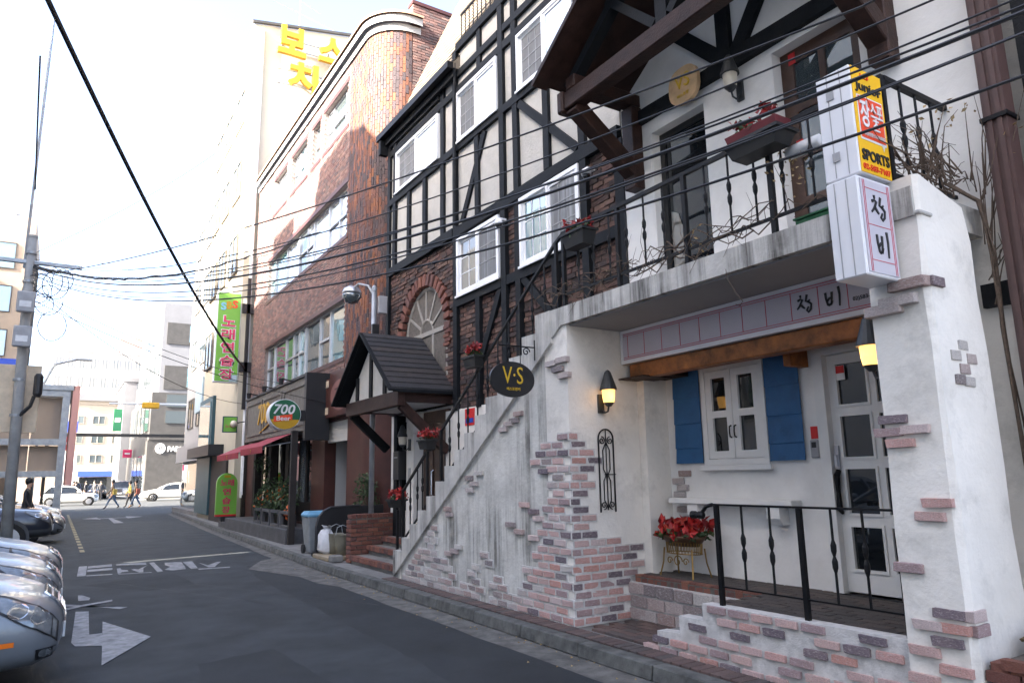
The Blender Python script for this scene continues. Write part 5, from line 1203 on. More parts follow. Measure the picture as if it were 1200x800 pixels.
m = MB(); m.box(6.31, 16, 14.1, 14.3, 3.0, 12.75); obj('side_wall', m, 'brick_building', bb); obj('side_coping', MB().box(6.29, 16.02, 14.06, 14.34, 12.751, 12.84), 'maroon_tile', bb)
obj('rear_body', MB().box(5.82, 15.9, 14.95, 25.78, 4.1, 12.05).box(6.4, 15.95, 14.32, 14.94, 3.2, 12.05), 'brick_building', bb)
# cornice following the curve
def ring(off, z0, z1, name, mat):
    path = [(RX-off, 25.8)] + [(RCX+(RR+off)*cos(pi+(pi/2)*k/n), RCY+(RR+off)*sin(pi+(pi/2)*k/n)) for k in range(n+1)] + [(6.5, RCY-RR-off)]
    inn = [(RX+.25, 25.8)] + [(RCX+(RR-.25)*cos(pi+(pi/2)*k/n), RCY+(RR-.25)*sin(pi+(pi/2)*k/n)) for k in range(n+1)] + [(6.5, RCY-RR+.25)]
    N = len(path); m = MB(); m.add([(x, y, z0) for x, y in path] + [(x, y, z1) for x, y in path] + [(x, y, z1) for x, y in inn], [f for i in range(N-1) for f in ((i, i+1, N+i+1, N+i), (N+i, N+i+1, 2*N+i+1, 2*N+i))] + [(N-1, 2*N-1, 3*N-1)]); return obj(name, m, mat, bb)
ring(.06, 11.95, 12.12, 'cornice', 'white_tile'); ring(.16, 12.12, 12.3, 'cornice', 'white_tile'); ring(.22, 12.3, 12.36, 'cornice_cap', 'copper_cap')
ring(.03, 3.98, 4.12, 'string_course', 'maroon_tile')
for w_i, (y0, y1, z0, z1) in enumerate(WR):
    nP = 8 if y1-y0 > 5 else (3 if y1-y0 > 1.5 else 1); fr = MB(); hs = []; e = y0
    widths = [random.choice((1, 1.6, .7)) for _ in range(nP)]; S = sum(widths)
    for q in widths:
        L = (y1-y0)*q/S; hs.append((e+.04, e+L-.04, z0+.05, z1-.05)); e += L
    fr.slab('X', (y0+.002, y1-.002), (z0+.002, z1-.002), hs, RX+.10, RX+.18); f = obj('window', fr, 'alloy', bb)
    for i, h in enumerate(hs):
        obj('pane', MB().box(RX+.14, RX+.147, h[0]-.02, h[1]+.02, h[2]-.02, h[3]+.02), random.choice(('glass_sky', 'glass_sky', 'glass_teal', 'glass_mid')) if w_i != 1 else random.choice(('glass_mid', 'glass_teal', 'glass_room')), f)
        if h[1]-h[0] < 1.0: obj('transom', MB().box(RX+.09, RX+.135, h[0], h[1], z0+(z1-z0)*.5-.03, z0+(z1-z0)*.5+.03), 'alloy', f)
    obj('lintel', MB().box(RX-.02, RX+.1, y0-.1, y1+.1, z1+.001, z1+.12), 'maroon_tile', bb); obj('sill', MB().box(RX-.03, RX+.1, y0-.1, y1+.1, z0-.1, z0-.001), 'maroon_tile', bb)
# ground floor
m = MB(); m.slab('X', (14.9, 25.8), (.1, 4.09), [(15.75, 17.35, .1, 2.95), (18.4, 24.8, .5, 2.7)], 5.52, 5.8); obj('ground_wall', m, 'maroon_tile', bb)
m = MB(); m.add([(RCX+(RR-.02)*cos(pi+(pi/2)*k/n), RCY+(RR-.02)*sin(pi+(pi/2)*k/n), z) for z in (.1, 4.09) for k in range(n+1)], [(k, k+1, n+1+k+1, n+1+k) for k in range(n)]); obj('corner_column', m, 'maroon_tile', bb, smooth=True)
obj('side_ground', MB().box(6.31, 16, 14.12, 14.3, .1, 3.0), 'maroon_tile', bb)
obj('passage_wall', MB().box(6.9, 7.0, 15.5, 17.6, .95, 3.4), 'white_tile', bb); obj('passage_dado', MB().box(6.88, 7.0, 15.5, 17.6, .1, .949), 'blue_dado', bb); obj('passage_side', MB().box(5.81, 6.9, 17.36, 17.5, .1, 3.4), 'white_tile', bb); obj('passage_roof', MB().box(5.81, 7.0, 15.55, 17.5, 2.96, 3.1), 'dark_brown_wall', bb)
sh_ = obj('roller_shutter', MB().box(5.6, 5.7, 15.76, 17.34, 2.45, 2.94), 'shutter_metal', bb)
for i in range(5): obj('shutter_slat', MB().box(5.588, 5.599, 15.77, 17.33, 2.46+i*.095, 2.46+i*.095+.08), 'shutter_metal', sh_)
for y0 in (14.5,): pass
obj('pub_back_wall', MB().box(7.5, 7.6, 18.2, 25, .1, 2.9), 'dark_brown_wall', bb); obj('pub_floor', MB().box(5.81, 7.5, 18.3, 24.9, .1, .3), 'dark_brown_wall', bb)
sf = MB(); hs = [(18.45+i*.62, 18.45+i*.62+.54, 1.0, 2.62) for i in range(10)]; sf.slab('X', (18.4, 24.8), (.5, 2.7), hs, 5.56, 5.64); sfo = obj('shopfront', sf, 'dark_brown_wall', bb)
for i, h in enumerate(hs): obj('pane', MB().box(5.595, 5.602, h[0]-.01, h[1]+.01, h[2], h[3]), 'glass_sky' if i in (1, 2) else 'glass_dark', sfo)
for a in (19.8, 21.7, 23.6): obj('pub_column', MB().box(5.3, 5.5, a, a+.3, .5, 2.75), 'dark_brown_wall', bb)
dk = obj('deck', MB().box(4.58, 5.515, 17.1, 24.2, .1, .45), 'deck_grey', bb, bevel=.01); obj('deck_step', MB().box(4.62, 5.515, 24.21, 25.4, .1, .28), 'deck_grey', bb)
for a, b in ((17.15, 18.0), (18.1, 18.9), (19.0, 19.8), (19.9, 20.7)):
    r = obj('deck_rail', MB().slab('X', (a, b), (.455, .85), [(a+.07, b-.07, .52, .78)], 4.66, 4.74), 'deck_grey', bb)
obj('deck_post', MB().box(4.62, 4.76, 17.0, 17.12, .1, 2.72), 'dark_brown_wall', bb)
ltr = [(4.07, '7')]
# pub fascia sign
fs_ = thing('pub_fascia_sign', 'grey panelled pub fascia board with orange lettering and small spotlights', 'sign', (5.2, 20.5, 2.75))
obj('board', MB().box(5.02, 5.5, 17.12, 24.0, 2.76, 4.08), 'fascia_grey', fs_); obj('end_box', MB().box(4.9, 5.49, 16.95, 17.115, 2.5, 4.12), 'ink_black', fs_); obj('top_trim', MB().box(4.98, 5.5, 17.12, 24.02, 4.081, 4.14), 'ink_black', fs_)
for a, b in ((17.3, 19.4), (19.6, 21.6), (21.8, 23.8)):
    obj('panel_moulding', MB().slab('X', (a, b), (2.9, 3.95), [(a+.08, b-.08, 2.98, 3.87)], 4.99, 5.019), 'fascia_grey', fs_)
text('lettering', '700', 'sign_yellow', fs_, (5.018, 21.6, 3.5), NX, w=1.3, h=.6, bold=.01, shear=.15, depth=.03); text('lettering', 'Beer', 'sign_yellow', fs_, (5.018, 20.45, 3.5), NX, w=.95, h=.4, bold=.01, depth=.03); obj('underline', MB().beam((5.0, 21.9, 2.95), (5.0, 20.8, 3.15), .02, .05, (1, 0, 0)), 'sign_yellow', fs_)
for yy in (18.6, 20.4, 22.3): obj('spotlight', MB().tube([(4.98, yy, 4.1), (4.75, yy, 4.15)], .02, 6).lathe([(.05, -.1), (.07, .06)], (4.72, yy, 4.1), 10), 'ink_black', fs_)
mb_ = thing('maroon_band_sign', 'maroon sign band with a painted-on oval reflection over the roller shutter', 'sign', (5.4, 16.3, 3.0)); obj('band', MB().box(5.38, 5.515, 14.95, 17.08, 3.02, 3.95), 'maroon_tile', mb_); M('reflected_oval', (0.2, 0.09, 0.08), 0.5, 0.1, 3); obj('oval_reflection', ellipse((5.379, 15.9, 3.5), NX, .7, .36, .006), 'reflected_oval', mb_); text('lettering', '700', 'maroon_tile', mb_, (5.372, 15.9, 3.5), NX, w=.75, h=.35)  # lighter oval and its numerals are a reflection painted on to the band
for z in (3.1, 3.75): obj('corner_print', MB().box(5.372, 5.379, 16.75, 17.0, z, z+.16), 'panel_cream', mb_)
os_ = thing('pub_oval_sign', 'green oval projecting sign with white numerals and an orange foot', 'sign', (4.4, 17.0, 2.7))
obj('sign_drum', ellipse((4.40, 17.13, 3.08), NY, .37, .36, .26), 'sign_white', os_); obj('face', ellipse((4.40, 16.868, 3.08), NY, .355, .345, .01), 'sign_deepgreen', os_)
m = MB(); R_ = .352
pp = [(4.40+R_*cos(t), 3.08+.342*sin(t)) for t in [radians(200+140*i/16) for i in range(17)]]; m.prism(pp, 'Y', 16.849, 16.857); obj('orange_foot', m, 'sign_yellow', os_)
m = MB(); m.prism([(4.14, 2.9), (4.56, 2.96), (4.56, 3.09), (4.14, 3.03)], 'Y', 16.838, 16.848); obj('red_ribbon', m, 'sign_vermilion', os_); text('lettering', '700', 'paper_white', os_, (4.38, 16.856, 3.2), NY, w=.5, h=.23, bold=.02, shear=.2); text('lettering', 'Beer', 'paper_white', os_, (4.36, 16.837, 2.99), NY, w=.32, h=.11, bold=.015); obj('bracket', MB().box(4.77, 5.02, 16.98, 17.1, 2.95, 3.2), 'ink_black', os_)
def awning(y0, y1, z, label):
    t = thing('awning', label, 'awning', (4.6, (y0+y1)/2, z), 'red pub awnings'); m = MB(); m.add([(5.0, y0, z+.32), (5.0, y1, z+.32), (4.28, y1, z), (4.28, y0, z)], [(0, 1, 2, 3)]); obj('cloth', m, 'awning_red', t); v = MB(); v.box(4.27, 4.283, y0, y1, z-.17, z-.001); obj('valance', v, 'awning_red', t)
    for yy in (y0+.1, y1-.1): obj('arm', MB().tube([(5.0, yy, z+.1), (4.3, yy, z-.02)], .015, 6), 'steel_grey', t)
    text('emblem', '7', 'sign_yellow', t, (4.268, (y0+y1)/2, z-.09), NX, h=.1)
awning(18.4, 20.9, 2.42, 'dark red awning under the pub fascia near the oval sign'); awning(21.2, 24.3, 2.36, 'dark red awning under the pub fascia near the green signs')
nb_ = tag(obj('narrow_banner', MB().box(4.30, 4.31, 20.55, 20.72, 1.2, 2.22), 'paper_white'), 'narrow white banner hanging from the awning edge', 'banner')
pp_ = thing('pub_plants', 'potted orange tree and leafy plants on the pub deck', 'plants', (4.9, 19, .45)); rnd = random.Random(17); f = MB(); fr = MB()
for c in ((4.95, 18.5, 1.2), (4.95, 19.2, 1.1), (4.9, 19.9, 1.25), (4.9, 20.5, 1.0)): leaves(f, c, (.3, .4, .45), 300, .09, rnd); leaves(fr, c, (.3, .4, .3), 14, .09, rnd)
leaves(f, (4.85, 20.7, 2.0), (.25, .3, .3), 200, .08, rnd); leaves(fr, (4.85, 17.9, .8), (.15, .4, .12), 60, .1, rnd)
obj('foliage', f, 'leaf_green', pp_, kind='stuff'); obj('fruit', fr, M('fruit', (.6, .12, .02), .5, .1, 9).name, pp_, kind='stuff'); obj('trunk', MB().tube([(4.85, 20.7, .45), (4.85, 20.7, 1.9)], .025, 6), 'vine_bark', pp_); obj('trough', MB().box(4.78, 5.1, 18.1, 20.7, .451, .72), 'pot_black', pp_)
# flues and cable on the side wall
wp = tag(obj('loose_cable', MB().tube([(8.0, 14.05, 12.8), (7.98, 14.04, 12.0), (7.9, 14.03, 11.3), (7.6, 14.04, 10.9), (7.4, 14.05, 10.6), (7.35, 14.05, 10.2)], .035, 6), 'paper_white'), 'loose white cable hanging down the brick side wall', 'cable')
aq = tag(obj('rooftop_shed', MB().prism([(9.0, 12.8), (15, 12.8), (15, 14.6), (12, 14.6), (9.0, 13.1)], 'Y', 16, 19), 'aqua_roof'), 'aqua sheet-metal rooftop shed behind the brick parapet', 'shed')
# ================================================================== cream building with the yellow letters
def glazing(parent, face, u0, u1, v0, v1, t, out, cols=2, frame='pvc_white', pane='glass_sky', sill=True):
    """framed window standing on a far wall; face 'X' looks to -X, 'Y' to -Y."""
    m = MB(); L = (u1-u0)/cols; hs = [(u0+i*L+.05, u0+(i+1)*L-.05, v0+.05, v1-.05) for i in range(cols)]
    m.slab(face, (u0, u1), (v0, v1), hs, t-out, t+.02)
    w = obj('window', m, frame, parent)
    p = MB()
    for h in hs:
        q = MB()
        if face == 'X': q.box(t-out*.5, t-out*.5+.01, h[0], h[1], h[2], h[3])
        else: q.box(h[0], h[1], t-out*.5, t-out*.5+.01, h[2], h[3])
        obj('pane', q, pane, w)
    return w
cr = thing('cream_building', 'tall cream-walled building with a blank gable above the brick one', 'building', (8, 29, 0))
m = MB(); m.prism([(5.15, .1), (5.02, 18.85), (16, 20.9), (16, .1)], 'Y', 26.0, 33.0); obj('wall', m, 'cream_wall', cr)
obj('roof_edge', MB().beam((4.95, 25.95, 18.9), (16, 25.95, 20.98), .12, .1), 'dark_clad', cr)
obj('downpipe', MB().tube([(5.35, 25.93, 18.7), (5.35, 25.93, 9.0), (5.4, 25.93, 1.0)], .06, 8), 'pvc_white', cr)
for z in (6.2, 9.2, 12.2, 15.2):
    for yy in (27.0, 29.2, 31.2): glazing(cr, 'X', yy, yy+1.5, z, z+1.5, 5.06-.0, .06, frame='fascia_grey', pane='glass_mid')
obj('dark_flank', MB().box(5.4, 5.9, 25.85, 25.99, .1, 4.0), 'dark_brown_wall', cr)
ys_ = thing('yellow_letter_sign', 'large yellow channel letters mounted high on the cream gable', 'sign', (6.8, 25.9, 16.2))
for s_, x, z, w, h in (('보', 6.4, 18.36, 1.08, 1.2), ('스', 8.0, 18.45, 1.1, 1.1), ('치', 6.88, 16.95, 1.15, 1.25)):
    text('letter', s_, 'sign_yellow', ys_, (x, 25.75, z), NY, w=w, h=h, depth=.16, bold=.035)
for z in (16.6, 17.2, 18.1, 18.5): obj('letter_frame', MB().beam((5.95, 25.85, z), (8.4, 25.85, z+.1), .04, .04), 'steel_grey', ys_)
for x, z in ((6.1, 18.3), (7.9, 18.4), (6.6, 16.9), (7.4, 16.9)): obj('stand_off', MB().beam((x, 26.0, z), (x, 25.86, z), .05, .05), 'steel_grey', ys_)
an = thing('roof_aerial', 'thin television aerial on the cream building roof', 'aerial', (6.8, 27, 19.3)); obj('mast', MB().tube([(7.0, 27, 19.2), (7.0, 27, 21.6)], .025, 5), 'steel_grey', an)
for z, w in ((20.6, 1.5), (21.2, .8)): obj('element', MB().tube([(7.0-w, 27, z+.3), (7.0+w, 27, z-.3)], .018, 5), 'steel_grey', an)
# karaoke signs
kp = thing('karaoke_sign', 'tall green karaoke sign with pink letters on a black pole', 'sign', (4.8, 26, 4.9))
obj('sign_case', MB().box(4.30, 5.10, 26.0, 26.25, 4.93, 8.15), 'sign_white', kp, bevel=.01); obj('panel', MB().box(4.33, 5.07, 25.985, 25.998, 4.97, 8.11), 'sign_green', kp)
for i, ch in enumerate('노래연습장'):
    z = 7.1-i*.47; text('letter_outline', ch, 'paper_white', kp, (4.7, 25.984, z), NY, w=.5, h=.42, bold=.045, depth=.004); text('letter', ch, 'sign_pink', kp, (4.7, 25.978, z), NY, w=.44, h=.37, bold=.02, depth=.006)
for i, (ch, c) in enumerate((('S', 'sign_sky'), ('B', 'sign_yellow'), ('S', 'sign_vermilion'))): text('letter', ch, c, kp, (4.5+i*.19, 25.98, 7.62+i*.05), NY, w=.19, h=.28, bold=.04)
obj('corner_print', MB().box(4.8, 5.06, 25.98, 25.984, 4.98, 5.2), 'pale_blue', kp)
obj('pole', MB().box(5.25, 5.36, 25.8, 25.9, 4.0, 8.7), 'ink_black', kp)
for z in (5.3, 7.4): obj('arm', MB().box(5.1, 5.5, 25.8, 25.9, z, z+.35), 'ink_black', kp)
sgn = thing('small_green_sign', 'small green square sign with a white globe lamp below the karaoke sign', 'sign', (4.8, 25.5, 3.2)); obj('sign_case', MB().box(4.6, 5.07, 25.5, 25.6, 3.18, 3.72), 'teal_frame', sgn); obj('panel', MB().box(4.63, 5.04, 25.49, 25.499, 3.21, 3.69), 'sign_green', sgn); text('lettering', '노래', 'sign_pink', sgn, (4.8, 25.488, 3.4), NY, w=.25); obj('globe', MB().lathe([(.01, -.12), (.08, -.09), (.12, 0), (.08, .09), (.01, .12)], (4.92, 25.35, 3.46), 14), 'lamp_glass', sgn, smooth=True); obj('arm', MB().tube([(5.04, 25.5, 3.5), (5.3, 25.5, 3.55)], .02, 6), 'ink_black', sgn)
aw_ = thing('arched_floor_sign', 'green arch-topped standing sign with pink letters on the pavement', 'sign', (4.8, 25.3, .12)); pl_ = [(4.48, .5)] + [(4.8-.32*cos(pi*i/12), 1.5+.33*sin(pi*i/12)) for i in range(13)] + [(5.12, .5)]; m = MB(); m.prism(pl_, 'Y', 25.25, 25.4); obj('board', m, 'sign_green', aw_); obj('base', MB().box(4.64, 5.1, 25.15, 25.5, .12, .44), 'ink_black', aw_); obj('red_foot', MB().box(4.48, 5.12, 25.23, 25.42, .441, .499), 'sticker_red', aw_)
for i, ch in enumerate(('노래', '연', '습', '장')): text('letter', ch, 'sign_pink', aw_, (4.8, 25.249, 1.52-i*.29), NY, w=.42 if i == 0 else .26, h=.22, bold=.03)
obj('top_print', MB().box(4.7, 4.9, 25.245, 25.249, 1.68, 1.76), 'sign_yellow', aw_)
# ================================================================== white shops further along
wbld = thing('white_building', 'narrow white tiled building with jutting pale blue window boxes', 'building', (8, 37, 0))
obj('wall', MB().box(5.6, 16, 33.01, 41.5, .1, 17.5), 'white_tile', wbld)
for z in (4.2, 7.2, 10.2, 13.2):
    for yy in (33.8, 36.2, 38.8): glazing(wbld, 'X', yy, yy+1.6, z, z+1.5, 5.6, .06, frame='fascia_grey', pane='glass_mid')
for z, yy in ((4.6, 33.4), (7.6, 33.6)): obj('window_box', MB().box(5.1, 5.59, yy, yy+1.8, z, z+1.5), 'pale_blue', wbld, bevel=.01)
obj('shop_fascia', MB().box(5.2, 5.59, 33.2, 41, 2.5, 3.3), 'white_tile', wbld); obj('shopfront', MB().box(5.55, 5.595, 33.5, 41, .3, 2.4), 'glass_mid', wbld); obj('teal_shopfront', MB().box(5.0, 5.14, 30.0, 33, .3, 4.9), 'teal_frame', wbld); obj('blue_glass', MB().box(4.96, 4.999, 30.3, 32.7, 2.6, 4.7), 'glass_teal', wbld); obj('black_canopy', MB().box(4.6, 5.55, 28.0, 33.0, 2.5, 2.9), 'ink_black', wbld)
obj('shop_step', MB().box(5.15, 5.6, 33.2, 41, .1, .3), 'paving_grey', wbld); obj('dark_entrance', MB().box(5.06, 5.14, 27.0, 29.9, .1, 2.5), 'dark_brown_wall', wbld)
obj('roof_tank', MB().box(7, 9, 34, 36, 17.5, 18.6), 'grey_tile', wbld)
bl = thing('bollard', 'short grey bollard at the kerb corner by the cross street', 'bollard', (6.0, 43, .1)); obj('post', MB().lathe([(.1, .12), (.09, .8), (.05, .88)], (6.2, 42.6, 0), 12), 'concrete_pole', bl); obj('band', MB().lathe([(.096, .6), (.096, .7)], (6.2, 42.6, 0), 12), 'paper_white', bl)
# ================================================================== beyond the cross street
pk = thing('dark_cafe_building', 'modern building with a dark stone cafe below and grey tiles above', 'building', (14, 84, 0))
obj('wall', MB().box(7.9, 26, 78, 100, 5.6, 19.4), 'grey_tile', pk); obj('base', MB().box(7.2, 26, 77.4, 100, .0, 5.5), 'dark_clad', pk); obj('dark_storey', MB().box(7.3, 26.1, 77.3, 100.1, 5.55, 10.2), 'dark_clad', pk)
for z, h in ((15.2, 2.2), (10.6, 2.4)): obj('loggia', MB().box(8.3, 12.6, 77.9, 78.1, z, z+h), 'dark_clad', pk); obj('loggia_glass', MB().box(10.4, 12.5, 77.85, 77.9, z+.3, z+h-.2), 'glass_teal', pk)
for z in (7.2, 8.8): obj('window', MB().box(8.6, 12, 77.2, 77.29, z, z+1.2), 'glass_mid', pk)
for i in range(4): obj('shop_bay', MB().box(7.15, 7.199, 78.5+i*4, 81.5+i*4, .4, 4.2), 'glass_sky', pk); obj('window', MB().box(7.2, 7.29, 78.5+i*4, 81.5+i*4, 6.5, 9.5), 'glass_mid', pk); obj('window', MB().box(7.8, 7.89, 78.5+i*4, 81.5+i*4, 12, 14.5), 'glass_mid', pk); obj('window', MB().box(7.8, 7.89, 78.5+i*4, 81.5+i*4, 16, 18.5), 'glass_mid', pk)
text('lettering', 'PARK', 'paper_white', pk, (9.75, 77.38, 4.7), NY, w=1.5, h=.5, depth=.08, bold=.03); obj('logo', ellipse((8.35, 77.39, 4.75), NY, .45, .5, .08), 'paper_white', pk); text('logo_mark', 'P', 'ink_black', pk, (8.35, 77.3, 4.75), NY, h=.5)
def simple_building(name, label, x0, x1, y0, y1, h, mat, winf, rows, cols, pane='glass_mid', top=None, frame='beige_far', roofmat=None, face='Y', z_first=3.2, dz=3.0, wh=1.3):
    t = thing(name, label, 'building', ((x0+x1)/2, (y0+y1)/2, 0)); obj('wall', MB().box(x0, x1, y0, y1, 0, h), mat, t); obj('parapet', MB().slab('Z', (x0-.15, x1+.15), (y0-.15, y1+.15), [(x0+.2, x1-.2, y0+.2, y1-.2)], h, h+.5), mat, t)
    for r in range(rows):
        for c in range(cols):
            z = z_first+r*dz
            if face == 'Y': L = (x1-x0)/cols; glazing(t, 'Y', x0+c*L+L*.2, x0+c*L+L*.8, z, z+wh, y0, .08, frame=frame, pane=pane)
            elif face == 'X': L = (y1-y0)/cols; glazing(t, 'X', y0+c*L+L*.2, y0+c*L+L*.8, z, z+wh, x0, .08, frame=frame, pane=pane)
            else: L = (y1-y0)/cols; glazing_r(t, y0+c*L+L*.2, y0+c*L+L*.8, z, z+wh, x1, pane)
    return t
def glazing_r(t, a, b, c, d, X, pane): 
    w = obj('window', MB().slab('X', (a, b), (c, d), [(a+.06, b-.06, c+.06, d-.06)], X-.01, X+.07), 'dark_clad', t); obj('pane', MB().box(X+.02, X+.03, a+.06, b-.06, c+.06, d-.06), pane, w)
e1 = simple_building('beige_end_building', 'beige building with balconies and a blue shop sign closing the far street', 0.6, 8.0, 112, 124, 12.0, 'beige_far', None, 3, 3, z_first=4.2, dz=2.6, wh=1.1)
obj('blue_shop_sign', MB().box(2.4, 6.6, 111.7, 111.95, 2.4, 3.1), 'sign_blue', e1); obj('shopfront', MB().box(2.6, 7, 111.9, 111.99, .2, 2.3), 'glass_dark', e1); obj('roof_balcony', MB().box(1.0, 7.5, 111.4, 111.98, 12.5, 13.4), 'grey_tile', e1)
simple_building('white_long_building', 'long pale building with a row of windows on the skyline', -2, 11.5, 140, 150, 23.5, 'white_tile', None, 2, 8, pane='glass_room', frame='white_tile', z_first=17.5, dz=3.2, wh=1.8)
tag(obj('red_rooftop_sign', MB().prism([(7.5, 24.1), (11.3, 24.1), (11.3, 26.6), (7.7, 27.2)], 'Y', 141, 141.6), 'pink_far'), 'faded red rooftop block on the pale skyline building', 'rooftop block')
simple_building('tan_side_building', 'tan building with signboards on the far left corner', -8.0, 0.3, 78, 96, 9.5, 'beige_wall', None, 2, 4, face='R', z_first=3.5)
simple_building('grey_corner_building', 'narrow grey gabled building beside the dark cafe', 6.4, 7.75, 101, 118, 14, 'grey_tile', None, 3, 4, face='X', z_first=4)
simple_building('cream_far_building', 'cream shop building in the far street behind the round sign', 8.0, 12, 119, 138, 11, 'beige_far', None, 2, 3, face='X')
for i, (x, y, z, w, h, c, lab) in enumerate(((0.9, 77.5, 6.2, .9, 1.0, 'sign_blue', 'small blue and white projecting sign in the far street'), (0.8, 79, 4.6, .8, 1.3, 'sticker_red', 'red round-edged shop sign in the far street'), (.9, 76.5, 1.4, 1.1, 3.0, 'paper_white', 'tall white banner stand at the far corner'), (6.6, 92, 4.3, .9, .9, 'sign_pink', 'pink diamond shop sign in the far street'), (5.6, 96, 7.5, .9, 2.6, 'sign_deepgreen', 'green vertical sign in the far street'))):
    t = thing('projecting_sign' if i != 2 else 'banner_stand', lab, 'sign', (x, y, z)); obj('panel', MB().box(x-w/2, x+w/2, y, y+.25, z, z+h), c, t, bevel=.02); obj('stripe', MB().box(x-w*.3, x+w*.3, y-.02, y-.001, z+h*.4, z+h*.6), 'paper_white' if c != 'paper_white' else 'sign_pink', t); obj('bracket', MB().box(x-.04, x+.04, y+.1, y+.15, 0.0 if i in (2,) else z-.3, z-.001) if i == 2 else MB().box(x-w/2-.4, x-w/2-.001, y+.08, y+.14, z+h*.7, z+h*.75), 'steel_grey', t)
# ================================================================== left side of the street
lb = thing('tan_office_building', 'tan office building with blue-tinted ribbon windows behind the carport', 'building', (-6, 46, 0))
obj('wall', MB().box(-16, -1.9, 42, 49.6, 0, 14.9), 'beige_wall', lb); obj('blue_band', MB().box(-16, -2.0, 41.9, 41.995, 7.0, 7.6), 'sign_blue', lb)
for z in (7.7, 9.9, 12.1):
    for i in range(5): glazing(lb, 'Y', -2.6-2.1*(i+1)+.1, -2.6-2.1*i, z, z+1.35, 42, .05, frame='dark_clad', pane='glass_teal')
obj('roof_rail', MB().box(-16, -2.1, 42.1, 42.15, 15.0, 15.6), 'steel_grey', lb); obj('roof_room', MB().box(-14, -2.9, 44, 48, 14.9, 16.3), 'grey_tile', lb)
for z in (7.7, 9.9, 12.1):
    for i in range(2): glazing_r(lb, 43+i*3.2, 45+i*3.2, z, z+1.35, -1.9, 'glass_mid')
cp = thing('parking_structure', 'two-level grey steel parking frame with tan panels', 'carport', (-3, 36, 0))
for x in (.1, -3.4): 
    obj('column', MB().box(x-.13, x+.13, 34, 34.26, 0, 5.3), 'steel_grey', cp); obj('column', MB().box(x-.13, x+.13, 39.5, 39.76, 0, 5.3), 'steel_grey', cp)
for z in (5.05, 3.1, 1.85): obj('cross_beam', MB().box(-3.5, .22, 33.98, 34.27, z, z+.24), 'steel_grey', cp)
obj('roof_deck', MB().box(-3.6, .35, 33.9, 40, 5.3, 5.5), 'steel_grey', cp)
for z0_, z1_ in ((3.35, 5.0), (2.1, 3.08)):
    for i in range(3): obj('panel', MB().box(-3.4+i*1.2, -2.23+i*1.2, 34.3, 34.36, z0_, z1_), 'beige_wall', cp)
obj('side_panel', MB().box(.3, .55, 33.9, 40, 1.5, 5.5), 'pink_far', cp, bevel=.02)
pn = tag(obj('tan_signboard', MB().box(-2.1, -.42, 17.2, 17.24, 2.6, 3.95), 'panel_cream', bevel=.01), 'tan back of a signboard fixed to the utility pole', 'signboard')
# unseen block added across the street: roofline and slot shaped for shade and sun
sun_t = math.tan(SUN_EL)
ac = thing('shade_block', 'unseen pale block across the street, shaped to shade the facades', 'building', (-14, 8, 0))
DXo = 5.5-(-8.0); rise_ = DXo/abs(SUN_AZ.x)*sun_t; shift_ = DXo*abs(SUN_AZ.y/SUN_AZ.x)
prof = [(-14, 12.5), (8.0, 11.3), (10.8, 10.6), (11.5, 9.3), (13.1, 8.9), (14.2, 9.1), (15.0, 9.8), (16.4, 10.2), (18.4, 10.0), (18.42, 9.0), (24.4, 7.7), (33, 7.0), (44.8, 7.0)]
py = [(y-shift_, z+rise_) for y, z in prof]
top_ = lambda y: next(a[1]+(b[1]-a[1])*(y-a[0])/(b[0]-a[0]) for a, b in zip(py, py[1:]) if a[0] <= y <= b[0])
def block(y0, y1, z0=None, thin=False):
    P = [(y0, 0 if z0 is None else z0)] + [(y0, top_(y0))] + [p for p in py if y0 < p[0] < y1] + [(y1, top_(y1)), (y1, 0 if z0 is None else z0)]
    return MB().prism(P, 'X', -8.35 if thin else -18.0, -8.0)
gy0 = 17.0 - (8+2.4)*abs(SUN_AZ.y/SUN_AZ.x)                # the slot that lets a sliver of sun reach the road
ang_lo = (8.0+.45)/abs(SUN_AZ.x)*sun_t; ang_hi = (8.0+4.35)/abs(SUN_AZ.x)*sun_t
obj('wall', block(py[0][0], gy0-4), 'pale_render', ac); obj('slot_side', block(gy0-3.999, gy0-.13, thin=True), 'pale_render', ac)
obj('wall', block(gy0+.13, 41.2), 'pale_render', ac)
obj('slot_sill', MB().box(-8.4, -8.05, gy0-.128, gy0+.128, 0, ang_lo), 'pale_render', ac); obj('slot_head', MB().box(-8.4, -8.05, gy0-.128, gy0+.128, ang_hi, top_(gy0)-.01), 'pale_render', ac)  # added pieces close the slot below and above the sun sliver
for z in range(5):
    for i in range(9):
        if i != 4: 
            w = obj('window', MB().box(-8.0, -7.96, -9+i*4.6, -6.6+i*4.6, 3.2+z*2.9, 4.8+z*2.9), 'alloy', ac); obj('pane', MB().box(-7.958, -7.95, -8.9+i*4.6, -6.7+i*4.6, 3.3+z*2.9, 4.7+z*2.9), 'glass_mid', w)
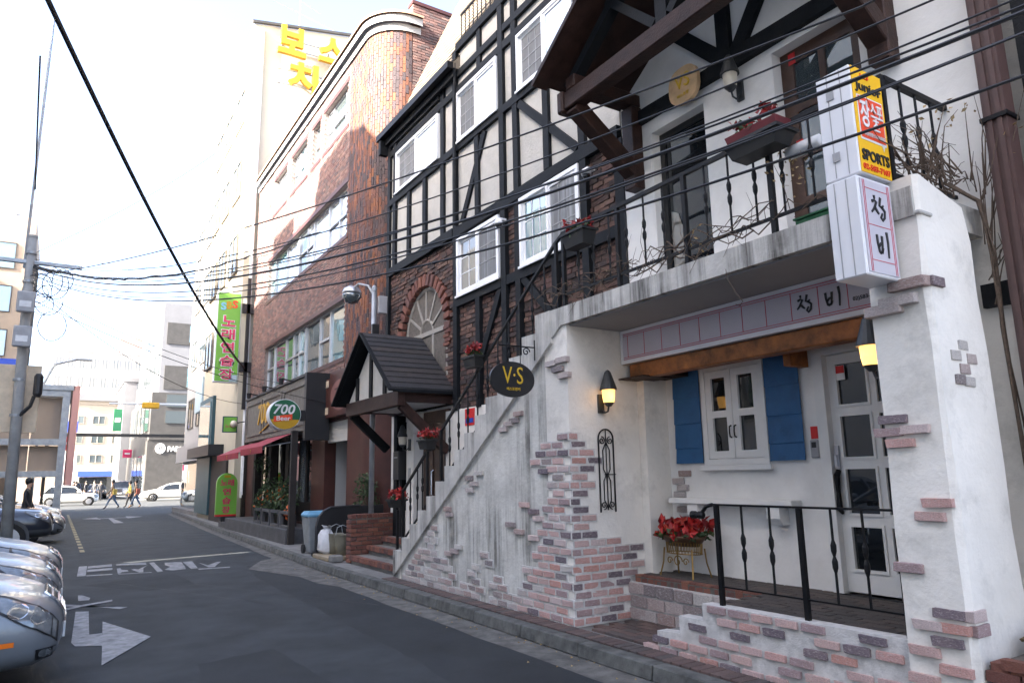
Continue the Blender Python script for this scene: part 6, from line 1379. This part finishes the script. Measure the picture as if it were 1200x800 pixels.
# ================================================================== utility pole, wires, signals
up_ = thing('utility_pole', 'leaning grey utility pole with meter boxes and tangled cable loops', 'utility pole', (-.72, 17, 0))
obj('pole', MB().tube([(-.70, 17, 0), (-.76, 17, 3.5), (-.81, 17, 6.55)], [.105, .095, .085], 16), 'concrete_pole', up_, smooth=True); obj('pole_cap', MB().lathe([(.09, 6.55), (.088, 6.6), (.04, 6.62)], (-.81, 17, 0), 14), 'concrete_pole', up_); obj('thin_mast', MB().tube([(-.9, 17, 5.9), (-.86, 17, 11.5)], .03, 6), 'steel_grey', up_)
for z in (4.95, 4.25): b = obj('meter_box', MB().box(-.95, -.64, 16.72, 16.86, z, z+.42), 'device_grey', up_, bevel=.02); obj('box_label', MB().box(-.9, -.7, 16.715, 16.719, z+.1, z+.22), 'paper_white', b)
for z in (2.9, 3.6, 5.6, 6.2): obj('strap', MB().lathe([(.108, z), (.108, z+.05)], (-.77-.01*(z-3), 17, 0), 14), 'steel_grey', up_)
obj('camera_arm', MB().tube([(-.72, 16.95, 2.9), (-.55, 16.9, 3.1), (-.5, 16.9, 3.3)], .035, 6).lathe([(.05, -.22), (.08, -.15), (.08, .2), (.05, .25)], (-.45, 16.9, 3.5), 10), 'ink_black', up_)
rnd = random.Random(8); lo = MB()
for i in range(9): r_ = rnd.uniform(.18, .4); c = Vector((-.45+rnd.uniform(-.2, .25), 17, 5.9-rnd.uniform(0, 1.3))); a0 = rnd.uniform(0, 6); lo.tube([c + Vector((r_*.8*cos(a0+t*.36), rnd.uniform(-.03, .03), r_*sin(a0+t*.36))) for t in range(16)], .009, 4)
obj('cable_loops', lo, 'ink_black', up_, kind='stuff')
obj('cross_arm', MB().box(-1.6, .1, 16.95, 17.05, 6.0, 6.07), 'steel_grey', up_)
off = thing('corner_pole', 'grey utility pole on the pavement that the street cables run on to', 'utility pole', (5.1, -3.4, 0)); obj('pole', MB().tube([(5.1, -3.4, .1), (5.1, -3.4, 5.0)], .13, 12), 'concrete_pole', off); obj('cap', MB().lathe([(.13, 5.0), (.04, 5.08)], (5.1, -3.4, 0), 12), 'concrete_pole', off)
WIRE_G = 'cables strung along the street'
def wire(p, q, sag, r, label, ext=None, n=40, wob=0.0):
    p = Vector(p); q = Vector(q); pts = [p + (q-p)*(i/n) - Vector((0, 0, 4*sag*(i/n)*(1-i/n))) + Vector((rnd.uniform(-wob, wob), 0, rnd.uniform(-wob, wob))) for i in range(n+1)]
    if ext:
        e = Vector(ext); d = pts[-1]; pts += [d + (e-d)*(k/6) for k in range(1, 7)]
    return tag(obj('cable', MB().tube(pts, r, 6), 'ink_black'), label, 'cable', WIRE_G)
B_ = Vector((3.8, 1.3, 3.75)); E_ = (5.05, -3.3, 4.6)
for i, (dz, dx, dzb, sag, r) in enumerate(((0, 0, 0, .8, .012), (.05, .1, .09, .74, .007), (-.08, .1, -.05, .84, .008), (-.12, -.1, -.16, .86, .006), (.1, 0, .26, .7, .006), (-.02, .15, .17, .78, .006), (-.16, .2, -.22, .84, .009))):
    wire((-.76, 17, 5.95+dz), (3.75+dx, 1.27+dx*.3, 3.74+dzb), sag, r, ('thickest of the sagging black cables between the utility pole and the shop', 'one of the middle black cables sagging between the utility pole and the shop', 'one of the middle black cables sagging between the utility pole and the shop', 'one of the lower black cables sagging in the bundle before the shop sign', 'uppermost black cable of the sagging bundle', 'one of the middle black cables sagging between the utility pole and the shop', 'lowest black cable of the sagging bundle')[i], (5.05, -3.3, 4.5+dzb))
wire((-.8, 17, 5.75), (4.1, 2.22, 4.49), .3, .008, 'thin single cable crossing above the bundle', (5.05, -3.3, 4.9))
wire((-.76, 17, 5.95), (-.1, 15.8, 5.6), .02, .03, 'short thick bundle of cable leaving the pole', wob=.02, n=14); wire((-.2, 15.9, 5.62), (2.3, 7.6, 4.33), .3, [.024-.018*i/40 for i in range(41)], 'lumpy thick cable bundle tied below the street cables', wob=.015)
wire((-1.5, 6.5, 7.8), (5.3, 25.85, 5.4), .55, .035, 'thick black cable falling across the sky to the karaoke sign')
wire((-.85, 14, 9.0), (-.86, 17, 7.6), .05, .015, 'cable dropping steeply beside the pole mast')
wire((-.8, 17, 5.6), (5.3, 25.9, 4.2), .5, .008, 'thin cable sagging to the karaoke sign pole'); wire((-.8, 17, 5.3), (5.4, 16.9, 3.4), .25, .008, 'thin cable sagging to the pub fascia'); wire((-.75, 17, 5.5), (5.45, 20.2, 4.2), .3, .007, 'thin cable running to the pub wall')
for a, b in (((-.8, 17, 6.1), (5.4, 30, 11)), ((-.8, 17, 6.2), (5.0, 26, 14.5)), ((-.8, 17, 6.0), (5.4, 20, 8.2))): wire(a, b, .3, .006, 'thin cable rising from the pole to the upper storeys')
ts = thing('traffic_signal', 'white mast arm over the street end carrying yellow signal heads', 'traffic signal', (7.2, 46, 0)); obj('mast', MB().tube([(7.6, 46.5, .1), (7.6, 46.5, 6.6)], .12, 10), 'pvc_white', ts); obj('arm', MB().tube([(7.6, 46.5, 6.1), (2.2, 46, 5.98)], [.08, .05], 8), 'pvc_white', ts)
for x in (4.3, 7.1):
    h = obj('signal_head', MB().box(x-.45, x+.45, 45.85, 46.05, 5.75, 6.1), 'yellow_signal', ts, bevel=.05)
    for k in range(3): obj('lens', MB().lathe([(.12, -.02), (.1, .0)], (x-.28+k*.28, 46.08, 5.92), 12, axis='Y'), 'glass_dark', h)
hb = thing('height_bar', 'dark height-limit bar spanning the street before the crossing', 'height bar', (3.2, 45.5, 0)); obj('bar', MB().box(-.6, 7.0, 45.4, 45.5, 4.08, 4.25), 'dark_clad', hb)
for x in (-.55, 6.9): obj('post', MB().box(x-.08, x+.08, 45.38, 45.54, 0, 4.3), 'dark_clad', hb)
sl2 = thing('street_light', 'curved street light on the left pavement beyond the carport', 'street lamp', (-.6, 40.5, 0)); obj('pole', MB().tube([(-.9, 40.8, 0), (-.9, 40.8, 6.2), (-.5, 40.8, 7.3), (.4, 40.8, 7.6)], .06, 8), 'steel_grey', sl2); obj('head', MB().box(.35, 1.05, 40.65, 40.95, 7.55, 7.66), 'steel_grey', sl2, bevel=.03)
# ================================================================== cars
def interp(tab, x):
    for a, b in zip(tab, tab[1:]):
        if a[0] >= x >= b[0]:
            t = (a[0]-x)/(a[0]-b[0]); t = t*t*(3-2*t)*.4 + t*.6
            return [a[i]+(b[i]-a[i])*t for i in range(1, len(a))]
    return list((tab[0] if x > tab[0][0] else tab[-1])[1:])
SEDAN = dict(body=[(0, .50, .40, .52), (-.02, .62, .31, .60), (-.07, .72, .25, .67), (-.18, .80, .21, .75), (-.4, .86, .19, .83), (-.8, .89, .18, .92), (-1.45, .905, .18, 1.0), (-2.3, .91, .18, 1.01), (-3.4, .91, .18, 1.01), (-4.1, .89, .2, .99), (-4.5, .84, .24, .93), (-4.7, .74, .32, .84), (-4.76, .6, .42, .7)],
             cabin=[(-1.35, .72, .98), (-2.1, .62, 1.37), (-2.6, .61, 1.44), (-3.1, .61, 1.43), (-3.5, .62, 1.33), (-4.15, .7, 1.0)], wheels=(-.9, -3.75), wr=.32, expn=3.4)
SUV = dict(body=[(0, .6, .5, .66), (-.03, .74, .4, .8), (-.1, .83, .36, .92), (-.3, .88, .34, 1.0), (-.9, .9, .33, 1.06), (-1.3, .91, .33, 1.1), (-2.4, .92, .33, 1.12), (-3.6, .92, .33, 1.12), (-4.2, .9, .35, 1.1), (-4.4, .8, .4, 1.0)],
           cabin=[(-1.2, .76, 1.08), (-1.8, .7, 1.6), (-2.6, .69, 1.7), (-3.6, .69, 1.68), (-4.3, .72, 1.15)], wheels=(-.85, -3.45), wr=.37, expn=4)
MINI = dict(body=[(0, .5, .4, .55), (-.03, .62, .3, .68), (-.1, .72, .24, .78), (-.3, .79, .2, .84), (-.8, .83, .18, .9), (-1.2, .84, .18, .93), (-2.2, .84, .18, .95), (-3.2, .83, .2, .96), (-3.55, .78, .28, .9), (-3.63, .6, .4, .7)],
            cabin=[(-1.05, .7, .92), (-1.5, .63, 1.33), (-2.2, .62, 1.41), (-3.0, .62, 1.39), (-3.5, .66, .95)], wheels=(-.62, -3.0), wr=.29, expn=4)
def car(spec, paint, label, x, y, heading, group=None, detail=True, bumper=None, seed=0):
    t = thing('parked_car' if group else 'passing_car', label, 'car', (0, 0, 0), group); body = spec['body']; ex = spec['expn']
    xs = []; x0 = body[0][0]; x1 = body[-1][0]
    for a, b in zip(body, body[1:]):
        k = max(1, int(abs(a[0]-b[0])/.22)); xs += [a[0]+(b[0]-a[0])*i/k for i in range(k)]
    xs.append(x1); n = 28; vs = []; fs = []
    def sec(xx): return interp(body, xx)
    for xx in xs:
        w, zb, zt = sec(xx); zm = (zb+zt)/2; h = (zt-zb)/2
        for k in range(n):
            a = 2*pi*k/n; ca, sa = cos(a), sin(a); vs.append((xx, w*math.copysign(abs(ca)**(2/ex), ca), zm+h*math.copysign(abs(sa)**(2/ex), sa)))
    for i in range(len(xs)-1):
        for k in range(n): fs.append((i*n+k, i*n+(k+1) % n, i*n+n+(k+1) % n, i*n+n+k))
    fs += [tuple(range(n)), tuple((len(xs)-1)*n+k for k in range(n))]
    bd = obj('body', MB().add(vs, fs), paint, t, smooth=True)
    def side(xx, z, o=.004):
        w, zb, zt = sec(xx); zm = (zb+zt)/2; h = (zt-zb)/2; q = min(1, abs((z-zm)/h)); return w*(1-q**ex)**(1/ex)+o
    # cabin: glass and roof
    cb = spec['cabin']; cx = []
    for a, b in zip(cb, cb[1:]): cx += [a[0]+(b[0]-a[0])*i/4 for i in range(4)]
    cx.append(cb[-1][0]); gv = []; gf = []; m_ = 7
    for xx in cx:
        wt, zt = interp(cb, xx); wb, zbb = sec(xx)[0]*.93, sec(xx)[2]-.06
        for yy, zz in ((-wb, zbb), (-(wb*.4+wt*.6), zbb+(zt-zbb)*.62), (-wt*.93, zt-.03 if zt > zbb+.1 else zt), (0, zt+.015), (wt*.93, zt-.03 if zt > zbb+.1 else zt), (wb*.4+wt*.6, zbb+(zt-zbb)*.62), (wb, zbb)): gv.append((xx, yy, zz))
    for i in range(len(cx)-1):
        for k in range(m_-1): gf.append((i*m_+k, i*m_+k+1, i*m_+m_+k+1, i*m_+m_+k))
    obj('glasshouse', MB().add(gv, gf), 'glass_dark', t, smooth=False)
    rv = []; rf = []; rx = [xx for xx in cx if cb[1][0]+.15 >= xx >= cb[-2][0]-.05]
    for xx in rx:
        wt, zt = interp(cb, xx)
        for yy, zz in ((-wt*.99, zt-.06), (-wt*.9, zt+.012), (-wt*.4, zt+.03), (wt*.4, zt+.03), (wt*.9, zt+.012), (wt*.99, zt-.06)): rv.append((xx, yy, zz))
    for i in range(len(rx)-1):
        for k in range(5): rf.append((i*6+k, i*6+k+1, i*6+7+k, i*6+6+k))
    obj('roof', MB().add(rv, rf), paint, t, smooth=True)
    for s in (-1, 1):
        for (xa, xb, q0) in ((cb[0][0], cb[1][0], 0), (cb[-1][0], cb[-2][0], 0)):
            wb, zz = sec(xa)[0]*.93, sec(xa)[2]-.04; wt, zt = interp(cb, xb); obj('roof_pillar', MB().beam((xa, s*(wb+.004), zz), (xb, s*(wt*.97), zt-.02), .06, .07, (0, 1, 0)), paint, t)
        xm = (cb[1][0]+cb[-2][0])/2-.1; p = MB().beam((xm, s*(sec(xm)[0]*.93+.003), sec(xm)[2]-.04), (xm, s*(interp(cb, xm)[0]*.97), interp(cb, xm)[1]-.03), .05, .08, (0, 1, 0))
        obj('roof_pillar', p, paint, t)
    for wx in spec['wheels']:
        for s in (-1, 1):
            r = spec['wr']; yy = s*(sec(wx)[0]-.08)
            obj('arch', MB().lathe([(r+.055, -.105), (r+.055, .105)], (wx, s*(sec(wx)[0]-.10), r+.01), 24, axis='Y'), 'rubber' if spec is not SUV else 'car_greydark', t)
            w = obj('wheel', MB().lathe([(r*.6, -.11), (r*.95, -.105), (r, -.06), (r, .06), (r*.95, .105), (r*.6, .11)], (wx, yy, r), 24, axis='Y'), 'rubber', t, smooth=False)
            rm = MB(); rm.lathe([(r*.66, -.008), (r*.6, .004), (r*.58, -.01)], (wx, yy+s*.112, r), 24, axis='Y')
            for k in range(5): a = 2*pi*k/5+seed; rm.beam((wx+.03*cos(a), yy+s*.113, r+.03*sin(a)), (wx+r*.6*cos(a), yy+s*.113, r+r*.6*sin(a)), .02, .06, (0, 1, 0))
            obj('rim', rm, 'alloy', w)
    L0 = body[0]; zt0 = body[3][3]; hi = zt0-.035
    for s in (-1, 1):                                   # headlamps wrap round the front corners
        hv = []; U = 12; V = 5
        for i in range(U+1):
            u = i/U; xx = -.045-(.50)*u if spec is not MINI else -.05-.3*u
            w, zb, zt = sec(xx); top = zt-.075+.02*u; hgt = .15*math.sin(pi*(.3+.62*u))*(1-.3*u) if spec is not MINI else .2*math.sin(pi*(.1+.85*u))
            for j in range(V+1): z = top-hgt*j/V; hv.append((xx+.006, s*side(xx, z, .007), z))
        bv = []
        for i in range(U+1):
            u = i/U; xx = (-.03-(.54)*u) if spec is not MINI else -.04-.33*u
            w, zb, zt = sec(xx); top = zt-.063+.02*u; hgt = (.15*math.sin(pi*(.3+.62*u))*(1-.3*u)+.024) if spec is not MINI else .2*math.sin(pi*(.1+.85*u))+.03
            for j in range(V+1): z = top-hgt*j/V; bv.append((xx+.003, s*side(xx, z, .004), z))
        obj('lamp_surround', MB().add(bv, [(i*(V+1)+j, i*(V+1)+j+1, (i+1)*(V+1)+j+1, (i+1)*(V+1)+j) for i in range(U) for j in range(V)]), 'ink_black', t, smooth=True)
        for xc_, rc_ in ((-.16, .05), (-.3, .055)):
            w, zb, zt = sec(xc_); zc_ = zt-.125; cvv = []
            for i in range(14): a = 2*pi*i/14; xq = xc_+rc_*1.2*cos(a); zq = zc_+rc_*sin(a)*.9; cvv.append((xq+.006, s*side(xq, zq, .009), zq))
            if spec is not MINI: obj('reflector', MB().add(cvv, [tuple(range(14))]), 'chrome', t)
        if detail and spec is SEDAN:
            sl_m = MB(); sl_m.tube([(xx, s*side(xx, .60, .001), .60) for xx in [-.62-.03*i for i in range(12)]], .004, 5); sl_m.tube([(xx, s*side(xx, sec(xx)[2]-.055, .0), sec(xx)[2]-.055) for xx in [-.5-.06*i for i in range(14)]], .004, 5); sl_m.tube([(-.98+.0*i, s*side(-.98, .25+.05*i, .0), .25+.05*i) for i in range(7)], .004, 5); obj('shut_line', sl_m, 'ink_black', t)
            intake = MB(); iv = []
            for i in range(7):
                xx = -.04-.13*i/6
                for z in (.30, .385): iv.append((xx+.008, s*side(xx, z, .005), z))
            intake.add(iv, [(2*i, 2*i+1, 2*i+3, 2*i+2) for i in range(6)]); obj('bumper_intake', intake, 'ink_black', t)
        obj('headlamp', MB().add(hv, [(i*(V+1)+j, i*(V+1)+j+1, (i+1)*(V+1)+j+1, (i+1)*(V+1)+j) for i in range(U) for j in range(V)]), 'lens', t, smooth=True)
        if detail:
            mk_ = MB(); zz = .43
            if spec is SEDAN:
                P = [(xx, s*side(xx, z, .006), z) for xx in (-.30, -.42) for z in (zz, zz+.035)]; mk_.add(P, [(0, 1, 3, 2)]); obj('side_marker', mk_, 'amber', t)
                fv = []; 
                for i in range(9):
                    a = 2*pi*i/9; xx = -.10+.045*cos(a); z = .345+.035*sin(a); fv.append((xx, s*side(xx, z, .006), z))
                obj('fog_lamp', MB().add(fv, [tuple(range(9))]), 'lens', t)
            mr = MB(); mxx = cb[0][0]-.25; mr.lathe([(.02, -.09), (.075, -.06), (.08, .05), (.03, .09)], (mxx, s*(sec(mxx)[0]+.07), sec(mxx)[2]+.05), 10, axis='Y'); obj('mirror', mr, paint, t, smooth=True)
        tl = MB(); xx = x1+.12; P = [(xx-dx, s*side(xx-dx, z, .006), z) for dx in (0, .1) for z in (sec(xx)[2]-.2, sec(xx)[2]-.06)]; tl.add(P, [(0, 1, 3, 2)]); obj('tail_lamp', tl, 'sticker_red', t)
    gw = .30
    def fx(z):                                            # front surface x at height z on the centreline
        lo_, hi_ = -.5, 0
        for _ in range(30):
            mid = (lo_+hi_)/2; w, zb, zt = sec(mid)
            if zb <= z <= zt: lo_ = mid
            else: hi_ = mid
        return lo_
    zz0, zz1 = (body[0][3]-.02, body[3][3]-.02)
    gm_ = MB(); zs = [zz0+(zz1-zz0)*i/8 for i in range(9)]
    for a, b in zip(zs, zs[1:]): gm_.quad((fx(a)+.012, -gw, a), (fx(a)+.012, gw, a), (fx(b)+.012, gw*.96, b), (fx(b)+.012, -gw*.96, b))
    gr = obj('grille', gm_, 'ink_black', t)
    for i in range(1, 6): z = zz0+(zz1-zz0)*i/6; obj('grille_bar', MB().beam((fx(z)+.022, -gw, z), (fx(z)+.022, gw, z), .016, .014), 'chrome', gr)
    fr_ = MB(); fr_.tube([(fx(z)+.016, -gw, z) for z in zs] + [(fx(z)+.016, gw*.96, z) for z in reversed(zs)], .013, 6); obj('grille_frame', fr_, 'chrome', gr)
    obj('number_plate', MB().box(.012, .028, -.26, .26, .37 if spec is not SUV else .5, .48 if spec is not SUV else .61), 'paper_white', t); obj('plate_holder', MB().box(.001, .0118, -.28, .28, .355 if spec is not SUV else .49, .495 if spec is not SUV else .62), 'chrome', t)
    lw_ = MB(); 
    for i in range(12):
        pass
    if bumper:
        bv = []; k = 16
        for i in range(k+1):
            xx = -.02-.55*(i/k); 
        for s in (-1, 1):
            q = MB(); V = 5; hv = []
            for i in range(9):
                xx = -.02-.6*i/8; w, zb, zt = sec(xx)
                for j in range(V+1): z = zb+.03+(.70-zb-.03)*j/V*.55; hv.append((xx+.012, s*side(xx, min(z, zt-.02), .012), z))
            q.add(hv, [(i*(V+1)+j, i*(V+1)+j+1, (i+1)*(V+1)+j+1, (i+1)*(V+1)+j) for i in range(8) for j in range(V)]); obj('bumper_cladding', q, bumper, t, smooth=True)
    # hood shut line and windscreen wiper cowl
    obj('cowl', MB().box(cb[0][0]-.02, cb[0][0]+.06, -.7, .7, sec(cb[0][0])[2]-.03, sec(cb[0][0])[2]+.004), 'rubber', t)
    t.location = (x, y, 0.0); t.rotation_euler = (0, 0, heading); return t
PK = 'cars parked nose-out along the street'
car(SEDAN, 'car_silver', 'silver saloon with clear headlamps, next to the turn arrow on the road', .14, 7.45, 0, PK, seed=.3)
car(SEDAN, 'car_silver', 'silver saloon wedged between two other silver saloons', .13, 9.65, 0.02, PK, seed=.9)
car(SEDAN, 'car_silver', 'silver saloon beside the leaning utility pole', .15, 11.85, 0, PK, seed=.1)
car(SUV, 'car_navy', 'dark navy off-roader with grey cladding past the utility pole', .02, 21.2, 0, PK, bumper='car_greydark')
car(SEDAN, 'car_silver', 'silver saloon half hidden beyond the navy off-roader', .30, 24.2, 0, PK, seed=.5)
car(SEDAN, 'car_black', 'black saloon next to the white car by the parking frame', .05, 27.4, 0, PK)
car(SEDAN, 'car_white', 'white saloon under the parking frame', .25, 30.3, 0, PK)
car(MINI, 'car_white', 'white small hatchback with dark wheel arches at the crossing', 2.75, 61.6, 0, None)
car(SEDAN, 'car_white', 'long white saloon crossing in front of the dark cafe', 6.0, 67.5, pi, None)
car(SUV, 'car_silver', 'silver van waiting behind the crossing pedestrians', 5.2, 79, -pi/2-.2, None, detail=False)
car(SEDAN, 'car_black', 'dark car in the far street near the crossing', 3.6, 84, -pi/2, None, detail=False)
car(SUV, 'car_navy', 'blue car in the far street by the tan building', 1.6, 92, -pi/2, None, detail=False)
# ================================================================== people
def person(label, loc, heading, top, legs, stride=.0, hair=True, bag=None, boots='ink_black', h=1.7, extra=None, arms=.12):
    t = thing('person', label, 'person', (0, 0, 0)); k = h/1.7
    V = []; E = []; R = []
    def add(p, r, par=None):
        V.append(Vector(p)*k); R.append(r*k)
        if par is not None: E.append((par, len(V)-1))
        return len(V)-1
    pel = add((0, 0, .92), .14); wst = add((0, 0, 1.08), .13, pel); chs = add((0, 0, 1.28), .155, wst); nk = add((0.01, 0, 1.45), .06, chs); hd = add((.02, 0, 1.55), .085, nk); hd2 = add((.025, 0, 1.64), .085, hd)
    for s in (-1, 1):
        f = stride*s
        hp = add((0.0, s*.09, .86), .1, pel); kn = add((f*.55+.03*abs(f), s*.09, .48), .065, hp); an_ = add((f*1.05-(.06 if f < 0 else 0), s*.09, .09+(.05 if f < 0 else 0)), .045, kn); add((f*1.05+.13-(.06 if f < 0 else 0), s*.095, .04+(.02 if f < 0 else 0)), .035, an_)
        shd = add((0, s*.18, 1.38), .065, chs); el = add((-f*.25, s*.24, 1.12), .05, shd); hn = add((-f*.45+arms, s*.21, .90), .035, el)
        for q in range(2): add((-f*.45+arms+.05, s*(.2+.02*q), .83-.01*q), .014, hn)
    me = bpy.data.meshes.new('body'); me.from_pydata([tuple(v) for v in V], E, []); o = bpy.data.objects.new('body', me); COL.objects.link(o)
    md = o.modifiers.new('s', 'SKIN'); md.use_smooth_shade = True
    lay = me.skin_vertices[0].data
    for i, r in enumerate(R): lay[i].radius = (r, r)
    lay[0].use_root = True
    sb_ = o.modifiers.new('d', 'SUBSURF'); sb_.levels = 1
    dg = bpy.context.evaluated_depsgraph_get(); nm = bpy.data.meshes.new_from_object(o.evaluated_get(dg)); bpy.data.objects.remove(o)
    for mt in ('skin', top, legs, boots): nm.materials.append(MATS[mt])
    for p in nm.polygons:
        z = p.center.z/k; ya = abs(p.center.y)/k
        p.material_index = 0 if z > 1.46 or (ya > .14 and z < .92) and z > .7 else (1 if z > .93 or ya > .16 and z > .9 else (2 if z > .2 else 3)); p.use_smooth = True
    nm.name = 'body'; b = bpy.data.objects.new('body', nm); COL.objects.link(b); b.parent = t
    hm = MB(); hm.lathe([(.07, -.1), (.098, -.04), (.1, .03), (.08, .085), (.03, .11)], (-.005*k, 0, 1.66*k), 12); obj('hair', hm, 'hair_black', t, smooth=True)
    f = MB()
    f.lathe([(.005, -.02), (.014, -.01), (.005, .025)], (.11*k, 0, 1.585*k), 6); obj('nose', f, 'skin', t)
    for s in (-1, 1): obj('eye', MB().lathe([(.002, -.006), (.009, 0), (.002, .006)], (.1*k, s*.03*k, 1.61*k), 6), 'ink_black', t)
    if bag: bm2 = MB(); bm2.box(-.22*k, .02*k, .2*k, .32*k, .85*k, 1.2*k); obj('bag', bm2, bag, t, bevel=.03)
    t.location = loc; t.rotation_euler = (0, 0, heading); return t
person('walking person in brown jacket and jeans carrying a yellow bag', (3.0, 50.5, 0), pi, 'cloth_brown', 'cloth_jeans', .33, bag='cloth_yellow')
person('walking person in brown coat, jeans and tan boots with a red bag', (4.35, 51.5, 0), pi, 'cloth_brown', 'cloth_jeans', .26, bag='cloth_red', boots='boot_tan', h=1.68)
person('walking person half hidden behind the one in tan boots', (4.1, 52.6, 0), pi, 'cloth_yellow', 'cloth_dark', .2, h=1.62)
person('person in a dark jacket standing among the parked cars', (-.66, 25.9, 0), -.3, 'cloth_dark', 'cloth_dark', .05, h=1.72)
for i, (x, y) in enumerate(((1.55, 74.5), (2.3, 73.5), (3.0, 75.2), (3.45, 74.0), (1.3, 71.5))):
    person('dark-clothed person at the far side of the cross street', (x, y, 0), pi/2+i, 'cloth_dark', 'cloth_dark', .12+.04*i, h=1.68+.03*(i % 3))['group'] = 'people beyond the cross street'
